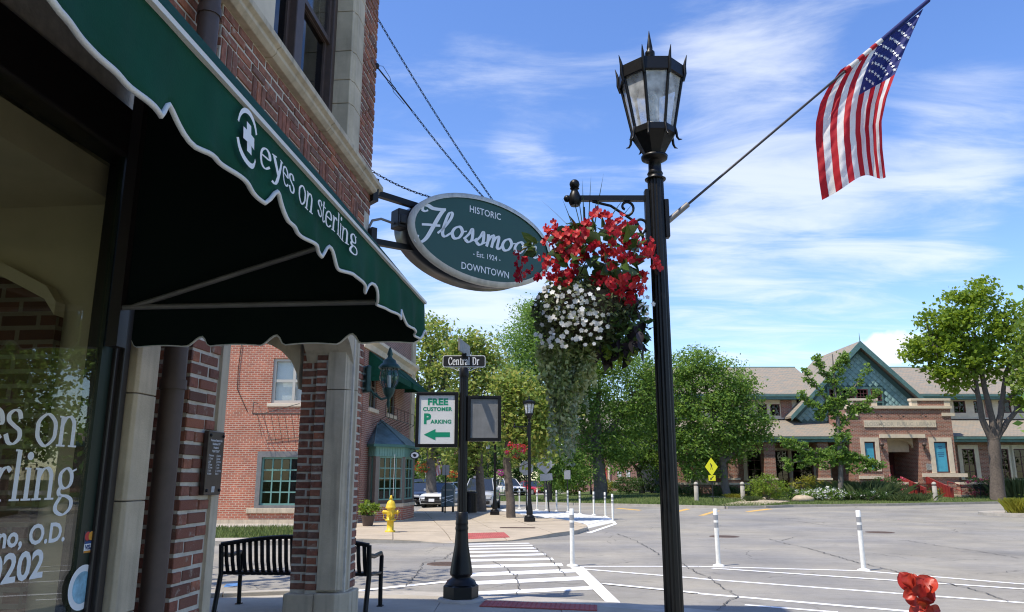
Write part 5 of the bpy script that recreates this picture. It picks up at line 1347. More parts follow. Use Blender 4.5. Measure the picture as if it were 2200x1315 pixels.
tr_px = [(1190, 495), (1200, 510), (1182, 500), (1205, 530), (1190, 545), (1170, 555), (1200, 565), (1180, 575), (1215, 500), (1222, 520), (1230, 540), (1240, 515), (1250, 535), (1215, 545), (1235, 560), (1205, 580), (1290, 460), (1275, 465), (1300, 470), (1335, 470), (1320, 478), (1310, 492), (1340, 490), (1325, 505),
         (1355, 505), (1345, 525), (1335, 515), (1370, 520), (1390, 530), (1405, 535), (1380, 545), (1400, 560), (1410, 575), (1360, 495), (1320, 530), (1310, 540), (1300, 530), (1290, 545), (1330, 550), (1345, 560), (1290, 590), (1280, 600), (1300, 595), (1340, 600), (1350, 615), (1310, 605),
         (1360, 625), (1350, 635), (1345, 642), (1330, 640), (1370, 600), (1375, 615), (1180, 590), (1195, 600), (1222, 600), (1112, 545), (1118, 575), (1135, 585), (1120, 588), (1145, 588), (1130, 555), (1260, 480), (1250, 500), (1305, 560), (1312, 575), (1385, 590), (1325, 625), (1235, 580), (1255, 560), (1185, 520), (1365, 550), (1395, 545), (1280, 530)]
for px, py in tr_px:
    dd = -.24 + .2 * ((px - 1285) / 130) ** 2 + rnd.uniform(-.05, .05)
    for _ in range(5): flower('begonia_bloom', bloom, hp(px + rnd.gauss(0, 7), py + rnd.gauss(0, 7), dd + rnd.gauss(0, .02)), cR, .0225)
wp_ = []
for _ in range(140):
    a = rnd.gauss(0, 1); px, py = 1235 + rnd.gauss(0, 44), 682 + rnd.gauss(0, 40)
    if 1150 < px < 1310 and 612 < py < 752: wp_.append((px, py))
wp_ += [(1380 + rnd.gauss(0, 8), 655 + rnd.gauss(0, 16)) for _ in range(16)] + [(1165 + rnd.random() * 40, 610 + rnd.random() * 40) for _ in range(10)] + [(1150 + rnd.random() * 40, 715 + rnd.random() * 25) for _ in range(6)]
for px, py in wp_:
    dd = -.30 + .22 * ((px - 1262) / 130) ** 2 + rnd.uniform(-.04, .02); flower('petunia', petunia, hp(px, py, dd), cW, .0145)
# small leaves of the mound and of the trailing vines
P1 = np.array([tuple(ellp(cW, (.34, .33, .25), .6)()) for _ in range(5200)])
stuff(part_mesh('petunia_foliage', cards_mesh('petunia_foliage', P1, .034, ramp_mat('petunia_leaf', [(.05, .07, .025), (.085, .115, .04), (.14, .17, .07), (.04, .045, .03)], 'island', .6, trans=.25, noise=0), .5), hb))
P2 = np.array([tuple(ellp(cD, (.2, .26, .22), .3)()) for _ in range(700)])
stuff(part_mesh('dark_foliage', cards_mesh('dark_foliage', P2, .05, LEAF['dark'], .5), hb))
def strands(n, x0, x1, ytop, ybot, spread, mat, leaf, name, per=40, dd=.12, taper=1.0):
    P = []; mb = MB()
    for _ in range(n):
        px = rnd.uniform(x0, x1); yb = ytop + (ybot - ytop) * rnd.uniform(.45, 1) * (1 - taper * abs((px - (x0 + x1) / 2) / (x1 - x0)) * .9); q = rnd.uniform(-dd, dd); cur = []
        drift = rnd.uniform(-spread, spread)
        for k in range(9):
            t = k / 8; cur.append(hp(px + drift * t + 5 * math.sin(t * 6 + px), ytop + (yb - ytop) * t, q + .02 * math.sin(t * 5)))
        mb.tube(cur, .0018, 4, cap=False)
        for k in range(per):
            t = rnd.random() * 7.99; i = int(t); c = cur[i].lerp(cur[i + 1], t - i); P.append((c.x + rnd.gauss(0, .012), c.y + rnd.gauss(0, .012), c.z + rnd.gauss(0, .01)))
    o = stuff(part_mesh(name, cards_mesh(name, P, leaf, mat, .55), hb)); stuff(mb.build('vine_stem', LEAF['mid'], hb))
strands(95, 1164, 1270, 738, 950, 8, ramp_mat('variegated_leaf', [(.22, .28, .08), (.34, .40, .15), (.52, .55, .30), (.17, .23, .06)], 'island', .6, trans=.35, noise=0), .038, 'trailing_vine', 50, .12, 1.25)
strands(26, 1186, 1252, 790, 1015, 18, ramp_mat('silver_leaf', [(.26, .30, .18), (.36, .40, .26), (.22, .27, .14)], 'island', .7, trans=.2, noise=0), .027, 'silver_vine', 110, .09, .4)
strands(12, 1300, 1375, 740, 790, 6, LEAF['bright'], .04, 'lime_vine', 22, .12)
spk = ramp_mat('spike_leaf', [(.05, .08, .03), (.09, .12, .05), (.14, .15, .07)], 'object', .5, noise=0)
for tip, bs in (((1160, 428), (1228, 492)), ((1207, 425), (1232, 490)), ((1222, 390), (1248, 490)), ((1251, 383), (1255, 490)), ((1270, 375), (1264, 490)), ((1297, 372), (1278, 480)), ((1345, 420), (1300, 485)), ((1362, 434), (1320, 490)), ((1240, 405), (1252, 490)), ((1285, 420), (1272, 480))):
    a, b = hp(*bs, -.05), hp(*tip, rnd.uniform(-.1, .1)); c = a.lerp(b, .5); m = MB(); w = .006
    side = Vector((.7, .7, 0)).normalized() * w
    m.add([a - side, a + side, c - side * .8 + Vector((0, 0, .006)), c + side * .8 + Vector((0, 0, .006)), b], [(0, 1, 3, 2), (2, 3, 4)], True); m.build('spike_leaf', spk, hb)

# ================================================================ street sign pole
sp_ = G(990, 1291, .03); spD = rd_of(sp_.x, sp_.y)[1]
ss = thing('street_sign_pole', 'black fluted pole with street name blades, a parking sign box and a blank box', 'street sign', sp_, R(YAW))
bk = M_['black_metal']
m = MB(); m.lathe([(.31, 0), (.3, .035), (.28, .04)], 24); m.build('footing', M_['kerb'], ss)
m = MB(); m.lathe([(.235, .04), (.235, .19), (.215, .21)], 6, smooth=False, rot=R(10)); m.lathe([(.21, .21), (.185, .26), (.13, .29), (.125, .31), (.15, .33), (.15, .35)], 24); m.lathe([(.152, .35), (.14, .44), (.095, .7), (.082, .9)], 32, flute=.08); m.lathe([(.085, .9), (.09, .93), (.08, .96), (.086, .98), (.086, 1.0), (.08, 1.03), (.082, 1.13), (.07, 1.14)], 24); m.build('base', bk, ss)
m = MB(); zt0 = RZ(997, 790, spD)[1] - .03; m.lathe([(.066, 1.13), (.06, zt0 - .12)], 28, flute=.08, smooth=False); m.lathe([(.066, zt0 - .14), (.072, zt0 - .1), (.066, zt0 - .04), (.05, zt0)], 16); m.build('pole', bk, ss)
def sl_(px, py): r, z = RZ(px, py, spD); return r - rd_of(sp_.x, sp_.y)[0], z - .03
def sign_box(x0, y0, x1, y1, facemat, face_label):
    a, b = sl_(x0, y1), sl_(x1, y0); m = MB(); fw = .045; d0, d1 = -.05, .05
    m.box(a[0], a[0] + fw, d0, d1, a[1], b[1]); m.box(b[0] - fw, b[0], d0, d1, a[1], b[1]); m.box(a[0] + fw, b[0] - fw, d0, d1, a[1], a[1] + fw); m.box(a[0] + fw, b[0] - fw, d0, d1, b[1] - fw, b[1])
    o = m.build('sign_frame', bk, ss, bevel=.006); f = MB(); f.box(a[0] + fw, b[0] - fw, -.03, .03, a[1] + fw, b[1] - fw); q = f.build('sign_panel', facemat, ss); q['label'] = face_label
    return a, b
a, b = sign_box(892, 843, 985, 961, plain('sign_white', (.76, .76, .74), .5, var=.05, scale=5), 'white parking panel')
gt = plain('sign_green_ink', (.0, .27, .14), .5); cxx = (a[0] + b[0]) / 2
def sg(px, py): x, z = sl_(px, py); return frame_m((x, -.0318, z), (1, 0, 0), (0, 0, 1), (0, -1, 0))
text('FREE', sg(941, 870), ss, gt, .122, 1.1, .0055, 1.04); text('CUSTOMER', sg(940, 883), ss, gt, .072, 1.05, .0028, 1.04); text('P', sg(918, 910), ss, gt, .19, 1.0, .009); text('ARKING', sg(948, 910), ss, gt, .072, 1.05, .0028, 1.04)
m = MB(); m.add([(*((lambda q: (q[0], -.032, q[1]))(sl_(x, y))),) for x, y in ((911, 934), (936, 922), (936, 929), (967, 929), (967, 939), (936, 939), (936, 946))], [(0, 1, 6), (2, 3, 4, 5)]); m.build('arrow', gt, ss)
sign_box(1004, 851, 1077, 948, plain('bare_panel', (.22, .22, .215), .55, .2, var=.15, scale=6, dirt=.25), 'blank grey panel')
def rrect(x0, z0, x1, z1, r, y):
    o = []
    for cx_1, cz_1, a0 in ((x1 - r, z1 - r, 0), (x0 + r, z1 - r, 90), (x0 + r, z0 + r, 180), (x1 - r, z0 + r, 270)):
        for k in range(5): q = R(a0 + 22.5 * k); o.append((cx_1 + r * math.cos(q), y, cz_1 + r * math.sin(q)))
    return o
a, b = sl_(951, 789), sl_(1043, 764)
m = MB(); m.prism(rrect(a[0], a[1], b[0], b[1], .03, -.012), (0, .024, 0)); m.build('name_blade', M_['white_print'], ss)
m = MB(); m.prism(rrect(a[0] + .009, a[1] + .009, b[0] - .009, b[1] - .009, .024, -.014), (0, .0015, 0)); m.build('blade_face', plain('black_sheet', (.01, .01, .011), .45), ss)
lt = MB(); w = serif_text(MB(), 'Central Dr', Matrix.Identity(4), .075, sx=.68, track=.1)
serif_parts('Central Dr', frame_m(((a[0] + b[0]) / 2 - w / 2, -.0165, a[1] + .032), (1, 0, 0), (0, 0, 1), (0, -1, 0)), .075, ss, M_['white_print'], .26, .09, .68, .1)
sc_ = MB()
for s_ in (-1, 1):
    sc_.tube([((a[0] + b[0]) / 2 + s_ * q, 0, a[1] + z) for q, z in ((.2, -.005), (.14, -.02), (.1, -.045), (.06, -.05), (.045, -.03), (.065, -.02), (.08, -.035))], .006, 6)
sc_.build('scroll', M_['white_print'], ss)
zt = sl_(996, 764)[1]
m = MB(); m.box(-.012, .012, -.34, .34, zt + .02, zt + .19); o = m.build('name_blade', plain('weathered_blade', (.2, .2, .19), .5, var=.3), ss); o.rotation_euler = (0, 0, R(-9))
m = MB(); m.box(-.035, .035, -.035, .035, zt - .02, zt + .03); m.build('blade_clamp', bk, ss)

# ================================================================ delineators
M_['reflector'] = plain('grey_reflective_band', (.33, .33, .34), .35, .3)
dl = None
def delineator(px, py, label, z=0.0, h=1.05):
    global dl
    p = G(px, py, z)
    if dl is None:
        t = thing('delineator_post', label, 'delineator post', p, 0, 'white flexible posts along the painted lines')
        m = MB(); m.lathe([(.11, 0), (.105, .02), (.06, .035), (.05, .04)], 18); m.build('foot', M_['white_plastic'], t)
        m = MB(); m.lathe([(.042, .03), (.042, h * .6), (.042, h - .01), (.036, h)], 16); m.build('tube', M_['white_plastic'], t)
        for z0 in (h - .16, h - .30):
            m = MB(); m.lathe([(.0435, z0 - .05), (.0435, z0 + .045)], 16); m.build('reflective_band', M_['reflector'], t)
        dl = t; return t
    t = dup(dl, p, rnd.uniform(-.5, .5), label); t.rotation_euler = (R(rnd.uniform(-.5, .5)), R(rnd.uniform(-.5, .5)), t.rotation_euler.z); return t
delineator(1230, 1216, 'white delineator post at the end of the crosswalk beside the thick diagonal line')
delineator(1544, 1216, 'white delineator post on the edge line midway between the two other near posts')
delineator(1856, 1226, 'white delineator post on the edge line above the orange canna flower')
for (px, py), w in zip(((1116, 1092.5), (1132, 1094), (1154, 1095.5), (1174, 1096.5), (1196, 1098.5), (1220, 1100.5), (1246, 1104.5), (1276, 1107), (1301, 1110.5), (1317, 1122)),
                       ('farthest, just left of the lamp post', 'hidden partly behind the far corner lamp post', 'between the lamp post and the diamond sign', 'behind the foot of the diamond sign post', 'first to the right of the diamond sign', 'below the small striped flag', 'below the tree trunk with red door behind, left one', 'standing in front of the grey locust trunk', 'last but one at the outer corner', 'nearest, at the outer corner of the curve')):
    delineator(px, py, 'white post in the curved row, ' + w)

# ================================================================ hydrant, bin, mailbox, planter
hy = thing('fire_hydrant', 'yellow fire hydrant on the far corner pavement in front of the bay window', 'fire hydrant', G(838, 1143, .12), R(YAW))
yl = plain('hydrant_yellow', (.68, .47, .02), .5, var=.14, scale=14, dirt=.25)
m = MB(); m.lathe([(.15, 0), (.15, .04), (.1, .05), (.1, .3), (.15, .31), (.15, .35), (.11, .36), (.115, .6), (.11, .66)], 20); m.build('barrel', yl, hy)
m = MB(); m.lathe([(.15, .66), (.155, .69), (.14, .71), (.13, .78), (.09, .86), (.04, .9), (.04, .93), (.06, .94), (.03, .97), (.03, 1.02), (.012, 1.03)], 20); m.build('bonnet', yl, hy)
for s_ in (-1, 1):
    m = MB(); m.tube([(s_ * .1, 0, .55), (s_ * .2, 0, .55)], .055, 12); m.tube([(s_ * .19, 0, .55), (s_ * .22, 0, .55)], .065, 8); m.tube([(s_ * .22, 0, .55), (s_ * .25, 0, .55)], .022, 5); m.build('side_cap', yl, hy)
    m = MB(); m.tube([(s_ * .2, -.02, .5), (s_ * .19, -.04, .38), (s_ * .13, -.06, .34), (s_ * .1, -.06, .42)], .008, 5); m.build('chain', yl, hy)
m = MB(); m.tube([(0, -.1, .5), (0, -.2, .5)], .075, 14); m.tube([(0, -.19, .5), (0, -.23, .5)], .088, 8); m.tube([(0, -.23, .5), (0, -.26, .5)], .024, 5); m.build('front_cap', yl, hy)
m = MB(); m.tube([(.05, .02, 1.0), (.06, .05, 2.2)], .006, 5); m.build('marker_rod', plain('rod_white', (.6, .6, .6), .5), hy)

tb = thing('litter_bin', 'round black slatted litter bin on the far pavement beside a tree trunk', 'litter bin', G(1010, 1104, .12), R(YAW))
for k in range(22):
    a = k * 2 * math.pi / 22; m = MB(); m.boxc((0, -.29, .47), (.055, .012, .82), ); o = m.build('slat', bk, tb); o.rotation_euler = (0, 0, a)
m = MB(); m.lathe([(.27, .05), (.27, .88), (.25, .88)], 20); m.build('liner', M_['black_iron'], tb)
m = MB(); m.lathe([(.31, .86), (.315, .9), (.31, .94), (.2, .97), (.2, .93)], 22); m.build('rim', bk, tb)
mbx = thing('mailbox', 'grey blue rounded street mailbox with an envelope emblem near the litter bin', 'mailbox', G(962, 1100, .12), R(YAW))
gb = plain('mailbox_blue_grey', (.11, .15, .16), .45)
prof = [(-.3, .25), (.3, .25), (.3, 1.0)] + [(.3 * math.cos(R(a)), 1.0 + .3 * math.sin(R(a))) for a in range(15, 180, 15)] + [(-.3, 1.0)]
m = MB(); m.prism([(x, -.3, z) for x, z in prof], (0, .6, 0)); m.build('body', gb, mbx, bevel=.02)
for x in (-.24, .24):
    for y in (-.24, .24): m = MB(); m.boxc((x, y, .125), (.06, .06, .25)); m.build('leg', M_['black_iron'], mbx)
m = MB(); m.boxc((0, -.305, 1.0), (.44, .02, .06)); m.build('pull_door', M_['alu'], mbx)
em = MB()
for p, q in (((-.27, .62), (.26, .74)), ((-.27, .62), (.27, .44)), ((-.25, .40), (.27, .60))): em.prism([(p[0], -.306, p[1]), (q[0], -.306, q[1]), (q[0], -.306, q[1] + .035), (p[0], -.306, p[1] + .035)], (0, .004, 0))
em.build('emblem', M_['white_print'], mbx)

def fern_pot(loc, label, leaf, r, h, n, size, pot_=True, name='potted_plant'):
    t = thing(name, label, 'plant', loc, R(YAW)); 
    if pot_:
        m = MB(); m.lathe([(.16, 0), (.22, .3), (.24, .33), (.21, .33)], 16); m.build('pot', M_['brown_paint'], t)
    P, _ = clumps((0, 0, h), (r, r, r * .8), n, 22, .06); part_mesh('foliage', cards_mesh('foliage', P, size, leaf, .5), t); return t
fern_pot(G(790, 1130, .12), 'bright green potted plant at the foot of the bay window', LEAF['bright'], .3, .55, 26, .12)
# canna in the foreground bed
cp = W(1975, 1268, 3.0); ca = thing('canna_plant', 'orange red canna flower rising in the nearest foreground', 'flower', (cp.x, cp.y, .03), R(YAW))
cinv = (Matrix.Translation(Vector((cp.x, cp.y, .03))) @ Matrix.Rotation(R(YAW), 4, 'Z')).inverted()
def cpt(px, py, dd=0): return cinv @ W(px, py, 3.0 + dd)
orr = ramp_mat('canna_petal', [(.30, .018, .012), (.48, .05, .018), (.36, .025, .015), (.54, .075, .022), (.24, .014, .012)], 'object', .4, trans=.25, noise=.3, nscale=40)
m = MB(); m.tube([(0, 0, 0), cpt(1990, 1320), cpt(1980, 1275)], [.012, .009, .005], 8); m.build('stem', plain('dark_stem', (.08, .03, .03), .5), ca)
def petal_mesh():
    m = MB(); V = []; n_, k_ = 10, 6
    for i in range(n_ + 1):
        t = i / n_; w_ = .42 * max(.0, math.sin(math.pi * min(.995, .04 + .96 * t ** 1.35))) ** .55
        for j in range(k_ + 1): q = j / k_ * 2 - 1; V.append((q * w_, t, .22 * q * q * w_ * 2 - .30 * t * t + .05 * math.sin(t * 8 + q * 3) + .03 * math.sin(q * 9 + t * 5) * t))
    m.add(V, [(i * (k_ + 1) + j, i * (k_ + 1) + j + 1, (i + 1) * (k_ + 1) + j + 1, (i + 1) * (k_ + 1) + j) for i in range(n_) for j in range(k_)], True); return m.mesh('petal', orr)
ptl = petal_mesh()
def petal(b, t_, wd, roll=0.0):
    wd *= 1.3; roll *= 1.0
    p, q = cpt(*b), cpt(*t_); d = q - p; L = d.length; d.normalize(); toc = (cinv @ Vector((0, 0, EYE)) - p).normalized(); x_ = d.cross(toc).normalized(); z_ = x_.cross(d)
    Mr = Matrix.Rotation(roll, 4, d); x_ = Mr @ x_; z_ = Mr @ z_; inst('petal', ptl, ca, frame_m(p, x_ * wd, d * L, z_ * wd))
for b, t_, w_, ro in (((1962, 1272), (1938, 1232), .062, .2), ((1958, 1265, -.02), (1952, 1236, -.03), .05, -.5), ((1975, 1275), (2005, 1240, -.02), .07, -.3), ((1978, 1280, -.02), (2008, 1268, -.04), .06, .4), ((1970, 1268, -.03), (1985, 1248, -.05), .06, .1), ((1965, 1275, -.02), (1945, 1280, -.03), .04, .2),
                      ((1972, 1290, -.02), (1952, 1288, -.03), .045, 0), ((1980, 1295), (2003, 1300), .05, .2), ((1985, 1300), (1992, 1275, -.05), .05, .3), ((1988, 1312), (1965, 1300, -.03), .05, -.2), ((1990, 1312), (2025, 1312), .04, 0), ((1965, 1262, .02), (1964, 1233, .02), .03, 0), ((1980, 1305, -.02), (1960, 1318, -.04), .045, .1), ((1985, 1310, -.02), (2003, 1318, -.04), .045, .1), ((1972, 1282, -.04), (1978, 1262, -.07), .045, 0)):
    petal(b, t_, w_, ro)
bd = leaf_mesh('bud', plain('canna_bud', (.2, .03, .035), .5), .3, 4, .1)
for b, t_ in (((1975, 1310), (1953, 1285)), ((1980, 1312), (1950, 1312)), ((1985, 1318), (1965, 1305))):
    p, q = cpt(*b), cpt(*t_); d = q - p; x_ = d.cross(Vector((0, 1, .2))).normalized(); inst('bud', bd, ca, frame_m(p, x_ * .04, d, x_.cross(d).normalized() * .04))
lm = leaf_mesh('leaf', LEAF['mid'], .35, 6, .3)
for a in range(5):
    d = Vector((math.cos(a * 1.3), math.sin(a * 1.3), 1.4)).normalized(); x_ = d.cross(Vector((0, 0, 1))).normalized(); inst('leaf', lm, ca, frame_m((0, 0, .15 + .09 * a), x_ * .4, d * .42, x_.cross(d) * .4))
# ================================================================ helpers for walls with openings
def wall_holes(mb, x0, x1, z0, z1, y0, y1, holes=(), M=None):
    xs = sorted({x0, x1, *[min(max(h[0], x0), x1) for h in holes], *[min(max(h[1], x0), x1) for h in holes]})
    for a, b in zip(xs, xs[1:]):
        if b - a < 1e-4: continue
        c = (a + b) / 2; hs = sorted((h[2], h[3]) for h in holes if h[0] < c < h[1]); z = z0
        for p, q in hs:
            if p > z: mb.box(a, b, y0, y1, z, min(p, z1), M)
            z = max(z, q)
        if z < z1: mb.box(a, b, y0, y1, z, z1, M)
    return mb
def window(parent, x0, x1, z0, z1, y, cols, rows, fmat, gmat, fw=.06, mw=.03, M=None, name='window', back=None, depth=.1, mid=None):
    """frame set back from y (outside is towards -y); panes are separate pieces"""
    m = MB(); yo = y + .06
    m.box(x0, x0 + fw, yo, yo + depth, z0, z1, M); m.box(x1 - fw, x1, yo, yo + depth, z0, z1, M)
    m.box(x0 + fw, x1 - fw, yo, yo + depth, z0, z0 + fw, M); m.box(x0 + fw, x1 - fw, yo, yo + depth, z1 - fw, z1, M)
    W_, H_ = x1 - x0 - 2 * fw, z1 - z0 - 2 * fw
    for i in range(1, cols): x = x0 + fw + W_ * i / cols; m.box(x - mw / 2, x + mw / 2, yo + .02, yo + depth - .02, z0 + fw, z1 - fw, M)
    for j in range(1, rows):
        z = z0 + fw + H_ * j / rows
        for i in range(cols): m.box(x0 + fw + W_ * i / cols + (mw / 2 if i else 0), x0 + fw + W_ * (i + 1) / cols - (mw / 2 if i < cols - 1 else 0), yo + .022, yo + depth - .022, z - mw / 2, z + mw / 2, M)
    w = m.build(name, fmat, parent)
    for i in range(cols):
        for j in range(rows):
            g = MB(); g.box(x0 + fw + W_ * i / cols + mw * .3, x0 + fw + W_ * (i + 1) / cols - mw * .3, yo + .045, yo + .052, z0 + fw + H_ * j / rows + mw * .3, z0 + fw + H_ * (j + 1) / rows - mw * .3, M); g.build('pane', gmat, w)
    if back is not None:
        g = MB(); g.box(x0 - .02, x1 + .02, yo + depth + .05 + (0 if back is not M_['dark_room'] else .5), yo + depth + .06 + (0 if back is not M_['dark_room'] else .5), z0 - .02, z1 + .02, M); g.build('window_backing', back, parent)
    return w
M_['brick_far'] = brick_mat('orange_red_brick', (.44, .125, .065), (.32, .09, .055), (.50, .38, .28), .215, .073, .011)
M_['brick_lib'] = brick_mat('library_brown_brick', (.34, .13, .085), (.19, .085, .062), (.40, .32, .25), .3, .10, .014, var=.2)
M_['blind'] = plain('white_blind', (.7, .7, .66), .8, var=.06, scale=3)

# ================================================================ the building across the side street
OR, OD = -5.4, 27.5
ob = thing('brick_building', 'orange red brick building across the side street with a teal barber bay', 'building', RD(OR, OD, 0), R(YAW))
def ox(px, py, D=OD): r, z = RZ(px, py, D); return r - OR, z
w1 = (*[ox(582, 862)[0], ox(674, 862)[0]], ox(600, 866)[1], ox(600, 770)[1]); w2 = (ox(552, 1000)[0], ox(694, 1000)[0], ox(600, 1092)[1], ox(600, 970)[1])
m = MB(); wall_holes(m, -12, 0, .25, 9, 0, .3, [w1, w2, (w1[0] - 4.2, w1[0] - 2.6, w1[2], w1[3])]); m.build('front_wall', M_['brick_far'], ob)
m = MB(); m.box(-12, .02, -.03, .3, 0, .248); m.build('foundation', M_['stone'], ob)
window(ob, *w1[:2], w1[2], w1[3], 0, 2, 2, plain('cream_sash', (.45, .43, .37), .6), M_['glass'], .1, .1, back=M_['blind'])
window(ob, w1[0] - 4.2, w1[0] - 2.6, w1[2], w1[3], 0, 2, 2, M_['blind'], M_['glass'], .1, .1, back=M_['blind'])
m = MB(); m.box(w1[0] - .12, w1[1] + .12, -.06, .1, w1[2] - .13, w1[2] - .003); m.build('sill', M_['stone_warm'], ob, bevel=.01)
m = MB(); m.box(w2[0] - .25, w2[1] + .2, -.08, .1, w2[2] - .16, w2[2] - .003); m.build('sill', M_['stone'], ob, bevel=.01)
fo = MB(); wall_holes(fo, w2[0] + .002, w2[1] - .002, w2[2], w2[3] - .002, -.02, .06, [(w2[0] + .16, w2[1] - .16, w2[2] + .1, w2[3] - .2)]); fo.build('window_surround', M_['dull_alu'], ob)
window(ob, w2[0] + .16, w2[1] - .16, w2[2] + .1, w2[3] - .2, 0, 6, 4, M_['teal_paint'], M_['glass_dark'], .06, .045, back=M_['dark_room'])
m = MB(); m.box(w2[0], w2[1], .3, .6, w2[2] - .1, w2[2] + .15); m.build('window_shelf', M_['brown_paint'], ob)
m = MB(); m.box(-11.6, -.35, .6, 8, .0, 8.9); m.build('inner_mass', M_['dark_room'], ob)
# iron balcony rail and loose cable
m = MB()
bx0, bx1, bz0, bz1 = ox(553, 890)[0], ox(668, 890)[0], ox(600, 900)[1], ox(600, 867)[1]
for z in (bz0 + .15, bz0 + .12): m.tube([(bx0, -.5, z), (bx1, -.5, z)], .014, 5)
m.tube([(bx0, -.02, bz0 + .14), (bx0, -.5, bz0 + .14), (bx0, -.5, bz1), (bx0, -.02, bz1)], .014, 5); m.tube([(bx0 + .3, -.45, bz0 + .14), (bx1 - .3, -.45, bz0 + .5)], .012, 5)
for k in range(7): x = bx0 + .25 + k * .24; m.tube([(x, -.03, bz0 - .7 - .05 * k), (x - .1, -.5, bz0 + .14)], .008, 4)
m.tube([(bx0 + .4, -.03, bz0 - .75), (bx1, -.03, bz0 - .62)], .01, 4); m.build('iron_rail', M_['black_iron'], ob)
c0 = ox(518, 760); m = MB(); m.tube([(c0[0], -.03, c0[1] + .4), (c0[0] - .05, -.03, c0[1] - .6), (c0[0] - .02, -.03, c0[1] - 1.3), (c0[0] + .4, -.03, c0[1] - 2.1)], .013, 5); m.build('cable', M_['black_iron'], ob)
# street side, running away from us
sd = Matrix.Rotation(R(-YAW), 4, 'Z') @ Matrix.Rotation(R(90), 4, 'Z')     # local x runs away along the street, -y is outside
SM = sd
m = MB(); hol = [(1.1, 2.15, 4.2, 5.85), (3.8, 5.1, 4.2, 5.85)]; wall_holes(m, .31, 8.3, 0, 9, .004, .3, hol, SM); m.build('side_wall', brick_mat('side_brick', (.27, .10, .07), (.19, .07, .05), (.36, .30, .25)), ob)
for h in hol:
    window(ob, *h, 0, 2, 2, M_['dull_alu'], M_['glass_dark'], .07, .05, SM, back=M_['dark_room'])
    m = MB(); m.box(h[0] - .1, h[1] + .1, -.07, .1, h[2] - .14, h[2] - .003, SM); m.build('sill', M_['stone_warm'], ob)
m = MB(); m.prism([SM @ Vector(p) for p in ((.0, -.28, 6.75), (.0, -.28, 6.62), (.0, -.12, 6.5), (.0, -.06, 6.3), (.0, 0, 6.3), (.0, 0, 6.78))], SM.to_3x3() @ Vector((8.4, 0, 0))); m.build('cornice', M_['stone_warm'], ob)
m = MB(); m.box(7.8, 8.5, -.08, .4, 0, 9, SM); m.build('corner_stone', M_['stone'], ob)
m = MB(); m.tube([SM @ Vector(p) for p in ((1.6, -.5, 3.9), (6.6, -.5, 3.9))], .014, 5); m.tube([SM @ Vector(p) for p in ((1.6, -.5, 4.35), (6.6, -.5, 4.35))], .012, 5)
for k in range(9): x = 1.6 + k * .62; m.tube([SM @ Vector(p) for p in ((x, -.5, 3.9), (x, -.5, 4.35))], .009, 4); m.tube([SM @ Vector(p) for p in ((x, 0, 3.6), (x, -.5, 3.9))], .009, 4)
m.build('iron_rail', M_['black_iron'], ob)
for a, b, lab in ((.8, 3.1, 'small green canvas awning over the nearer upper window opposite'), (3.5, 6.6, 'small green canvas awning over the farther upper window opposite')):
    t = thing('window_awning', lab, 'awning', RD(OR, OD, 0), R(YAW), 'green window awnings opposite'); P = lambda x, y, z: SM @ Vector((x, y, z))
    m = MB(); m.add([P(a, -.02, 6.25), P(b, -.02, 6.25), P(b, -1.1, 5.35), P(a, -1.1, 5.35)], [(0, 1, 2, 3)]); m.add([P(a, -.02, 6.25), P(a, -1.1, 5.35), P(a, -.02, 5.35)], [(0, 1, 2)]); m.add([P(b, -.02, 6.25), P(b, -1.1, 5.35), P(b, -.02, 5.35)], [(2, 1, 0)])
    o = m.build('canopy', M_['green_canvas'], t); o.modifiers.new('t', 'SOLIDIFY').thickness = .02
    m = MB(); m.add([P(a, -1.102, 5.35), P(b, -1.102, 5.35), P(b, -1.102, 5.15), P(a, -1.102, 5.15)], [(0, 1, 2, 3)]); m.add([P(a - .003, -1.1, 5.35), P(a - .003, -.02, 5.35), P(a - .003, -.02, 5.15), P(a - .003, -1.1, 5.15)], [(0, 1, 2, 3)]); o = m.build('valance', M_['green_canvas'], t); o.modifiers.new('t', 'SOLIDIFY').thickness = .01
    m = MB(); m.tube([P(a + .02, -1.09, 5.34), P(b - .02, -1.09, 5.34)], .015, 5); m.tube([P(a + .02, -.03, 5.34), P(a + .02, -1.09, 5.34)], .015, 5); m.build('frame_bar', M_['dull_alu'], t)
# barber bay
def bp_(px, D): return Vector((W(px, 1000, D).x * 0 + (px - 1100) / F * D * 1.012 - OR, D - OD, 0))
BA, BB, BC, BD, BE = Vector((.12, 1.3, 0)), bp_(816, 28.4), bp_(875, 29.2), bp_(896, 31.2), Vector((.60, 6.4, 0))
ring = [BA, BB, BC, BD, BE]
def off(ring, d):
    c = Vector((.9, 3.4, 0)); return [c + (p - c) * (1 + d / max(.1, (p - c).length)) for p in ring]
def bay_prism(mb, d, z0, z1): r = off(ring, d); mb.prism([(p.x, p.y, z0) for p in r], (0, 0, z1 - z0))
m = MB(); bay_prism(m, .05, .15, .62); m.build('bay_base', M_['brick_far'], ob)
m = MB(); bay_prism(m, .14, 0, .147); m.build('bay_footing', M_['stone'], ob)
m = MB(); bay_prism(m, .09, .622, .74); m.build('bay_sill', M_['stone'], ob)
m = MB(); bay_prism(m, .03, 2.42, 2.76); m.build('bay_frieze', M_['teal_paint'], ob)
fz = MB()
for p, q in zip(off(ring, .035), off(ring, .035)[1:]):
    n_ = int((q - p).length / .11); t_ = (q - p).normalized(); nn = Vector((t_.y, -t_.x, 0))
    for i in range(n_): a = p.lerp(q, (i + .5) / n_); fz.prism([a - t_ * .008 + Vector((0, 0, 2.44)), a + t_ * .008 + Vector((0, 0, 2.44)), a + t_ * .008 + Vector((0, 0, 2.74)), a - t_ * .008 + Vector((0, 0, 2.74))], nn * .012)
stuff(fz.build('frieze_batten', M_['teal_paint'], ob))
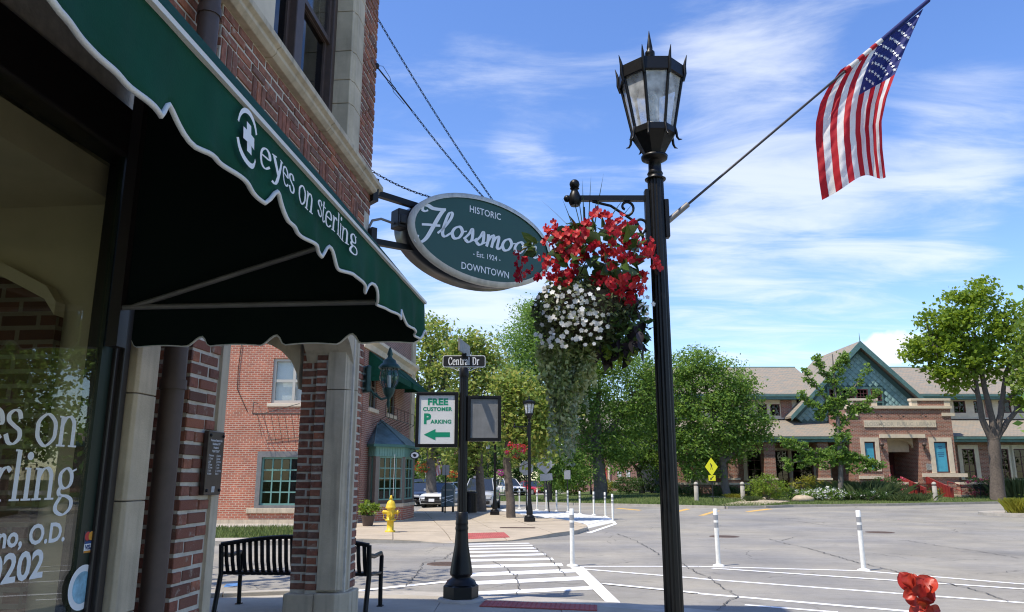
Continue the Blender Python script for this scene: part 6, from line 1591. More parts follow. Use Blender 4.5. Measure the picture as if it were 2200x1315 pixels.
copper = plain('patina_copper', (.13, .185, .18), .45, .2, var=.45, scale=2.5)
m = MB(); bay_prism(m, .22, 2.762, 2.86); m.build('bay_gutter', plain('green_gutter', (.04, .13, .11), .5), ob)
ap = Vector(((818 - 1100) / F * 30.4 * 1.012 - OR, 30.4 - OD, 3.95)); rr = off(ring, .20); m = MB()
for p, q in zip(rr, rr[1:] + rr[:1]):
    m.add([(p.x, p.y, 2.862), (q.x, q.y, 2.862), tuple(ap)], [(0, 1, 2)])
m.build('bay_roof', copper, ob)
m = MB()
for p in rr: m.tube([(p.x, p.y, 2.87), tuple(ap + Vector((0, 0, .01)))], .025, 5)
m.build('hip_seam', copper, ob)
post = plain('grey_brown_post', (.17, .15, .125), .7, var=.15)
for i, (p, q) in enumerate(zip(ring, ring[1:])):
    t_ = (q - p); L = t_.length; ang = math.atan2(t_.y, t_.x); Mb = Matrix.Translation(p) @ Matrix.Rotation(ang, 4, 'Z')
    m = MB(); m.box(-.0, .16, -.03, .16, .742, 2.418, Mb); m.build('post', post, ob)
    if i == 3: 
        m = MB(); m.box(L - .16, L, -.03, .16, .742, 2.418, Mb); m.build('post', post, ob)
    m = MB(); m.box(.161, L - .004, .02, .12, .742, .86, Mb); m.build('sill_board', M_['brown_paint'], ob)
    window(ob, .165, L - .01, .862, 2.416, -.02, (2, 4, 3, 2)[i], 4, M_['teal_paint'], M_['glass_dark'], .05, .04, Mb)
c_ = BC + (BD - BC) * .5; rs = thing('hanging_sign', 'small oval black and white shop sign hung from the corner of the barber bay', 'sign', ob.matrix_basis @ (c_ + Vector((.25, -.3, 2.5))), R(YAW))
m = MB(); m.prism([(.19 * math.cos(a * math.pi / 10), -.02, .15 * math.sin(a * math.pi / 10)) for a in range(20)], (0, .04, 0)); m.build('board', plain('sign_black', (.02, .02, .02), .5), rs)
m = MB(); m.prism([(.15 * math.cos(a * math.pi / 10), -.024, .11 * math.sin(a * math.pi / 10)) for a in range(20)], (0, .003, 0)); m.build('face', M_['white_print'], rs)
m = MB(); m.prism([(-.08, -.028, .03), (-.02, -.028, .06), (.08, -.028, .02), (.05, -.028, -.05), (-.03, -.028, -.07)], (0, .003, 0)); m.build('emblem', M_['black_iron'], rs)
m = MB(); m.tube([(0, 0, .15), (0, 0, .24), (-.25, .3, .24)], .012, 5); m.build('bracket', M_['black_iron'], rs)
# things shown in the shop windows
bpm = {'r': plain('pole_red', (.5, .03, .03), .4), 'w': M_['white_print']}
def barber_pole(loc, h, label):
    t = thing('barber_pole', label, 'barber pole', loc, R(YAW)); m = MB(); m.lathe([(.06, 0), (.06, h)], 14); m.build('column', M_['white_print'], t)
    m = MB()
    for k in range(3):
        a0 = k * 2.1; m.tube([(.058 * math.cos(a0 + z * 6), .058 * math.sin(a0 + z * 6), z * h) for z in np.linspace(.02, .98, 18)], .016, 5)
    m.build('stripe', bpm['r'], t); m = MB(); m.lathe([(.075, -.06), (.075, 0)], 14); m.lathe([(.075, h), (.06, h + .07), (.01, h + .1)], 14); m.build('end_cap', M_['alu'], t)
mw = ob.matrix_basis
barber_pole(mw @ Vector((w2[0] + .38, .42, w2[2] + .72)), .65, 'striped barber pole in the gridded shop window opposite, by its left jamb'); barber_pole(mw @ ((BC - BB) * .82 + BB + Vector((.0, .35, 1.2))), .95, 'red and white barber pole inside the bay window behind the hydrant')
for k, (x, z, h, c) in enumerate(((.75, 1.28, .3, (.45, .45, .42)), (1.12, 1.28, .6, (.6, .56, .48)), (1.62, 1.28, .36, (.4, .42, .42)), (.55, .18, .42, (.42, .38, .22)), (1.1, .18, .45, (.5, .46, .3)), (1.7, .18, .45, (.45, .46, .3)))):
    o = thing('shop_display', ('clear bottle on the upper shelf of the gridded shop window', 'tall white necktie figure in the gridded shop window', 'glass jar in the gridded shop window near the arch column', 'yellow gift box at the bottom left of the gridded shop window', 'tan box at the bottom centre of the gridded shop window', 'pale box at the bottom of the gridded window by the arch column')[k], 'display item', mw @ Vector((w2[0] + x + .1, .46, w2[2] + z - .55 if z > 1 else w2[2] + .16)), R(YAW))
    m = MB()
    if z > 1: m.lathe([(.06, 0), (.09, .1), (.07, h * .5), (.03, h * .75), (.05, h)], 10)
    else: m.box(-.2, .2, -.12, .12, 0, h)
    m.build('body', plain('display', c, .6, var=.3, scale=10), o)
    if z <= 1: m = MB(); m.box(-.21, .21, -.13, .13, h + .001, h + .05); m.build('lid', M_['brown_paint'], o)
m = MB(); m.box(w2[0], w2[1], .36, .58, w2[2] + .68, w2[2] + .72); m.build('window_shelf', M_['glass_dark'], ob)

# ================================================================ library
LBD = 61.0
lb = thing('library', 'long brick library with slate roofs, teal scaled gable and stone entrance block', 'building', RD(0, LBD, .45), R(YAW))
def lx(px, D=LBD, py=950): return RZ(px, py, D)[0]
def lz(py, D=LBD, px=1800): return RZ(px, py, D)[1] - .45
def slate(name):
    m, nt, b = material(name); t = nt.nodes.new('ShaderNodeTexCoord'); br = nt.nodes.new('ShaderNodeTexBrick')
    br.inputs['Scale'].default_value = 1; br.inputs['Brick Width'].default_value = .3; br.inputs['Row Height'].default_value = .22; br.inputs['Mortar Size'].default_value = .012; br.inputs['Mortar'].default_value = (.09, .08, .07, 1)
    br.inputs['Color1'].default_value = (.29, .235, .165, 1); br.inputs['Color2'].default_value = (.22, .21, .165, 1); nt.links.new(t.outputs['UV'], br.inputs['Vector'])
    mpn = nt.nodes.new('ShaderNodeMapping'); mpn.inputs['Scale'].default_value = (1.2, 3, 3); nt.links.new(t.outputs['UV'], mpn.inputs[0])
    n = nt.nodes.new('ShaderNodeTexNoise'); n.inputs['Scale'].default_value = 1.3; n.inputs['Detail'].default_value = 4; nt.links.new(mpn.outputs[0], n.inputs['Vector'])
    cr = nt.nodes.new('ShaderNodeValToRGB'); e = cr.color_ramp.elements; e[0].position = .35; e[0].color = (.17, .185, .165, 1); e[1].position = .65; e[1].color = (.32, .235, .165, 1); x = e.new(.5); x.color = (.26, .22, .17, 1)
    nt.links.new(n.outputs['Fac'], cr.inputs[0]); mx = nt.nodes.new('ShaderNodeMix'); mx.data_type = 'RGBA'; mx.inputs[0].default_value = .55; nt.links.new(br.outputs['Color'], mx.inputs[6]); nt.links.new(cr.outputs[0], mx.inputs[7])
    nt.links.new(mx.outputs[2], b.inputs['Base Color']); b.inputs['Roughness'].default_value = .8
    bp = nt.nodes.new('ShaderNodeBump'); bp.invert = True; bp.inputs['Strength'].default_value = .5; bp.inputs['Distance'].default_value = .02; nt.links.new(br.outputs['Fac'], bp.inputs['Height']); nt.links.new(bp.outputs[0], b.inputs['Normal']); return m
SLT = slate('multicolour_slate'); TG = plain('teal_copper_trim', (.10, .19, .17), .5, .2, var=.25, scale=2); BRK = M_['brick_lib']; STN = M_['stone_warm']
LF = plain('maroon_window_frame', (.09, .03, .028), .5)
ex0, ex1 = lx(1829, 60), lx(2050, 60)
# wings: low roof, upper wall, main roof, for each side of the entrance block
def roof_plane(x0, x1, ya, za, yb, zb, name='roof', x0b=None, x1b=None, th=.12):
    m = MB(); m.prism([(x0, ya, za), (x1, ya, za), (x1b if x1b is not None else x1, yb, zb), (x0b if x0b is not None else x0, yb, zb)], (0, 0, th)); return m.build(name, SLT, lb)
def fascia(x0, x1, y, z, h=.34, name='eave'):
    m = MB(); m.box(x0, x1, y - .02, y + .1, z - h, z - .003); m.box(x0, x1, y - .14, y - .022, z - .12, z + .06); m.box(x0, x1, y + .102, y + 1.2, z - h, z - h + .06); m.build(name, TG, lb)
ze1, zt1, ze2, zr = lz(940, 60.4), lz(905, 65), lz(849, 64.4), lz(792, 71)
for x0, x1 in ((lx(1440), ex0 + .2), (ex1 - .2, lx(2420))):
    roof_plane(x0, x1, -.6, ze1, 4.0, zt1); fascia(x0, x1, -.6, ze1)
    roof_plane(x0, x1, 3.4, ze2, 10.0, zr, 'main_roof'); roof_plane(x0, x1, 16.6, ze2, 10.0, zr, 'main_roof'); fascia(x0, x1, 3.4, ze2)
    m = MB(); m.tube([(x0, 10, zr + .1), (x1, 10, zr + .1)], .09, 6); m.build('ridge', TG, lb)
# upper walls
def px_hole(a, b, t, bo, D): return (lx(a, D), lx(b, D), lz(bo, D), lz(t, D))
hl = [px_hole(1633, 1654, 868, 893, 65), px_hole(1661, 1682, 868, 893, 65), px_hole(1600, 1612, 868, 893, 65), px_hole(1560, 1580, 868, 893, 65)]
hr = [px_hole(2004, 2028, 864, 884, 65), px_hole(2060, 2086, 861, 887, 65), px_hole(2104, 2122, 861, 887, 65), px_hole(2158, 2185, 861, 887, 65), px_hole(2190, 2215, 861, 887, 65)]
for x0, x1, hs in ((lx(1440), lx(1760), hl), (lx(1935), lx(2420), hr)):
    zb0, zb1 = lz(897, 65), lz(858, 65)
    m = MB(); m.box(x0, x1, 4.2, 4.6, zt1 - .8, zb0 - .003); m.box(x0, x1, 4.2, 4.6, zb1 + .003, ze2 + .1); m.build('upper_wall', BRK, lb)
    m = MB(); wall_holes(m, x0, x1, zb0, zb1, 4.1, 4.5, hs); m.build('stone_band', STN, lb)
    m = MB(); m.box(x0, x1, 4.02, 4.2, zb0 - .12, zb0 - .004); m.build('band_sill', STN, lb)
    for h in hs: window(lb, *h, 4.1, 2, 2, LF, M_['glass_dark'], .08, .05, back=M_['dark_room'])
for a, b in ((1684, 1708), (2127, 2143)):
    m = MB(); m.box(lx(a, 65), lx(b, 65), 4.03, 4.1, lz(897, 65) + .003, lz(860, 65)); m.build('brick_panel', BRK, lb)
# ground floor, left: porch with piers; right: windows in stone
m = MB(); m.box(lx(1440), ex0 + .1, 3.3, 3.6, -.5, ze1 + .6); m.build('porch_wall', BRK, lb)
for a, b in ((1636, 1660), (1752, 1775), (1560, 1580), (1480, 1500)):
    m = MB(); m.box(lx(a), lx(b), -.35, .45, -.3, ze1 - .36); m.build('porch_pier', BRK, lb); m = MB(); m.box(lx(a) - .05, lx(b) + .05, -.4, .5, -.45, 1.1); m.build('pier_base', BRK, lb); m = MB(); m.box(lx(a) - .09, lx(b) + .09, -.44, .54, 1.103, 1.25); m.build('pier_cap', STN, lb)
for a, b, t, bo in ((1604, 1634, 968, 1030), (1664, 1692, 968, 1048), (1700, 1745, 968, 1035), (1785, 1812, 968, 1035)):
    h = (lx(a, 64), lx(b, 64), lz(bo, 64), lz(t, 64)); fo = MB(); wall_holes(fo, h[0] - .3, h[1] + .3, h[2] - .1, h[3] + .2, 3.2, 3.29, [h]); fo.build('window_surround', STN, lb)
    window(lb, *h, 3.1, 2, 3, LF, M_['glass_dark'], .07, .05)
m = MB(); m.box(lx(1440), lx(1600), -.5, -.2, .1, .75); m.build('low_wall', BRK, lb); m = MB(); m.box(lx(1440), lx(1600), -.55, -.15, .753, .9); m.build('wall_cap', STN, lb)
m = MB(); m.prism([(lx(1497) + .75 * math.cos(R(a)) , -.6, .9 + 1.05 * math.sin(R(a))) for a in range(0, 181, 15)], (0, .12, 0)); m.build('arched_stone', plain('grey_green_stone', (.2, .2, .16), .9), lb)
m = MB(); hs = [px_hole(2072, 2099, 964, 1030, 60.7), px_hole(2150, 2172, 964, 1030, 60.7), px_hole(2184, 2215, 964, 1030, 60.7), px_hole(2112, 2120, 964, 965, 60.7)]
m = MB(); wall_holes(m, ex1 - .1, lx(2420), -.5, ze1 + .2, .3, .7, hs); m.build('right_wall', BRK, lb)
for h in hs[:3]:
    fo = MB(); wall_holes(fo, h[0] - .3, h[1] + .32, h[2] - .05, h[3] + .32, .2, .297, [h]); fo.build('window_surround', STN, lb); window(lb, *h, .2, 2, 4, LF, M_['glass_dark'], .07, .05, back=M_['dark_room'])
# entrance block
eY = -1.0; D6 = 60.0
op = (lx(1906, D6), lx(1974, D6), -.5, lz(940, D6)); wl_h = px_hole(1856, 1879, 949, 1012, D6); wr_h = px_hole(2005, 2034, 949, 1016, D6); zp = lz(878, D6)
m = MB(); wall_holes(m, ex0, ex1, -.5, zp, eY, eY + .5, [op, wl_h, wr_h]); m.box(ex0, ex0 + .4, eY + .5, 4.1, -.5, zp); m.box(ex1 - .4, ex1, eY + .5, 4.1, -.5, zp); m.build('entrance_wall', BRK, lb)
m = MB(); m.box(ex0 + .4, ex1 - .4, eY + .5, 4.1, zp - .3, zp - .1); m.build('entrance_roof', M_['dull_alu'], lb)
m = MB(); m.box(ex0 - .1, ex1 + .1, eY - .12, eY + .62, zp + .003, zp + .22); m.build('parapet_cap', STN, lb)
for a, b in ((1829, 1893), (1968, 2051)):
    x0, x1 = lx(a, D6), lx(b, D6)
    m = MB(); m.box(x0 + .45, x1 - .45, eY + .02, eY + .4, zp + .223, zp + .62); m.build('parapet_panel', BRK, lb); m = MB(); m.box(x0, x0 + .447, eY, eY + .42, zp + .223, zp + .62); m.box(x1 - .447, x1, eY, eY + .42, zp + .223, zp + .62); m.box(x0 - .06, x1 + .06, eY - .05, eY + .47, zp + .623, zp + .8); m.build('parapet_stone', STN, lb)
for a, b, t, bo, d in ((1860, 2015, 903, 918, .06), (1890, 1988, 933, 941, .1), (1829 - 8, 1850, 887, 894, .08), (2030, 2058, 887, 894, .08), (1973, 2068, 1017, 1025, .14), (1838, 1890, 1022, 1029, .12)):
    m = MB(); m.box(lx(a, D6), lx(b, D6), eY - d, eY - .003, lz(bo, D6), lz(t, D6)); m.build('stone_band', STN, lb)
text('FLOSSMOOR  PUBLIC  LIBRARY', frame_m((lx(1937, D6), eY - .064, lz(915, D6)), (1, 0, 0), (0, 0, 1), (0, -1, 0)), lb, plain('carved_letter', (.47, .41, .31), .8), .40, 1.0, .002, name='carved_lettering')
for h, d in ((wl_h, .3), (wr_h, .36)):
    fo = MB(); wall_holes(fo, h[0] - d, h[1] + d, h[2] - .02, h[3] + .32, eY - .06, eY - .003, [h]); fo.build('window_surround', STN, lb)
ban = plain('turquoise_banner', (.07, .36, .50), .45, var=.2, scale=1.3)
for h in (wl_h, wr_h):
    window(lb, *h, eY, 1, 1, LF, M_['glass'], .09, .05); m = MB(); m.box(h[0] + .1, h[1] - .1, eY + .08, eY + .095, h[2] + .1, h[3] - .1); m.build('window_banner', ban, lb)
bl_ = plain('banner_ink', (.03, .12, .25), .5)
for i, (s_, w) in enumerate(((.08, .3), (.14, .25), (.28, .5), (.34, .5), (.40, .4))):
    m = MB(); h = wr_h; c = (h[0] + h[1]) / 2; z = h[3] - .2 - (h[3] - h[2]) * s_; m.box(c - w / 2, c + w / 2, eY + .07, eY + .078, z, z + .05); m.build('banner_line', bl_, lb)
m = MB(); m.box(op[0] - .0, op[1], eY + 1.6, eY + 1.9, op[3] - 1.05, op[3]); m.build('porch_lintel', STN, lb)
m = MB(); m.box(op[0] - .3, op[0] - .01, eY + .5, 4, -.5, zp - .31); m.box(op[1] + .01, op[1] + .3, eY + .5, 4, -.5, zp - .31); m.build('porch_side', BRK, lb)
m = MB(); c_ = (op[0] + op[1]) / 2; hw = (op[1] - op[0]) / 2; m.prism([(op[0], eY + .9, op[3])] + [(c_ + hw * math.cos(R(a)), eY + .9, op[3] - .75 + .62 * math.sin(R(a))) for a in range(180, -1, -15)] + [(op[1], eY + .9, op[3])], (0, .3, 0)); m.build('porch_arch', STN, lb)
m = MB(); m.box(op[0], op[1], 3.2, 3.4, -.4, op[3]); m.build('door_wall', plain('dark_maroon', (.06, .012, .012), .5), lb)
for k in range(2):
    m = MB(); x = op[0] + .35 + k * (hw - .2); m.box(x, x + hw - .35, 3.1, 3.19, -.0, 2.3); d_ = m.build('door', M_['red_paint'], lb); m = MB(); m.box(x + .2, x + hw - .55, 3.07, 3.095, .9, 2.1); m.build('pane', M_['glass_dark'], d_); m = MB(); m.tube([(x + (hw - .5 if k == 0 else .12), 3.02, .9), (x + (hw - .5 if k == 0 else .12), 3.02, 1.3)], .02, 5); m.build('handle', M_['alu'], d_)
for px in (1897, 1988):
    m = MB(); p = (lx(px, 59.6), eY - .2, lz(955, 59.7)); m.ball(p, .17, 10); m.tube([(p[0], eY - .2, p[2] - .15), (p[0], eY - .2, p[2] - .32), (p[0], eY - .02, p[2] - .3)], .05, 6); m.build('sconce', M_['brown_paint'], lb)
for px in (1890, 1937, 1985):
    m = MB(); z = lz(895, D6); m.tube([(lx(px, D6), eY, z + .1), (lx(px, D6), eY - .35, z + .15), (lx(px + 3, D6), eY - .5, z - .0)], .03, 5); m.ball((lx(px + 3, D6), eY - .5, z - .02), .09, 6); m.build('sign_light', M_['brown_paint'], lb)
m = MB(); m.box(lx(1984, D6), lx(2000, D6), eY - .05, eY - .003, lz(1010, D6), lz(996, D6)); m.build('notice_board', plain('notice', (.3, .3, .28), .5, var=.5, scale=8), lb)
# gable with its scales
gD = 64.0; gy = 3.0; gx, gz = lx(1840, gD, 742), lz(746, gD); gr = lx(1990, gD); gl_ = 2 * gx - gr; gz0 = lz(872, gD); slope = (gz - gz0) / (gr - gx)
m = MB(); m.prism([(gl_ - .8, gy, gz0 - .8 * slope), (gl_ + .2, gy, zt1 - .6), (gr - .2, gy, zt1 - .6), (gr + .8, gy, gz0 - .8 * slope), (gx, gy, gz)], (0, .3, 0)); m.build('gable_wall', plain('dark_teal_copper', (.06, .12, .11), .5, .2), lb)
for s_ in (-1, 1):
    xe = gx + s_ * (gr - gx + 1.3); zz0 = gz + .25 - slope * (gr - gx + 1.3)
    m = MB(); m.prism([(gx, gy - .7, gz + .25), (xe, gy - .7, zz0), (xe, gy + 9, zz0), (gx, gy + 9, gz + .25)], (0, 0, .16)); m.build('gable_roof', SLT, lb)
    m = MB(); m.prism([(gx, gy - .78, gz + .42), (xe, gy - .78, zz0 + .17), (xe, gy - .78, zz0 - .22), (gx, gy - .78, gz - .16)], (0, .075, 0)); m.build('rake_board', TG, lb)
m = MB(); m.tube([(gx, gy - .7, gz + .4), (gx, gy - .7, gz + 1.1)], [.04, .01], 6); m.build('finial', TG, lb)
whole = [px_hole(1880, 1903, 836, 862, gD), px_hole(1848, 1874, 836, 862, gD), px_hole(1790, 1815, 836, 862, gD), px_hole(1818, 1844, 836, 862, gD)]
for h in whole: window(lb, *h, gy - .2, 3, 3, LF, M_['glass_dark'], .09, .04)
m = MB()
for h in whole: wall_holes(m, h[0] - .15, h[1] + .15, h[2] - 1.6, h[3] + .15, gy - .12, gy - .005, [h, (h[0], h[1], h[2] - 1.4, h[2] - .15)])
m.build('window_surround', TG, lb)
sh = MB(); sh.add([(-.5, 0, 0), (0, -.12, -.5), (.5, 0, 0), (0, 0, .5), (0, -.09, 0)], [(0, 1, 4), (1, 2, 4), (2, 3, 4), (3, 0, 4)]); scale_mat = ramp_mat('copper_scale', [(.15, .26, .235), (.19, .31, .28), (.24, .37, .33), (.17, .28, .26), (.21, .33, .29)], 'object', .5, noise=.15, nscale=3); shm = sh.mesh('scale_tile', scale_mat)
cand = []; S_ = .52
for i in range(-14, 15):
    for j in range(0, 40):
        x = gx + i * S_ + (S_ / 2 if j % 2 else 0); z = gz - .25 - j * S_ / 2
        if z > gz - .05 - slope * (abs(x - gx) + S_ * .5) or z < zt1 + .1: continue
        if any(h[0] - .3 < x < h[1] + .3 and h[2] - 1.7 < z < h[3] + .3 for h in whole): continue
        cand.append((abs(x - gx - 2.2) + abs(z - gz0) * .3, x, z))
rest = MB()
for _, x, z in sorted(cand)[300:]: rest.add([(x - .25, gy - .012, z), (x, gy - .07, z - .25), (x + .25, gy - .012, z), (x, gy - .012, z + .25), (x, gy - .055, z)], [(0, 1, 4), (1, 2, 4), (2, 3, 4), (3, 0, 4)])
if rest.v: stuff(rest.build('scale_cladding', ramp_mat('copper_scale_run', [(.15, .26, .235), (.19, .31, .28), (.24, .37, .33), (.17, .28, .26)], 'island', .5, noise=.15, nscale=3), lb))
for k, (_, x, z) in enumerate(sorted(cand)[:300]): inst('scale_tile', shm, lb, frame_m((x, gy - .012, z), (S_ * .97, 0, 0), (0, .5, 0), (0, 0, S_ * .97)))
# forecourt: low walls, steps, red side rails
for a, b, D in ((1886, 1955, 58.6), (2048, 2178, 58.6)):
    m = MB(); m.box(lx(a, D), lx(b, D), D - LBD - .25, D - LBD + .25, -.5, lz(1036, D) - .17); m.build('low_wall', BRK, lb); m = MB(); m.box(lx(a, D) - .08, lx(b, D) + .08, D - LBD - .32, D - LBD + .32, lz(1036, D) - .167, lz(1036, D)); m.build('wall_cap', STN, lb)
for k in range(4):
    m = MB(); m.box(lx(1958, 57), lx(2077, 57), -4.6 + .36 * k, -1.02, -.55 + .15 * k, -.4 + .15 * k - .003 * 0); m.build('step', M_['concrete'], lb, bevel=.01)
for px in (1962, 2018):
    x = lx(px, 57); m = MB(); m.prism([(x, -4.9, -.35), (x, -4.9, .55), (x - .0, -1.6, 1.35), (x, -1.6, .2)], (.1, 0, 0)); o = m.build('stair_rail', M_['red_paint'], lb)
    for k in range(9):
        t_ = k / 8; m = MB(); m.box(x - .06, x - .003, -4.9 + 3.2 * t_, -4.8 + 3.2 * t_, -.3 + .5 * t_, .5 + .8 * t_); m.build('baluster', M_['red_paint'], o)
m = MB()
for dz in (.35, .75): m.tube([(lx(2070, 57), -4.6, -.3 + dz), (lx(2058, 57), -2.0, .25 + dz)], .03, 5)
for y, z in ((-4.6, -.4), (-3.3, -.1), (-2.0, .1)): m.tube([(lx(2070, 57) - (y + 4.6) * .16, y, z - .1), (lx(2070, 57) - (y + 4.6) * .16, y, z + .9)], .03, 5)
m.build('hand_rail', M_['red_paint'], lb)
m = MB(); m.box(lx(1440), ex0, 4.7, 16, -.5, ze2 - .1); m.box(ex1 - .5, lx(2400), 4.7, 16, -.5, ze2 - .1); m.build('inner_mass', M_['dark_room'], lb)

# benches and concrete bollards before the library
def small_bench(px, py, D, label, rot=0.0):
    p = W(px, py, D); r, d = rd_of(p.x, p.y); t = thing('park_bench', label, 'bench', (p.x, p.y, zlawn(p.x, p.y) + .03), R(YAW) + rot, 'black benches before the library')
    for k in range(7): m = MB(); m.box(-.75, .75, .18 - .003 * k, .21 - .003 * k, .48 + .065 * k, .525 + .065 * k); m.build('slat', bk, t)
    for k in range(5): m = MB(); m.box(-.75, .75, -.3 + .09 * k, -.24 + .09 * k, .43, .45); m.build('slat', bk, t)
    for x in (-.78, .78): m = MB(); m.tube([(x, -.3, 0), (x, -.32, .62), (x, -.05, .68), (x, .2, .64)], .025, 6); m.tube([(x, .28, 0), (x, .15, .45), (x, .22, .95)], .025, 6); m.build('end_frame', bk, t)
small_bench(1992, 1068, 56.6, 'black slatted bench at the foot of the library steps'); small_bench(2118, 1068, 56.6, 'black bench half behind the maple trunk by the library', .3)
bo0 = None
for px, py, lab in ((1497, 1079, 'concrete bollard on the lawn left of the yellow pedestrian sign'), (1597, 1078, 'concrete bollard at the bend of the library path'), (2011, 1079, 'concrete bollard in front of the library steps')):
    p = W(px, py, 53.5); z = zlawn(p.x, p.y)
    if bo0 is None:
        bo0 = thing('bollard', lab, 'bollard', (p.x, p.y, z), R(YAW), 'concrete bollards on the library lawn')
        m = MB(); m.lathe([(.15, 0), (.145, .95), (.12, .97)], 16); m.build('shaft', M_['kerb'], bo0); m = MB(); m.lathe([(.12, .97), (.12, 1.06)], 16); m.build('light_band', M_['black_iron'], bo0); m = MB(); m.lathe([(.15, 1.06), (.15, 1.1), (.11, 1.19), (.03, 1.23)], 16); m.build('cap', M_['kerb'], bo0)
    else: dup(bo0, (p.x, p.y, z), R(YAW), lab)

# church-like brick hall far off
ch = thing('brick_hall', 'distant low brick hall with stone base and red door beyond the lawn', 'building', RD(0, 92, .35), R(YAW)); hx = lambda px: RZ(px, 1000, 92)[0]; hz = lambda py: RZ(1300, py, 92)[1] - .35
dh = (hx(1293), hx(1303), 0, hz(1005))
m = MB(); wall_holes(m, hx(1226), hx(1460), 1.1, 7, 0, .4, [dh]); m.build('wall', brick_mat('hall_brick', (.33, .13, .085), (.26, .10, .07), (.42, .34, .27), .3, .1), ch)
m = MB(); wall_holes(m, hx(1222), hx(1460), -.3, .95, -.1, .4, [dh]); m.build('base_wall', brick_mat('hall_base', (.3, .12, .085), (.24, .10, .07), (.42, .34, .27), .3, .1), ch); m = MB(); wall_holes(m, hx(1222), hx(1460), .953, 1.097, -.15, .4, [dh]); m.build('stone_course', STN, ch)
m = MB(); m.box(dh[0], dh[1], .1, .2, 0, dh[3]); m.build('door', plain('bright_red_door', (.5, .03, .03), .5), ch)
for a in (1326, 1345): m = MB(); m.box(hx(a), hx(a + 8), -.06, .0 - .003, hz(1026), hz(1010)); m.build('white_panel', M_['blind'], ch)
m = MB(); m.prism([(hx(1220), -.6, 7), (hx(1220), 12, 7), (hx(1220), 6, 11)], (hx(1465) - hx(1220), 0, 0)); m.build('roof', SLT, ch)
m = MB(); m.tube([(hx(1308), -.1, 0), (hx(1308), -.1, 6.9)], .12, 6); m.build('downspout', M_['stone_warm'], ch)
# pale house far left behind the trees
hs_ = thing('house', 'pale distant house between the trunks behind the parked cars', 'building', RD(-11, 100, 0), R(YAW))
m = MB(); wall_holes(m, -5, 5, 0, 4.5, 0, .3, [(-3.5, -2.2, 1.2, 2.8), (1.5, 2.8, 1.2, 2.8)]); m.box(-5, 5, .3, 8, 0, 4.5); m.build('wall', plain('pale_siding', (.42, .42, .4), .8), hs_); m = MB(); m.prism([(-5.4, -.5, 4.5), (-5.4, 8.5, 4.5), (-5.4, 4, 7)], (10.8, 0, 0)); m.build('roof', M_['dull_alu'], hs_)

# ================================================================ traffic signs
def post_sign(label, base, h, shape, name='traffic_sign', tilt=0.0, rot=0.0, mat=None, extra=None, cat='traffic sign', group=None):
    t = thing(name, label, cat, base, R(YAW) + rot, group); m = MB(); m.box(-.03, .03, .02, .05, 0, h); m.build('post', M_['black_iron'], t)
    m = MB(); m.prism([(x, 0, z) for x, z in shape], (0, .012, 0)); m.build('sign_plate', mat or M_['alu_sign'], t); t.rotation_euler.y = tilt; return t
M_['alu_sign'] = plain('bare_sign_back', (.36, .36, .36), .5, .35, var=.06)
p = G(1131, 1097, .12); z0 = W(1131, 1006, rd_of(*p[:2])[1]).z - .12
post_sign('back of an octagonal stop sign half behind the far corner lamp', p, z0 + .4, [(.36 * math.cos(R(22.5 + 45 * k)), z0 + .36 * math.sin(R(22.5 + 45 * k))) for k in range(8)])
p = G(1180, 1101, 0); D_ = rd_of(*p[:2])[1]; z0 = W(1168, 998, D_).z; hw = 20.5 / F * D_
t = post_sign('back of a diamond warning sign on a leaning black post with a plate below', p, z0 + hw, [(-hw, z0), (0, z0 - hw), (hw, z0), (0, z0 + hw)], tilt=R(-4.5))
z1 = W(1170, 1025, D_).z; m = MB(); m.box(-.31, .31, 0, .012, z1 - .17, z1 + .17); m.build('lower_plate', M_['alu_sign'], t)
p = RD((1216 - 1100) / F * 50, 50, .12); z0 = W(1216, 1020, 50).z - .12
post_sign('small parking sign back on a thin post among the far shrubs', p, z0 + .3, [(-.2, z0 - .28), (.2, z0 - .28), (.2, z0 + .28), (-.2, z0 + .28)])
p = G(956, 1102, .12); D_ = rd_of(*p[:2])[1]; z0 = W(956, 1010, D_).z - .12
t = post_sign('twin grey sign backs on a thin post beside the mailbox', p, z0 + .25, [(-.16, z0 - .23), (-.01, z0 - .23), (-.01, z0 + .23), (-.16, z0 + .23)]); m = MB(); m.box(.01, .16, 0, .012, z0 - .23, z0 + .23); m.build('sign_plate', M_['alu_sign'], t)
p = RD((1026 - 1100) / F * 46, 46, .1); z0 = W(1026, 1032, 46).z - .1
post_sign('small pale sign rising behind the silver car roof', p, z0 + .3, [(-.2, z0 - .25), (.2, z0 - .25), (.2, z0 + .25), (-.2, z0 + .25)], mat=plain('pale_sign', (.45, .4, .4), .6))
pp = W(1533, 1084, 51); D_ = 51.0; zb = zlawn(pp.x, pp.y); z0 = W(1533, 1003, D_).z - zb; hz_, hw_ = 19 / F * D_, 13.5 / F * D_
yg = plain('fluorescent_yellow', (.78, .75, .015), .5); blk = plain('sign_black_ink', (.012, .012, .012), .5)
t = post_sign('fluorescent yellow pedestrian crossing sign on the library lawn', (pp.x, pp.y, zb), z0 + hz_, [(-hw_, z0), (0, z0 - hz_), (hw_, z0), (0, z0 + hz_)], mat=yg)
z1 = W(1533, 1027, D_).z - zb; m = MB(); m.box(-.23, .23, 0, .012, z1 - .18, z1 + .18); m.build('arrow_plate', yg, t)
k_ = .019; fig = MB(); fy = -.004
def fp(pts): fig.prism([(x * k_, fy, z0 + z * k_) for x, z in pts], (0, .003, 0))
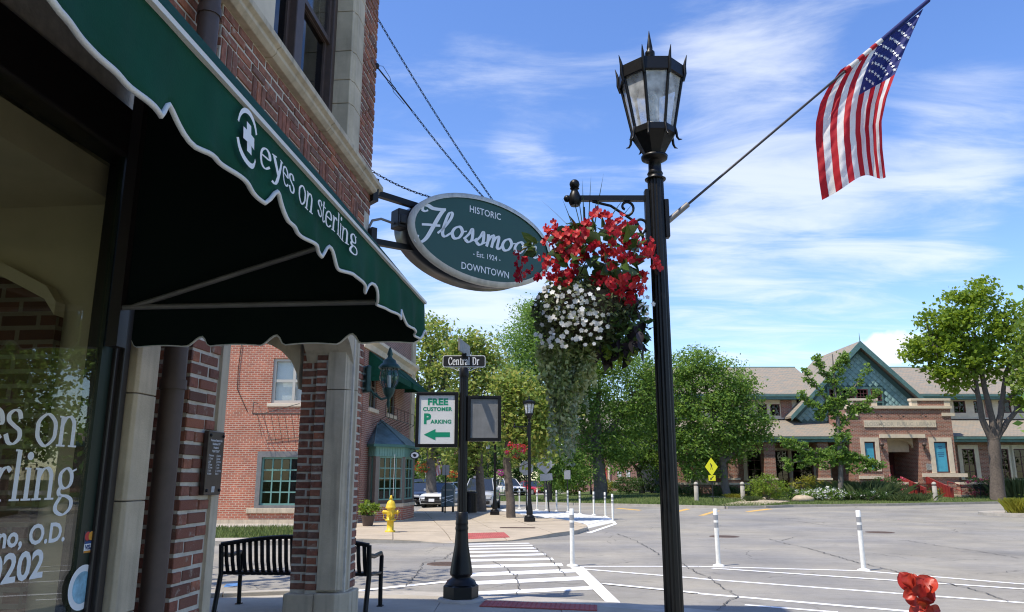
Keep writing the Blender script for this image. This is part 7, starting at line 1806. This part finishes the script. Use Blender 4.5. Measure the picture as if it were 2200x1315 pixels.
fp([(-2.6 + 1.6 * math.cos(a), 10.5 + 1.6 * math.sin(a)) for a in np.linspace(0, 5.6, 9)]); fp([(-2.6, 8.6), (1.2, 8.2), (1.8, 1.6), (-1.6, 1.4)]); fp([(1.2, 8.1), (3.6, 5.0), (2.9, 4.4), (1.0, 6.2)]); fp([(-2.6, 8.4), (-5.0, 5.2), (-4.4, 4.6), (-1.9, 6.6)])
fp([(-1.5, 1.5), (.2, 1.5), (-1.2, -4), (-2.4, -10), (-3.8, -9.6), (-2.8, -4)]); fp([(.2, 1.5), (1.8, 1.7), (2.6, -3.5), (4.4, -9.4), (3.1, -10), (1.3, -3.8)]); fig.build('walking_figure', blk, t)
m = MB(); m.prism([(-.13, -.004, z1 - .12), (.0, -.004, z1 - .1), (-.04, -.004, z1 - .05), (.12, -.004, z1 + .09), (.08, -.004, z1 + .12), (-.08, -.004, z1 - .01), (-.11, -.004, z1 + .03)], (0, .003, 0)); m.build('arrow', blk, t)

# ================================================================ cars
def car(label, loc, rot, paint, kind='sedan', name='parked_car'):
    t = thing(name, label, 'car', loc, rot, 'parked cars beyond the far pavement'); suv = kind == 'suv'; L2 = 2.3; hw = .92 if suv else .88
    zb, zbelt, zr = (.28, 1.0, 1.66) if suv else (.22, .9, 1.42); hood = zbelt - .04 if suv else zbelt - .08
    secs = [(-L2, zb + .12, hood - .28, hw * .80), (-L2 + .12, zb, hood - .10, hw * .92), (-L2 + .55, zb, hood - .02, hw), (-1.0, zb, zbelt, hw), (.3, zb, zbelt + .02, hw), (1.5, zb, zbelt + .04, hw), (L2 - .2, zb + .05, zbelt - .02, hw * .95), (L2, zb + .18, zbelt - .18, hw * .85)]
    m = MB(); V = []
    for y, a, b, w in secs: V += [(-w * .93, y, a), (-w, y, a + .18), (-w, y, b - .16), (-w * .93, y, b - .03), (-w * .6, y, b), (w * .6, y, b), (w * .93, y, b - .03), (w, y, b - .16), (w, y, a + .18), (w * .93, y, a)]
    k = 10; n = len(secs); m.add(V, [(i * k + j, (i + 1) * k + j, (i + 1) * k + (j + 1) % k, i * k + (j + 1) % k) for i in range(n - 1) for j in range(k)] + [tuple(range(k)), tuple(reversed(range((n - 1) * k, n * k)))], True); body = m.build('body', paint, t)
    gh = [(-1.05, zbelt - .02, zbelt, hw * .86, hw * .86), (-.25, zbelt, zr - .03, hw * .9, hw * .68), (.5, zbelt, zr, hw * .9, hw * .72), (1.45 if suv else 1.0, zbelt, zr - .04, hw * .9, hw * .70), (2.1 if suv else 1.85, zbelt, zbelt + .06, hw * .86, hw * .8)]
    m = MB(); V = []
    for y, a, b, w0, w1 in gh: V += [(-w0, y, a), (-w1, y, b), (w1, y, b), (w0, y, a)]
    m.add(V, [(i * 4 + j, (i + 1) * 4 + j, (i + 1) * 4 + j + 1, i * 4 + j + 1) for i in range(len(gh) - 1) for j in range(3)]); m.build('windows', CARG, t)
    m = MB(); V = []
    for y, a, b, w0, w1 in gh[1:4]: V += [(-w1, y, b + .004), (-w1 * .8, y, b + .035), (w1 * .8, y, b + .035), (w1, y, b + .004)]
    m.add(V, [(i * 4 + j, (i + 1) * 4 + j, (i + 1) * 4 + j + 1, i * 4 + j + 1) for i in range(2) for j in range(3)], True)
    for s_ in (-1, 1):
        for a, b in zip(gh, gh[1:]): m.tube([(s_ * a[4] * 1.005, a[0], a[2] + .005), (s_ * b[4] * 1.005, b[0], b[2] + .005)], .03, 5)
        m.tube([(s_ * gh[2][3], .42, zbelt), (s_ * gh[2][4] * 1.01, .45, zr)], .035, 5)
    m.build('roof', paint, t)
    for s_, lab in ((-1, 'l'), (1, 'r')):
        for y in (-1.42, 1.36):
            m = MB(); m.tube([(s_ * (hw - .2), y, .34), (s_ * (hw + .01), y, .34)], .34, 20); wv = m.build('wheel', M_['tyre'], t); m = MB(); m.tube([(s_ * (hw + .005), y, .34), (s_ * (hw + .02), y, .34)], .22, 14); m.build('rim', M_['alu'], wv)
        m = MB(); m.boxc((s_ * hw * .68, -L2 + .10, hood - .22), (.36, .16, .15)); m.build('headlight', HL, t, bevel=.03)
        m = MB(); m.boxc((s_ * (hw + .1), -.72, zbelt + .1), (.2, .12, .15)); m.build('mirror', paint, t, bevel=.03)
    m = MB(); m.boxc((0, -L2 + .02, hood - .30), (hw * 1.0, .12, .26)); m.build('grille', M_['black_iron'], t, bevel=.02)
    m = MB(); m.boxc((0, -L2 - .03, zb + .12), (hw * 1.5, .1, .16)); m.build('bumper', M_['black_iron'], t, bevel=.03)
    m = MB(); m.boxc((0, -L2 - .085, zb + .22), (.34, .012, .16)); m.build('number_plate', M_['white_print'], t)
    return t
CARG = plain('car_glass', (.02, .025, .03), .06, .0, .9); HL = plain('headlight_lens', (.6, .62, .64), .1, .3)
def cloc(px, D, z=0): return RD((px - 1100) / F * D * 1.012, D, z)
car('silver SUV facing us beside the litter bin', cloc(1037, 44.5), R(YAW - 4), car_paint('silver_car_paint', (.42, .43, .45)), 'suv')
car('white car nosed behind the mailbox', cloc(962, 47.5), R(YAW - 14), car_paint('white_car_paint', (.75, .75, .74)))
car('black car next to the barber bay', cloc(914, 50.5), R(YAW - 16), car_paint('black_car_paint', (.015, .016, .02)))
car('white SUV parked across the lawn behind the pavement tree', cloc(1093, 76), R(YAW + 24), car_paint('white_car_paint', (.75, .75, .74)), 'suv')
car('red car parked beyond the lawn by the stop sign', cloc(1141, 82), R(YAW + 32), car_paint('red_car_paint', (.36, .012, .02)))
car('dark SUV in shade behind the black car', cloc(906, 62), R(YAW - 20), car_paint('navy_car_paint', (.015, .02, .03)), 'suv')
gh_ = M_['stone']

# ================================================================ far baskets and flags
def small_basket(p, cols, label, r=.36):
    t = thing('hanging_basket', label, 'flower basket', p, R(YAW), 'flower baskets on far lamps'); m = MB(); m.lathe([(.06, -.2), (.17, -.12), (.2, .0)], 12); m.build('liner', M_['brown_paint'], t)
    P, _ = clumps((0, 0, 0), (r, r, r * .75), 40, 14, .07); part_mesh('foliage', cards_mesh('foliage', P, .07, LEAF['mid'], .6), t)
    P, _ = clumps((0, 0, .1), (r * 1.05, r * 1.05, r * .65), 40, 7, .06, 4); part_mesh('blossom', cards_mesh('blossom', P, .075, ramp_mat('blossom', cols, 'island', .6, trans=.3, noise=0), .9), t)
    P, _ = clumps((0, 0, -.35), (r * .5, r * .5, r * .6), 12, 14, .06); part_mesh('trailing_foliage', cards_mesh('trailing_foliage', P, .07, LEAF['yellowing'], .5), t)
    m = MB(); m.tube([(0, 0, 0), (0, 0, .55)], .008, 5); m.build('hanger', M_['black_iron'], t); return t
RC = [(.5, .03, .02), (.6, .09, .03), (.45, .02, .05)]; OC = [(.55, .16, .02), (.6, .1, .02), (.5, .05, .02)]; PC = [(.5, .03, .28), (.4, .02, .3), (.6, .1, .4)]
small_basket(W(1107, 972, 30.6), RC + [(.25, .05, .2)], 'red and plum flower basket on the far corner lamp', .44); small_basket(W(908, 1008, 46.5), OC, 'orange flower basket beside the barber bay and trunk', .5); small_basket(W(973, 1022, 60), OC, 'small orange basket between the twin sign and the sign pole', .45); small_basket(W(1078, 1019, 60), PC, 'magenta flower basket between two pavement trunks', .42)
def small_flag(p, w, h, rot, label):
    t = thing('flag', label, 'flag', p, rot, 'small flags on far lamps'); m = MB(); m.tube([(-.1, 0, -.55), (.25, 0, .25)], .012, 5); m.build('flag_pole', M_['alu'], t)
    f = lambda u, v: (.02 + u * w * .55 + .1 * (1 - v) , .05 * math.sin(u * 8 + v * 3), .12 - v * h + u * .14)
    for i in range(9):
        m = MB(); V = [f((i + a) / 9, j / 5) for a in (0, 1) for j in range(6)]; m.add(V, [(j, j + 1, 6 + j + 1, 6 + j) for j in range(5)]); o = m.build('stripe', fr_ if i % 2 == 0 else fw2, t)
    m = MB(); V = [tuple(Vector(f(.5 + .5 * a, .4 * b)) + Vector((0, -.012, 0))) for a in (0, 1) for b in (0, 1)]; m.add(V, [(0, 1, 3, 2)]); m.build('canton', fb_, t); return t
small_flag(W(1216, 962, 56), 1.0, 1.15, R(YAW), 'small striped flag hanging by the silver vines over the far lawn'); small_flag(W(934, 992, 47), .7, 1.0, R(YAW), 'small striped flag on the lamp behind the barber bay'); small_flag(W(910 + 62, 962, 46), .6, .6, R(YAW), 'tip of a small flag above the mailbox beside the sign pole')

# ================================================================ trees and plants
grow('street_tree', 'yellow green street tree with tall crown behind the barber bay', RD(-10.0, 47, .1) - RD(0, 0, 0) + RD(0, 0, 0) if False else W(928, 1088, 46.5) * 1, 46.5,
     [(925, 715, 50, 45, 26), (905, 800, 55, 50, 28), (950, 770, 45, 50, 26), (930, 870, 65, 55, 34), (900, 940, 45, 40, 18), (975, 850, 35, 50, 18), (945, 950, 55, 40, 20)],
     [[(927, 1088, .36), (925, 1000, .28), (928, 930, .24), (925, 840, .18), (927, 740, .08)], [(928, 930, .2), (905, 850, .12), (893, 790, .05)], [(926, 900, .2), (955, 820, .12), (960, 750, .05)]], 'yellowing', .21, .3, 'bark_grey', 'trees along the far pavement', per=20)
grow('street_tree', 'gold tinged street tree right behind the litter bin', W(1034, 1104, 37.5), 37.5,
     [(1020, 745, 48, 40, 26), (1050, 800, 40, 45, 24), (1015, 850, 45, 45, 24), (1040, 920, 55, 45, 28), (1005, 950, 40, 40, 16), (985, 780, 35, 40, 14), (1000, 990, 35, 25, 10)],
     [[(1035, 1104, .26), (1031, 1030, .2), (1027, 940, .17), (1020, 850, .12), (1018, 750, .05)], [(1028, 940, .14), (1055, 870, .08), (1062, 800, .04)]], 'yellowing', .19, .22, 'bark', 'trees along the far pavement', per=20)
grow('street_tree', 'small leaning street tree in the corner pavement with a mossy trunk', W(1097, 1118, 31.6), 31.6,
     [(1100, 830, 40, 45, 24), (1145, 860, 40, 45, 22), (1085, 900, 45, 40, 22), (1130, 930, 50, 40, 26), (1160, 960, 40, 35, 16), (1175, 900, 40, 45, 20)],
     [[(1099, 1120, .2), (1096, 1060, .17), (1088, 990, .15), (1093, 930, .1), (1098, 860, .05)], [(1088, 990, .1), (1120, 930, .06), (1145, 890, .03)], [(1092, 940, .08), (1080, 880, .05), (1085, 845, .02)]], 'yellowing', .16, .16, 'bark', 'trees along the far pavement', per=20)
grow('honey_locust', 'feathery pale green locust behind the hanging basket', W(1175, 1075, 55), 55,
     [(1135, 680, 30, 35, 14), (1120, 740, 45, 45, 24), (1165, 720, 50, 55, 30), (1110, 810, 50, 50, 26), (1170, 810, 65, 60, 40), (1215, 760, 40, 50, 22), (1100, 880, 50, 45, 24), (1160, 910, 60, 50, 32), (1200, 1000, 40, 40, 22), (1235, 1010, 35, 40, 18)],
     [[(1178, 1075, .3), (1175, 980, .24), (1165, 880, .2), (1150, 780, .12), (1135, 680, .04)], [(1168, 900, .15), (1200, 830, .1), (1215, 760, .04)], [(1165, 880, .12), (1120, 820, .07), (1100, 790, .03)]], 'locust', .17, .26, 'bark', None, per=30, aspect=.46, sig=.45, dens=1.9)
grow('honey_locust', 'broad green locust with a stout grey trunk on the lawn by the red door', W(1288, 1076, 57), 57,
     [(1260, 820, 50, 50, 28), (1310, 790, 50, 45, 26), (1345, 850, 60, 50, 34), (1240, 890, 45, 45, 22), (1300, 900, 65, 45, 36), (1380, 900, 45, 45, 24), (1270, 960, 50, 35, 22), (1270, 770, 40, 35, 16), (1375, 790, 40, 35, 16), (1330, 960, 45, 35, 20), (1230, 830, 35, 45, 16), (1395, 820, 35, 50, 16)],
     [[(1290, 1076, .55), (1287, 1010, .46), (1284, 960, .4), (1282, 890, .26), (1290, 800, .08)], [(1285, 970, .3), (1250, 920, .16), (1225, 880, .06)], [(1285, 955, .3), (1330, 900, .18), (1360, 850, .06)], [(1284, 930, .2), (1265, 850, .1), (1258, 800, .04)]], 'mid', .19, .45, 'bark_grey', None, per=28, aspect=.48, sig=.46, dens=1.5)
grow('ornamental_tree', 'spreading forked tree by the hedge in front of the distant hall', W(1377, 1060, 66), 66,
     [(1345, 960, 40, 30, 20), (1390, 950, 45, 40, 24), (1370, 985, 50, 25, 20), (1415, 990, 35, 35, 16), (1330, 990, 30, 25, 10), (1360, 910, 40, 40, 20), (1410, 900, 35, 40, 16)],
     [[(1380, 1062, .26), (1374, 1025, .22), (1372, 1010, .2)], [(1372, 1012, .16), (1355, 990, .1), (1340, 965, .05)], [(1372, 1012, .16), (1392, 985, .1), (1400, 950, .05)]], 'mid', .2, .2, 'bark', None, per=24)
grow('lawn_tree', 'dense round green tree on the library lawn between lamp post and pedestrian sign', W(1560, 1066, 57), 57,
     [(1500, 790, 55, 45, 34), (1550, 830, 65, 55, 46), (1470, 860, 55, 60, 38), (1520, 900, 75, 55, 52), (1590, 900, 55, 45, 32), (1480, 960, 65, 45, 40), (1560, 960, 70, 40, 40), (1625, 925, 40, 35, 18), (1455, 800, 35, 55, 20), (1600, 850, 35, 40, 16), (1500, 1005, 55, 25, 16), (1430, 900, 35, 60, 20)],
     [[(1562, 1068, .3), (1556, 1020, .26), (1545, 950, .22), (1525, 860, .14), (1505, 790, .05)], [(1550, 980, .2), (1590, 920, .12), (1610, 880, .05)], [(1545, 960, .18), (1490, 910, .12), (1470, 850, .05)], [(1548, 1000, .16), (1610, 945, .1), (1635, 925, .04)]], 'mid', .2, .3, 'bark_grey', None, per=30, aspect=.55)
gk = [[(1808, 1072, .2), (1806, 1010, .17), (1803, 930, .15), (1795, 850, .1), (1788, 760, .03)], [(1800, 900, .08), (1760, 840, .05), (1725, 795, .02)], [(1797, 870, .08), (1830, 840, .05), (1868, 785, .02)], [(1792, 830, .06), (1762, 790, .04), (1752, 765, .015)], [(1803, 920, .07), (1850, 870, .045), (1890, 835, .02)], [(1790, 800, .05), (1810, 775, .03), (1815, 760, .015)], [(1800, 880, .06), (1745, 870, .04), (1720, 845, .02)],
      [(1806, 975, .1), (1745, 985, .05), (1680, 1000, .02)], [(1806, 980, .1), (1850, 985, .06), (1888, 1000, .02)], [(1806, 990, .07), (1730, 965, .04), (1680, 948, .02)], [(1800, 860, .06), (1835, 875, .04), (1870, 880, .02)], [(1798, 850, .05), (1765, 880, .03), (1760, 900, .015)]]
gb_ = []
for L in gk[1:7] + gk[10:]:
    for i in range(len(L) - 1):
        for k in range(5): f = (k + .5) / 5; gb_.append((L[i][0] + (L[i + 1][0] - L[i][0]) * f, L[i][1] + (L[i + 1][1] - L[i][1]) * f, 9, 9, 3))
for L in gk[7:10]:
    for i in range(len(L) - 1):
        for k in range(5): f = (k + .5) / 5; gb_.append((L[i][0] + (L[i + 1][0] - L[i][0]) * f, L[i][1] + (L[i + 1][1] - L[i][1]) * f, 13, 13, 5))
for k in range(14): gb_.append((1803 + rnd.gauss(0, 5), 780 + k * 16, 9, 10, 3))
gb_ += [(1805, 960, 25, 35, 16), (1840, 1000, 40, 18, 14), (1770, 995, 45, 16, 14), (1815, 930, 18, 30, 8)]
grow('ginkgo_tree', 'gaunt young ginkgo with spiky leafy branches before the library entrance', W(1808, 1073, 54), 54, gb_, gk, 'mid', .17, .12, 'bark_grey', None, sig=.12, per=8, aspect=.8, sprigs=3, dens=.9)
mk = [[(2145, 1080, .52), (2140, 1010, .40), (2135, 960, .40), (2133, 940, .36)], [(2133, 950, .25), (2110, 900, .2), (2098, 830, .15), (2085, 740, .09), (2070, 680, .04)], [(2134, 945, .27), (2132, 900, .21), (2112, 820, .17), (2102, 760, .12), (2090, 690, .05)], [(2137, 945, .26), (2150, 890, .2), (2155, 850, .16), (2160, 800, .12), (2185, 750, .06)], [(2137, 950, .22), (2165, 905, .18), (2195, 870, .13), (2230, 820, .07)], [(2150, 870, .13), (2175, 850, .1), (2200, 840, .06)], [(2102, 770, .09), (2050, 740, .05), (2000, 730, .02)], [(2108, 800, .08), (2130, 740, .05), (2140, 680, .02)]]
grow('maple_tree', 'large yellow green maple with forked trunk in front of the library', W(2145, 1079, 54), 54,
     [(2110, 635, 42, 38, 30), (2060, 665, 50, 40, 34), (2020, 695, 45, 35, 26), (2080, 710, 65, 40, 40), (2000, 740, 50, 35, 30), (1960, 750, 28, 28, 12), (2050, 760, 60, 35, 34), (2110, 770, 45, 40, 24), (2030, 800, 45, 25, 18), (2150, 740, 45, 45, 26), (2160, 690, 30, 50, 18), (2050, 830, 22, 16, 6), (2075, 800, 30, 28, 12), (2185, 790, 30, 40, 14), (2130, 800, 30, 25, 8), (2190, 850, 30, 25, 10), (2000, 780, 30, 20, 8), (2195, 700, 35, 45, 16), (2200, 760, 35, 40, 16)],
     mk, 'maple', .24, .5, 'bark', None, per=15, aspect=.85, sig=.30, sprigs=8, dens=.8)
grow('maple_tree', 'bright yellow maple branches reaching in at the frame edge', W(2290, 1085, 46), 46, [(2205, 800, 36, 40, 14), (2235, 710, 40, 50, 16), (2260, 790, 45, 60, 20), (2188, 752, 18, 20, 4), (2310, 700, 70, 70, 36), (2220, 655, 26, 20, 5)], [[(2290, 1085, .4), (2288, 950, .3), (2280, 850, .2), (2270, 740, .08)], [(2285, 880, .16), (2240, 800, .08), (2205, 780, .03)]], 'bright', .22, .4, 'bark', None, per=15, aspect=.85, sig=.3)
# trees beyond, shading the cars, and those that stand past the right edge
for i, (px, D, hpx, rp, leaf, lab) in enumerate(((885, 78, 120, 60, 'mid', 'tall background tree left of the barber bay'), (960, 84, 110, 55, 'dark', 'dark background tree behind the parked cars'), (1040, 90, 105, 60, 'mid', 'background tree over the silver SUV'), (1110, 96, 100, 55, 'dark', 'dark background tree behind the white SUV'), (1175, 100, 105, 50, 'mid', 'background tree behind the diamond sign'), (1240, 112, 100, 55, 'dark', 'dark background tree beside the distant hall'), (1410, 104, 130, 55, 'mid', 'background tree behind the lawn tree'), (1000, 72, 70, 45, 'dark', 'low dark tree right behind the parked cars'))):
    blobs = [(px + rnd.uniform(-.6, .6) * rp, 1030 - hpx * f, rp * .62, hpx * .28, 18) for f in (.1, .25, .45, .6, .8, 1.0, 1.15)]
    grow('background_tree', lab, cloc(px, D, .1), D, blobs, [[(px, 1055, .3), (px + 3, 1000, .25), (px, 1030 - hpx, .08)]], leaf, .3, .3, 'bark', 'trees beyond the cars', per=20, sig=.7)
for i, (r, D, h, leaf, lab) in enumerate(((24, 30, 9, 'mid', 'tree on the corner lawn to the right, nearest the road'), (31, 36, 11, 'dark', 'tall tree on the corner lawn to the right'), (38, 42, 10, 'mid', 'farther tree on the corner lawn to the right'), (32, 27, 10, 'dark', 'dark tree behind on the corner lawn to the right'), (45, 50, 12, 'mid', 'tree at the far side of the corner lawn'), (27, 33.5, 10, 'mid', 'second tree on the corner lawn to the right'), (35, 39, 12, 'mid', 'third tree on the corner lawn to the right'), (38, 33, 12, 'dark', 'tree behind the second one on the corner lawn'))):
    b = RD(r, D, .1); t = thing('lawn_tree', lab, 'tree', b, R(YAW), 'trees on the corner lawn'); P = np.concatenate([clumps((rnd.uniform(-1.5, 1.5), rnd.uniform(-1.5, 1.5), h * f), (2.4, 2.4, h * .2), 26, 22, .5)[0] for f in (.35, .5, .65, .8, .92)])
    m = MB(); m.tube([(0, 0, 0), (.1, 0, h * .4), (0, .1, h * .85)], [.3, .22, .06], 9); m.build('trunk', M_['bark'], t); part_mesh('crown', cards_mesh('crown', P, .3, LEAF[leaf], .6), t)
b = Vector((-7.3, 11.2, .03)); t = thing('street_tree', 'street tree hidden behind the near corner building that dapples the road', 'tree', b); P = np.concatenate([clumps((rnd.uniform(-1, 1), rnd.uniform(-1, 1), z), (1.7, 1.7, 1.2), 16, 12, .25)[0] for z in (6, 7.5, 9)])
m = MB(); m.tube([(0, 0, 0), (.05, 0, 4), (0, 0, 8)], [.16, .13, .05], 8); m.build('trunk', M_['bark'], t); part_mesh('crown', cards_mesh('crown', P, .2, LEAF['mid'], .6), t)

def shrub(px, py, D, rx, ry, leaf, label, size=.11, n=60, flowers=None, name='shrub', z=None, cat='shrub', tall=False, nf=60):
    p = W(px, py, D); zz = zlawn(p.x, p.y) if z is None else z; mpp = D / F * 1.0; t = thing(name, label, cat, (p.x, p.y, zz), R(YAW)); a, b_ = rx * mpp, ry * mpp
    if tall:
        V, Fc = [], []; m = MB()
        for _ in range(n * 22):
            x, y = rnd.gauss(0, a * .45), rnd.gauss(0, a * .3); h = 2 * b_ * rnd.uniform(.5, 1); lx_, ly_ = x * .6 + rnd.gauss(0, .15), rnd.gauss(0, .15); k = len(V); V += [(x - .012, y, 0), (x + .012, y, 0), (x + lx_ * .4, y + ly_ * .4, h * .7), (x + lx_, y + ly_, h)]; Fc.append((k, k + 1, k + 2)); Fc.append((k, k + 2, k + 3))
        m.v, m.f, m.sm = V, Fc, [False] * len(Fc); m.build('blade_tuft', LEAF[leaf], t)
    else:
        P, _ = clumps((0, 0, b_ * .95), (a, a * .8, b_ * .9), n, 26, min(.16, a * .25), 2.5); P = P[P[:, 2] > .02]; part_mesh('foliage', cards_mesh('foliage', P, size, LEAF[leaf], .6), t)
        m = MB()
        for k in range(5): q = k * 1.3; m.tube([(0, 0, 0), (a * .3 * math.cos(q), a * .3 * math.sin(q), b_ * .7), (a * .6 * math.cos(q), a * .6 * math.sin(q), b_ * 1.3)], [.03, .02, .01], 5)
        m.build('stem', M_['bark'], t)
    if flowers:
        Q, _ = clumps((0, -a * .1, b_ * 1.05), (a, a * .8, b_ * .85), nf, 4, .07, 6); part_mesh('blossom', cards_mesh('blossom', Q, size * 1.1, ramp_mat('shrub_blossom', flowers, 'island', .6, trans=.3, noise=0), .9), t)
    return t
WHT = [(.7, .7, .68), (.62, .62, .58)]; PK = [(.5, .04, .10), (.6, .12, .2), (.45, .03, .06)]
shrub(1650, 1078, 53.2, 42, 28, 'bright', 'round bright green shrub beside the library path', .13, 110)
shrub(1738, 1066, 55.5, 36, 24, 'gold', 'yellow green shrub between the round shrub and the ginkgo', .13, 70); shrub(1700, 1074, 54.5, 24, 12, 'dark', 'low dark shrub at the foot of the round bright shrub', .1, 40)
shrub(1775, 1066, 56, 22, 14, 'gold', 'small yellow fern like shrub just left of the ginkgo trunk', .11, 36)
shrub(1735, 1075, 53.8, 30, 12, 'mid', 'white flowering low bed left of the ginkgo trunk', .09, 50, WHT, 'flower_bed', nf=40); shrub(1780, 1075, 53.6, 38, 14, 'mid', 'dense white flower bed under the ginkgo', .09, 60, WHT, 'flower_bed', nf=60); shrub(1865, 1076, 53.6, 45, 11, 'dark', 'green ground shrub bed right of the ginkgo trunk', .09, 70, WHT, 'flower_bed', nf=8)
shrub(1850, 1070, 55, 50, 20, 'grassy', 'tall ornamental grass clump right of the ginkgo trunk', n=60, tall=True, name='ornamental_grass', cat='grass'); shrub(1795, 1070, 55.5, 26, 18, 'grassy', 'tall ornamental grass clump behind the white flower bed', n=40, tall=True, name='ornamental_grass', cat='grass')
shrub(1910, 1052, 58.0, 36, 22, 'dark', 'dark red rose bush left of the library door', .1, 70, PK, nf=16); shrub(2108, 1050, 58, 34, 22, 'dark', 'pink flowering bush right of the library steps', .1, 70, PK, nf=34)
shrub(2182, 1076, 56, 26, 22, 'grassy', 'tall grass clump at the right end of the library', n=50, tall=True, name='ornamental_grass', cat='grass'); shrub(1962, 1080, 53.2, 24, 9, 'grassy', 'grass tuft left of the concrete bollard by the steps', n=24, tall=True, name='ornamental_grass', cat='grass'); shrub(1935, 1081, 53, 18, 7, 'grassy', 'small grass tuft beside the low library wall', n=20, tall=True, name='ornamental_grass', cat='grass')
shrub(2005, 1055, 57.6, 18, 10, 'mid', 'small green shrub between the two red stair rails', .08, 24)
for px, lab in ((1440, 'dark low hedge by the near lamp shaft'), (1480, 'dark low hedge left of the pedestrian sign'), (1555, 'dark low hedge right of the pedestrian sign'), (1595, 'dark low hedge before the library porch')): shrub(px, 1072, 58, 30, 11, 'dark', lab, .1, 50, name='hedge', cat='hedge')
shrub(1615, 1083, 52, 9, 7, 'grassy', 'small grass tuft by the bollard on the path', n=14, tall=True, name='ornamental_grass', cat='grass'); shrub(1578, 1076, 56, 14, 5, 'gold', 'small yellow tuft in front of the library hedge', n=10, tall=True, name='ornamental_grass', cat='grass')
shrub(1350, 1066, 64, 32, 20, 'dark', 'dark clipped bush in front of the distant hall', .13, 90); shrub(1306, 1060, 66, 17, 15, 'gold', 'yellowish bush right of the grey locust trunk', .12, 40); shrub(1400, 1062, 66, 24, 16, 'dark', 'dark bush beside the near lamp shaft before the hall', .12, 50)
shrub(1235, 1062, 68, 36, 44, 'bright', 'tall bright green bush against the distant hall', .18, 120); shrub(1190, 1064, 72, 36, 28, 'mid', 'green bush behind the diamond sign', .16, 80)
isz = .14
shrub(2196, 1112, 35.6, 20, 16, 'gold', 'arching yellow green grass on the round island', n=60, tall=True, name='ornamental_grass', cat='grass', z=isz); shrub(2230, 1112, 36, 30, 16, 'bright', 'green plant beside the arching grass on the island', .1, 60, z=isz)
rk = thing('boulder', 'tan boulder at the edge of the white flower bed', 'boulder', W(1725, 1079, 52.8) * 1, R(YAW)); rk.location.z = zlawn(rk.location.x, rk.location.y)
m = MB(); m.ball((0, 0, .1), .62, 12, (1.25, .7, .45)); m.v = [(x + rnd.gauss(0, .03), y + rnd.gauss(0, .03), z + rnd.gauss(0, .02)) for x, y, z in m.v]; m.build('rock', plain('tan_rock', (.42, .34, .24), .9, var=.25, bump=.6, bscale=8), rk)
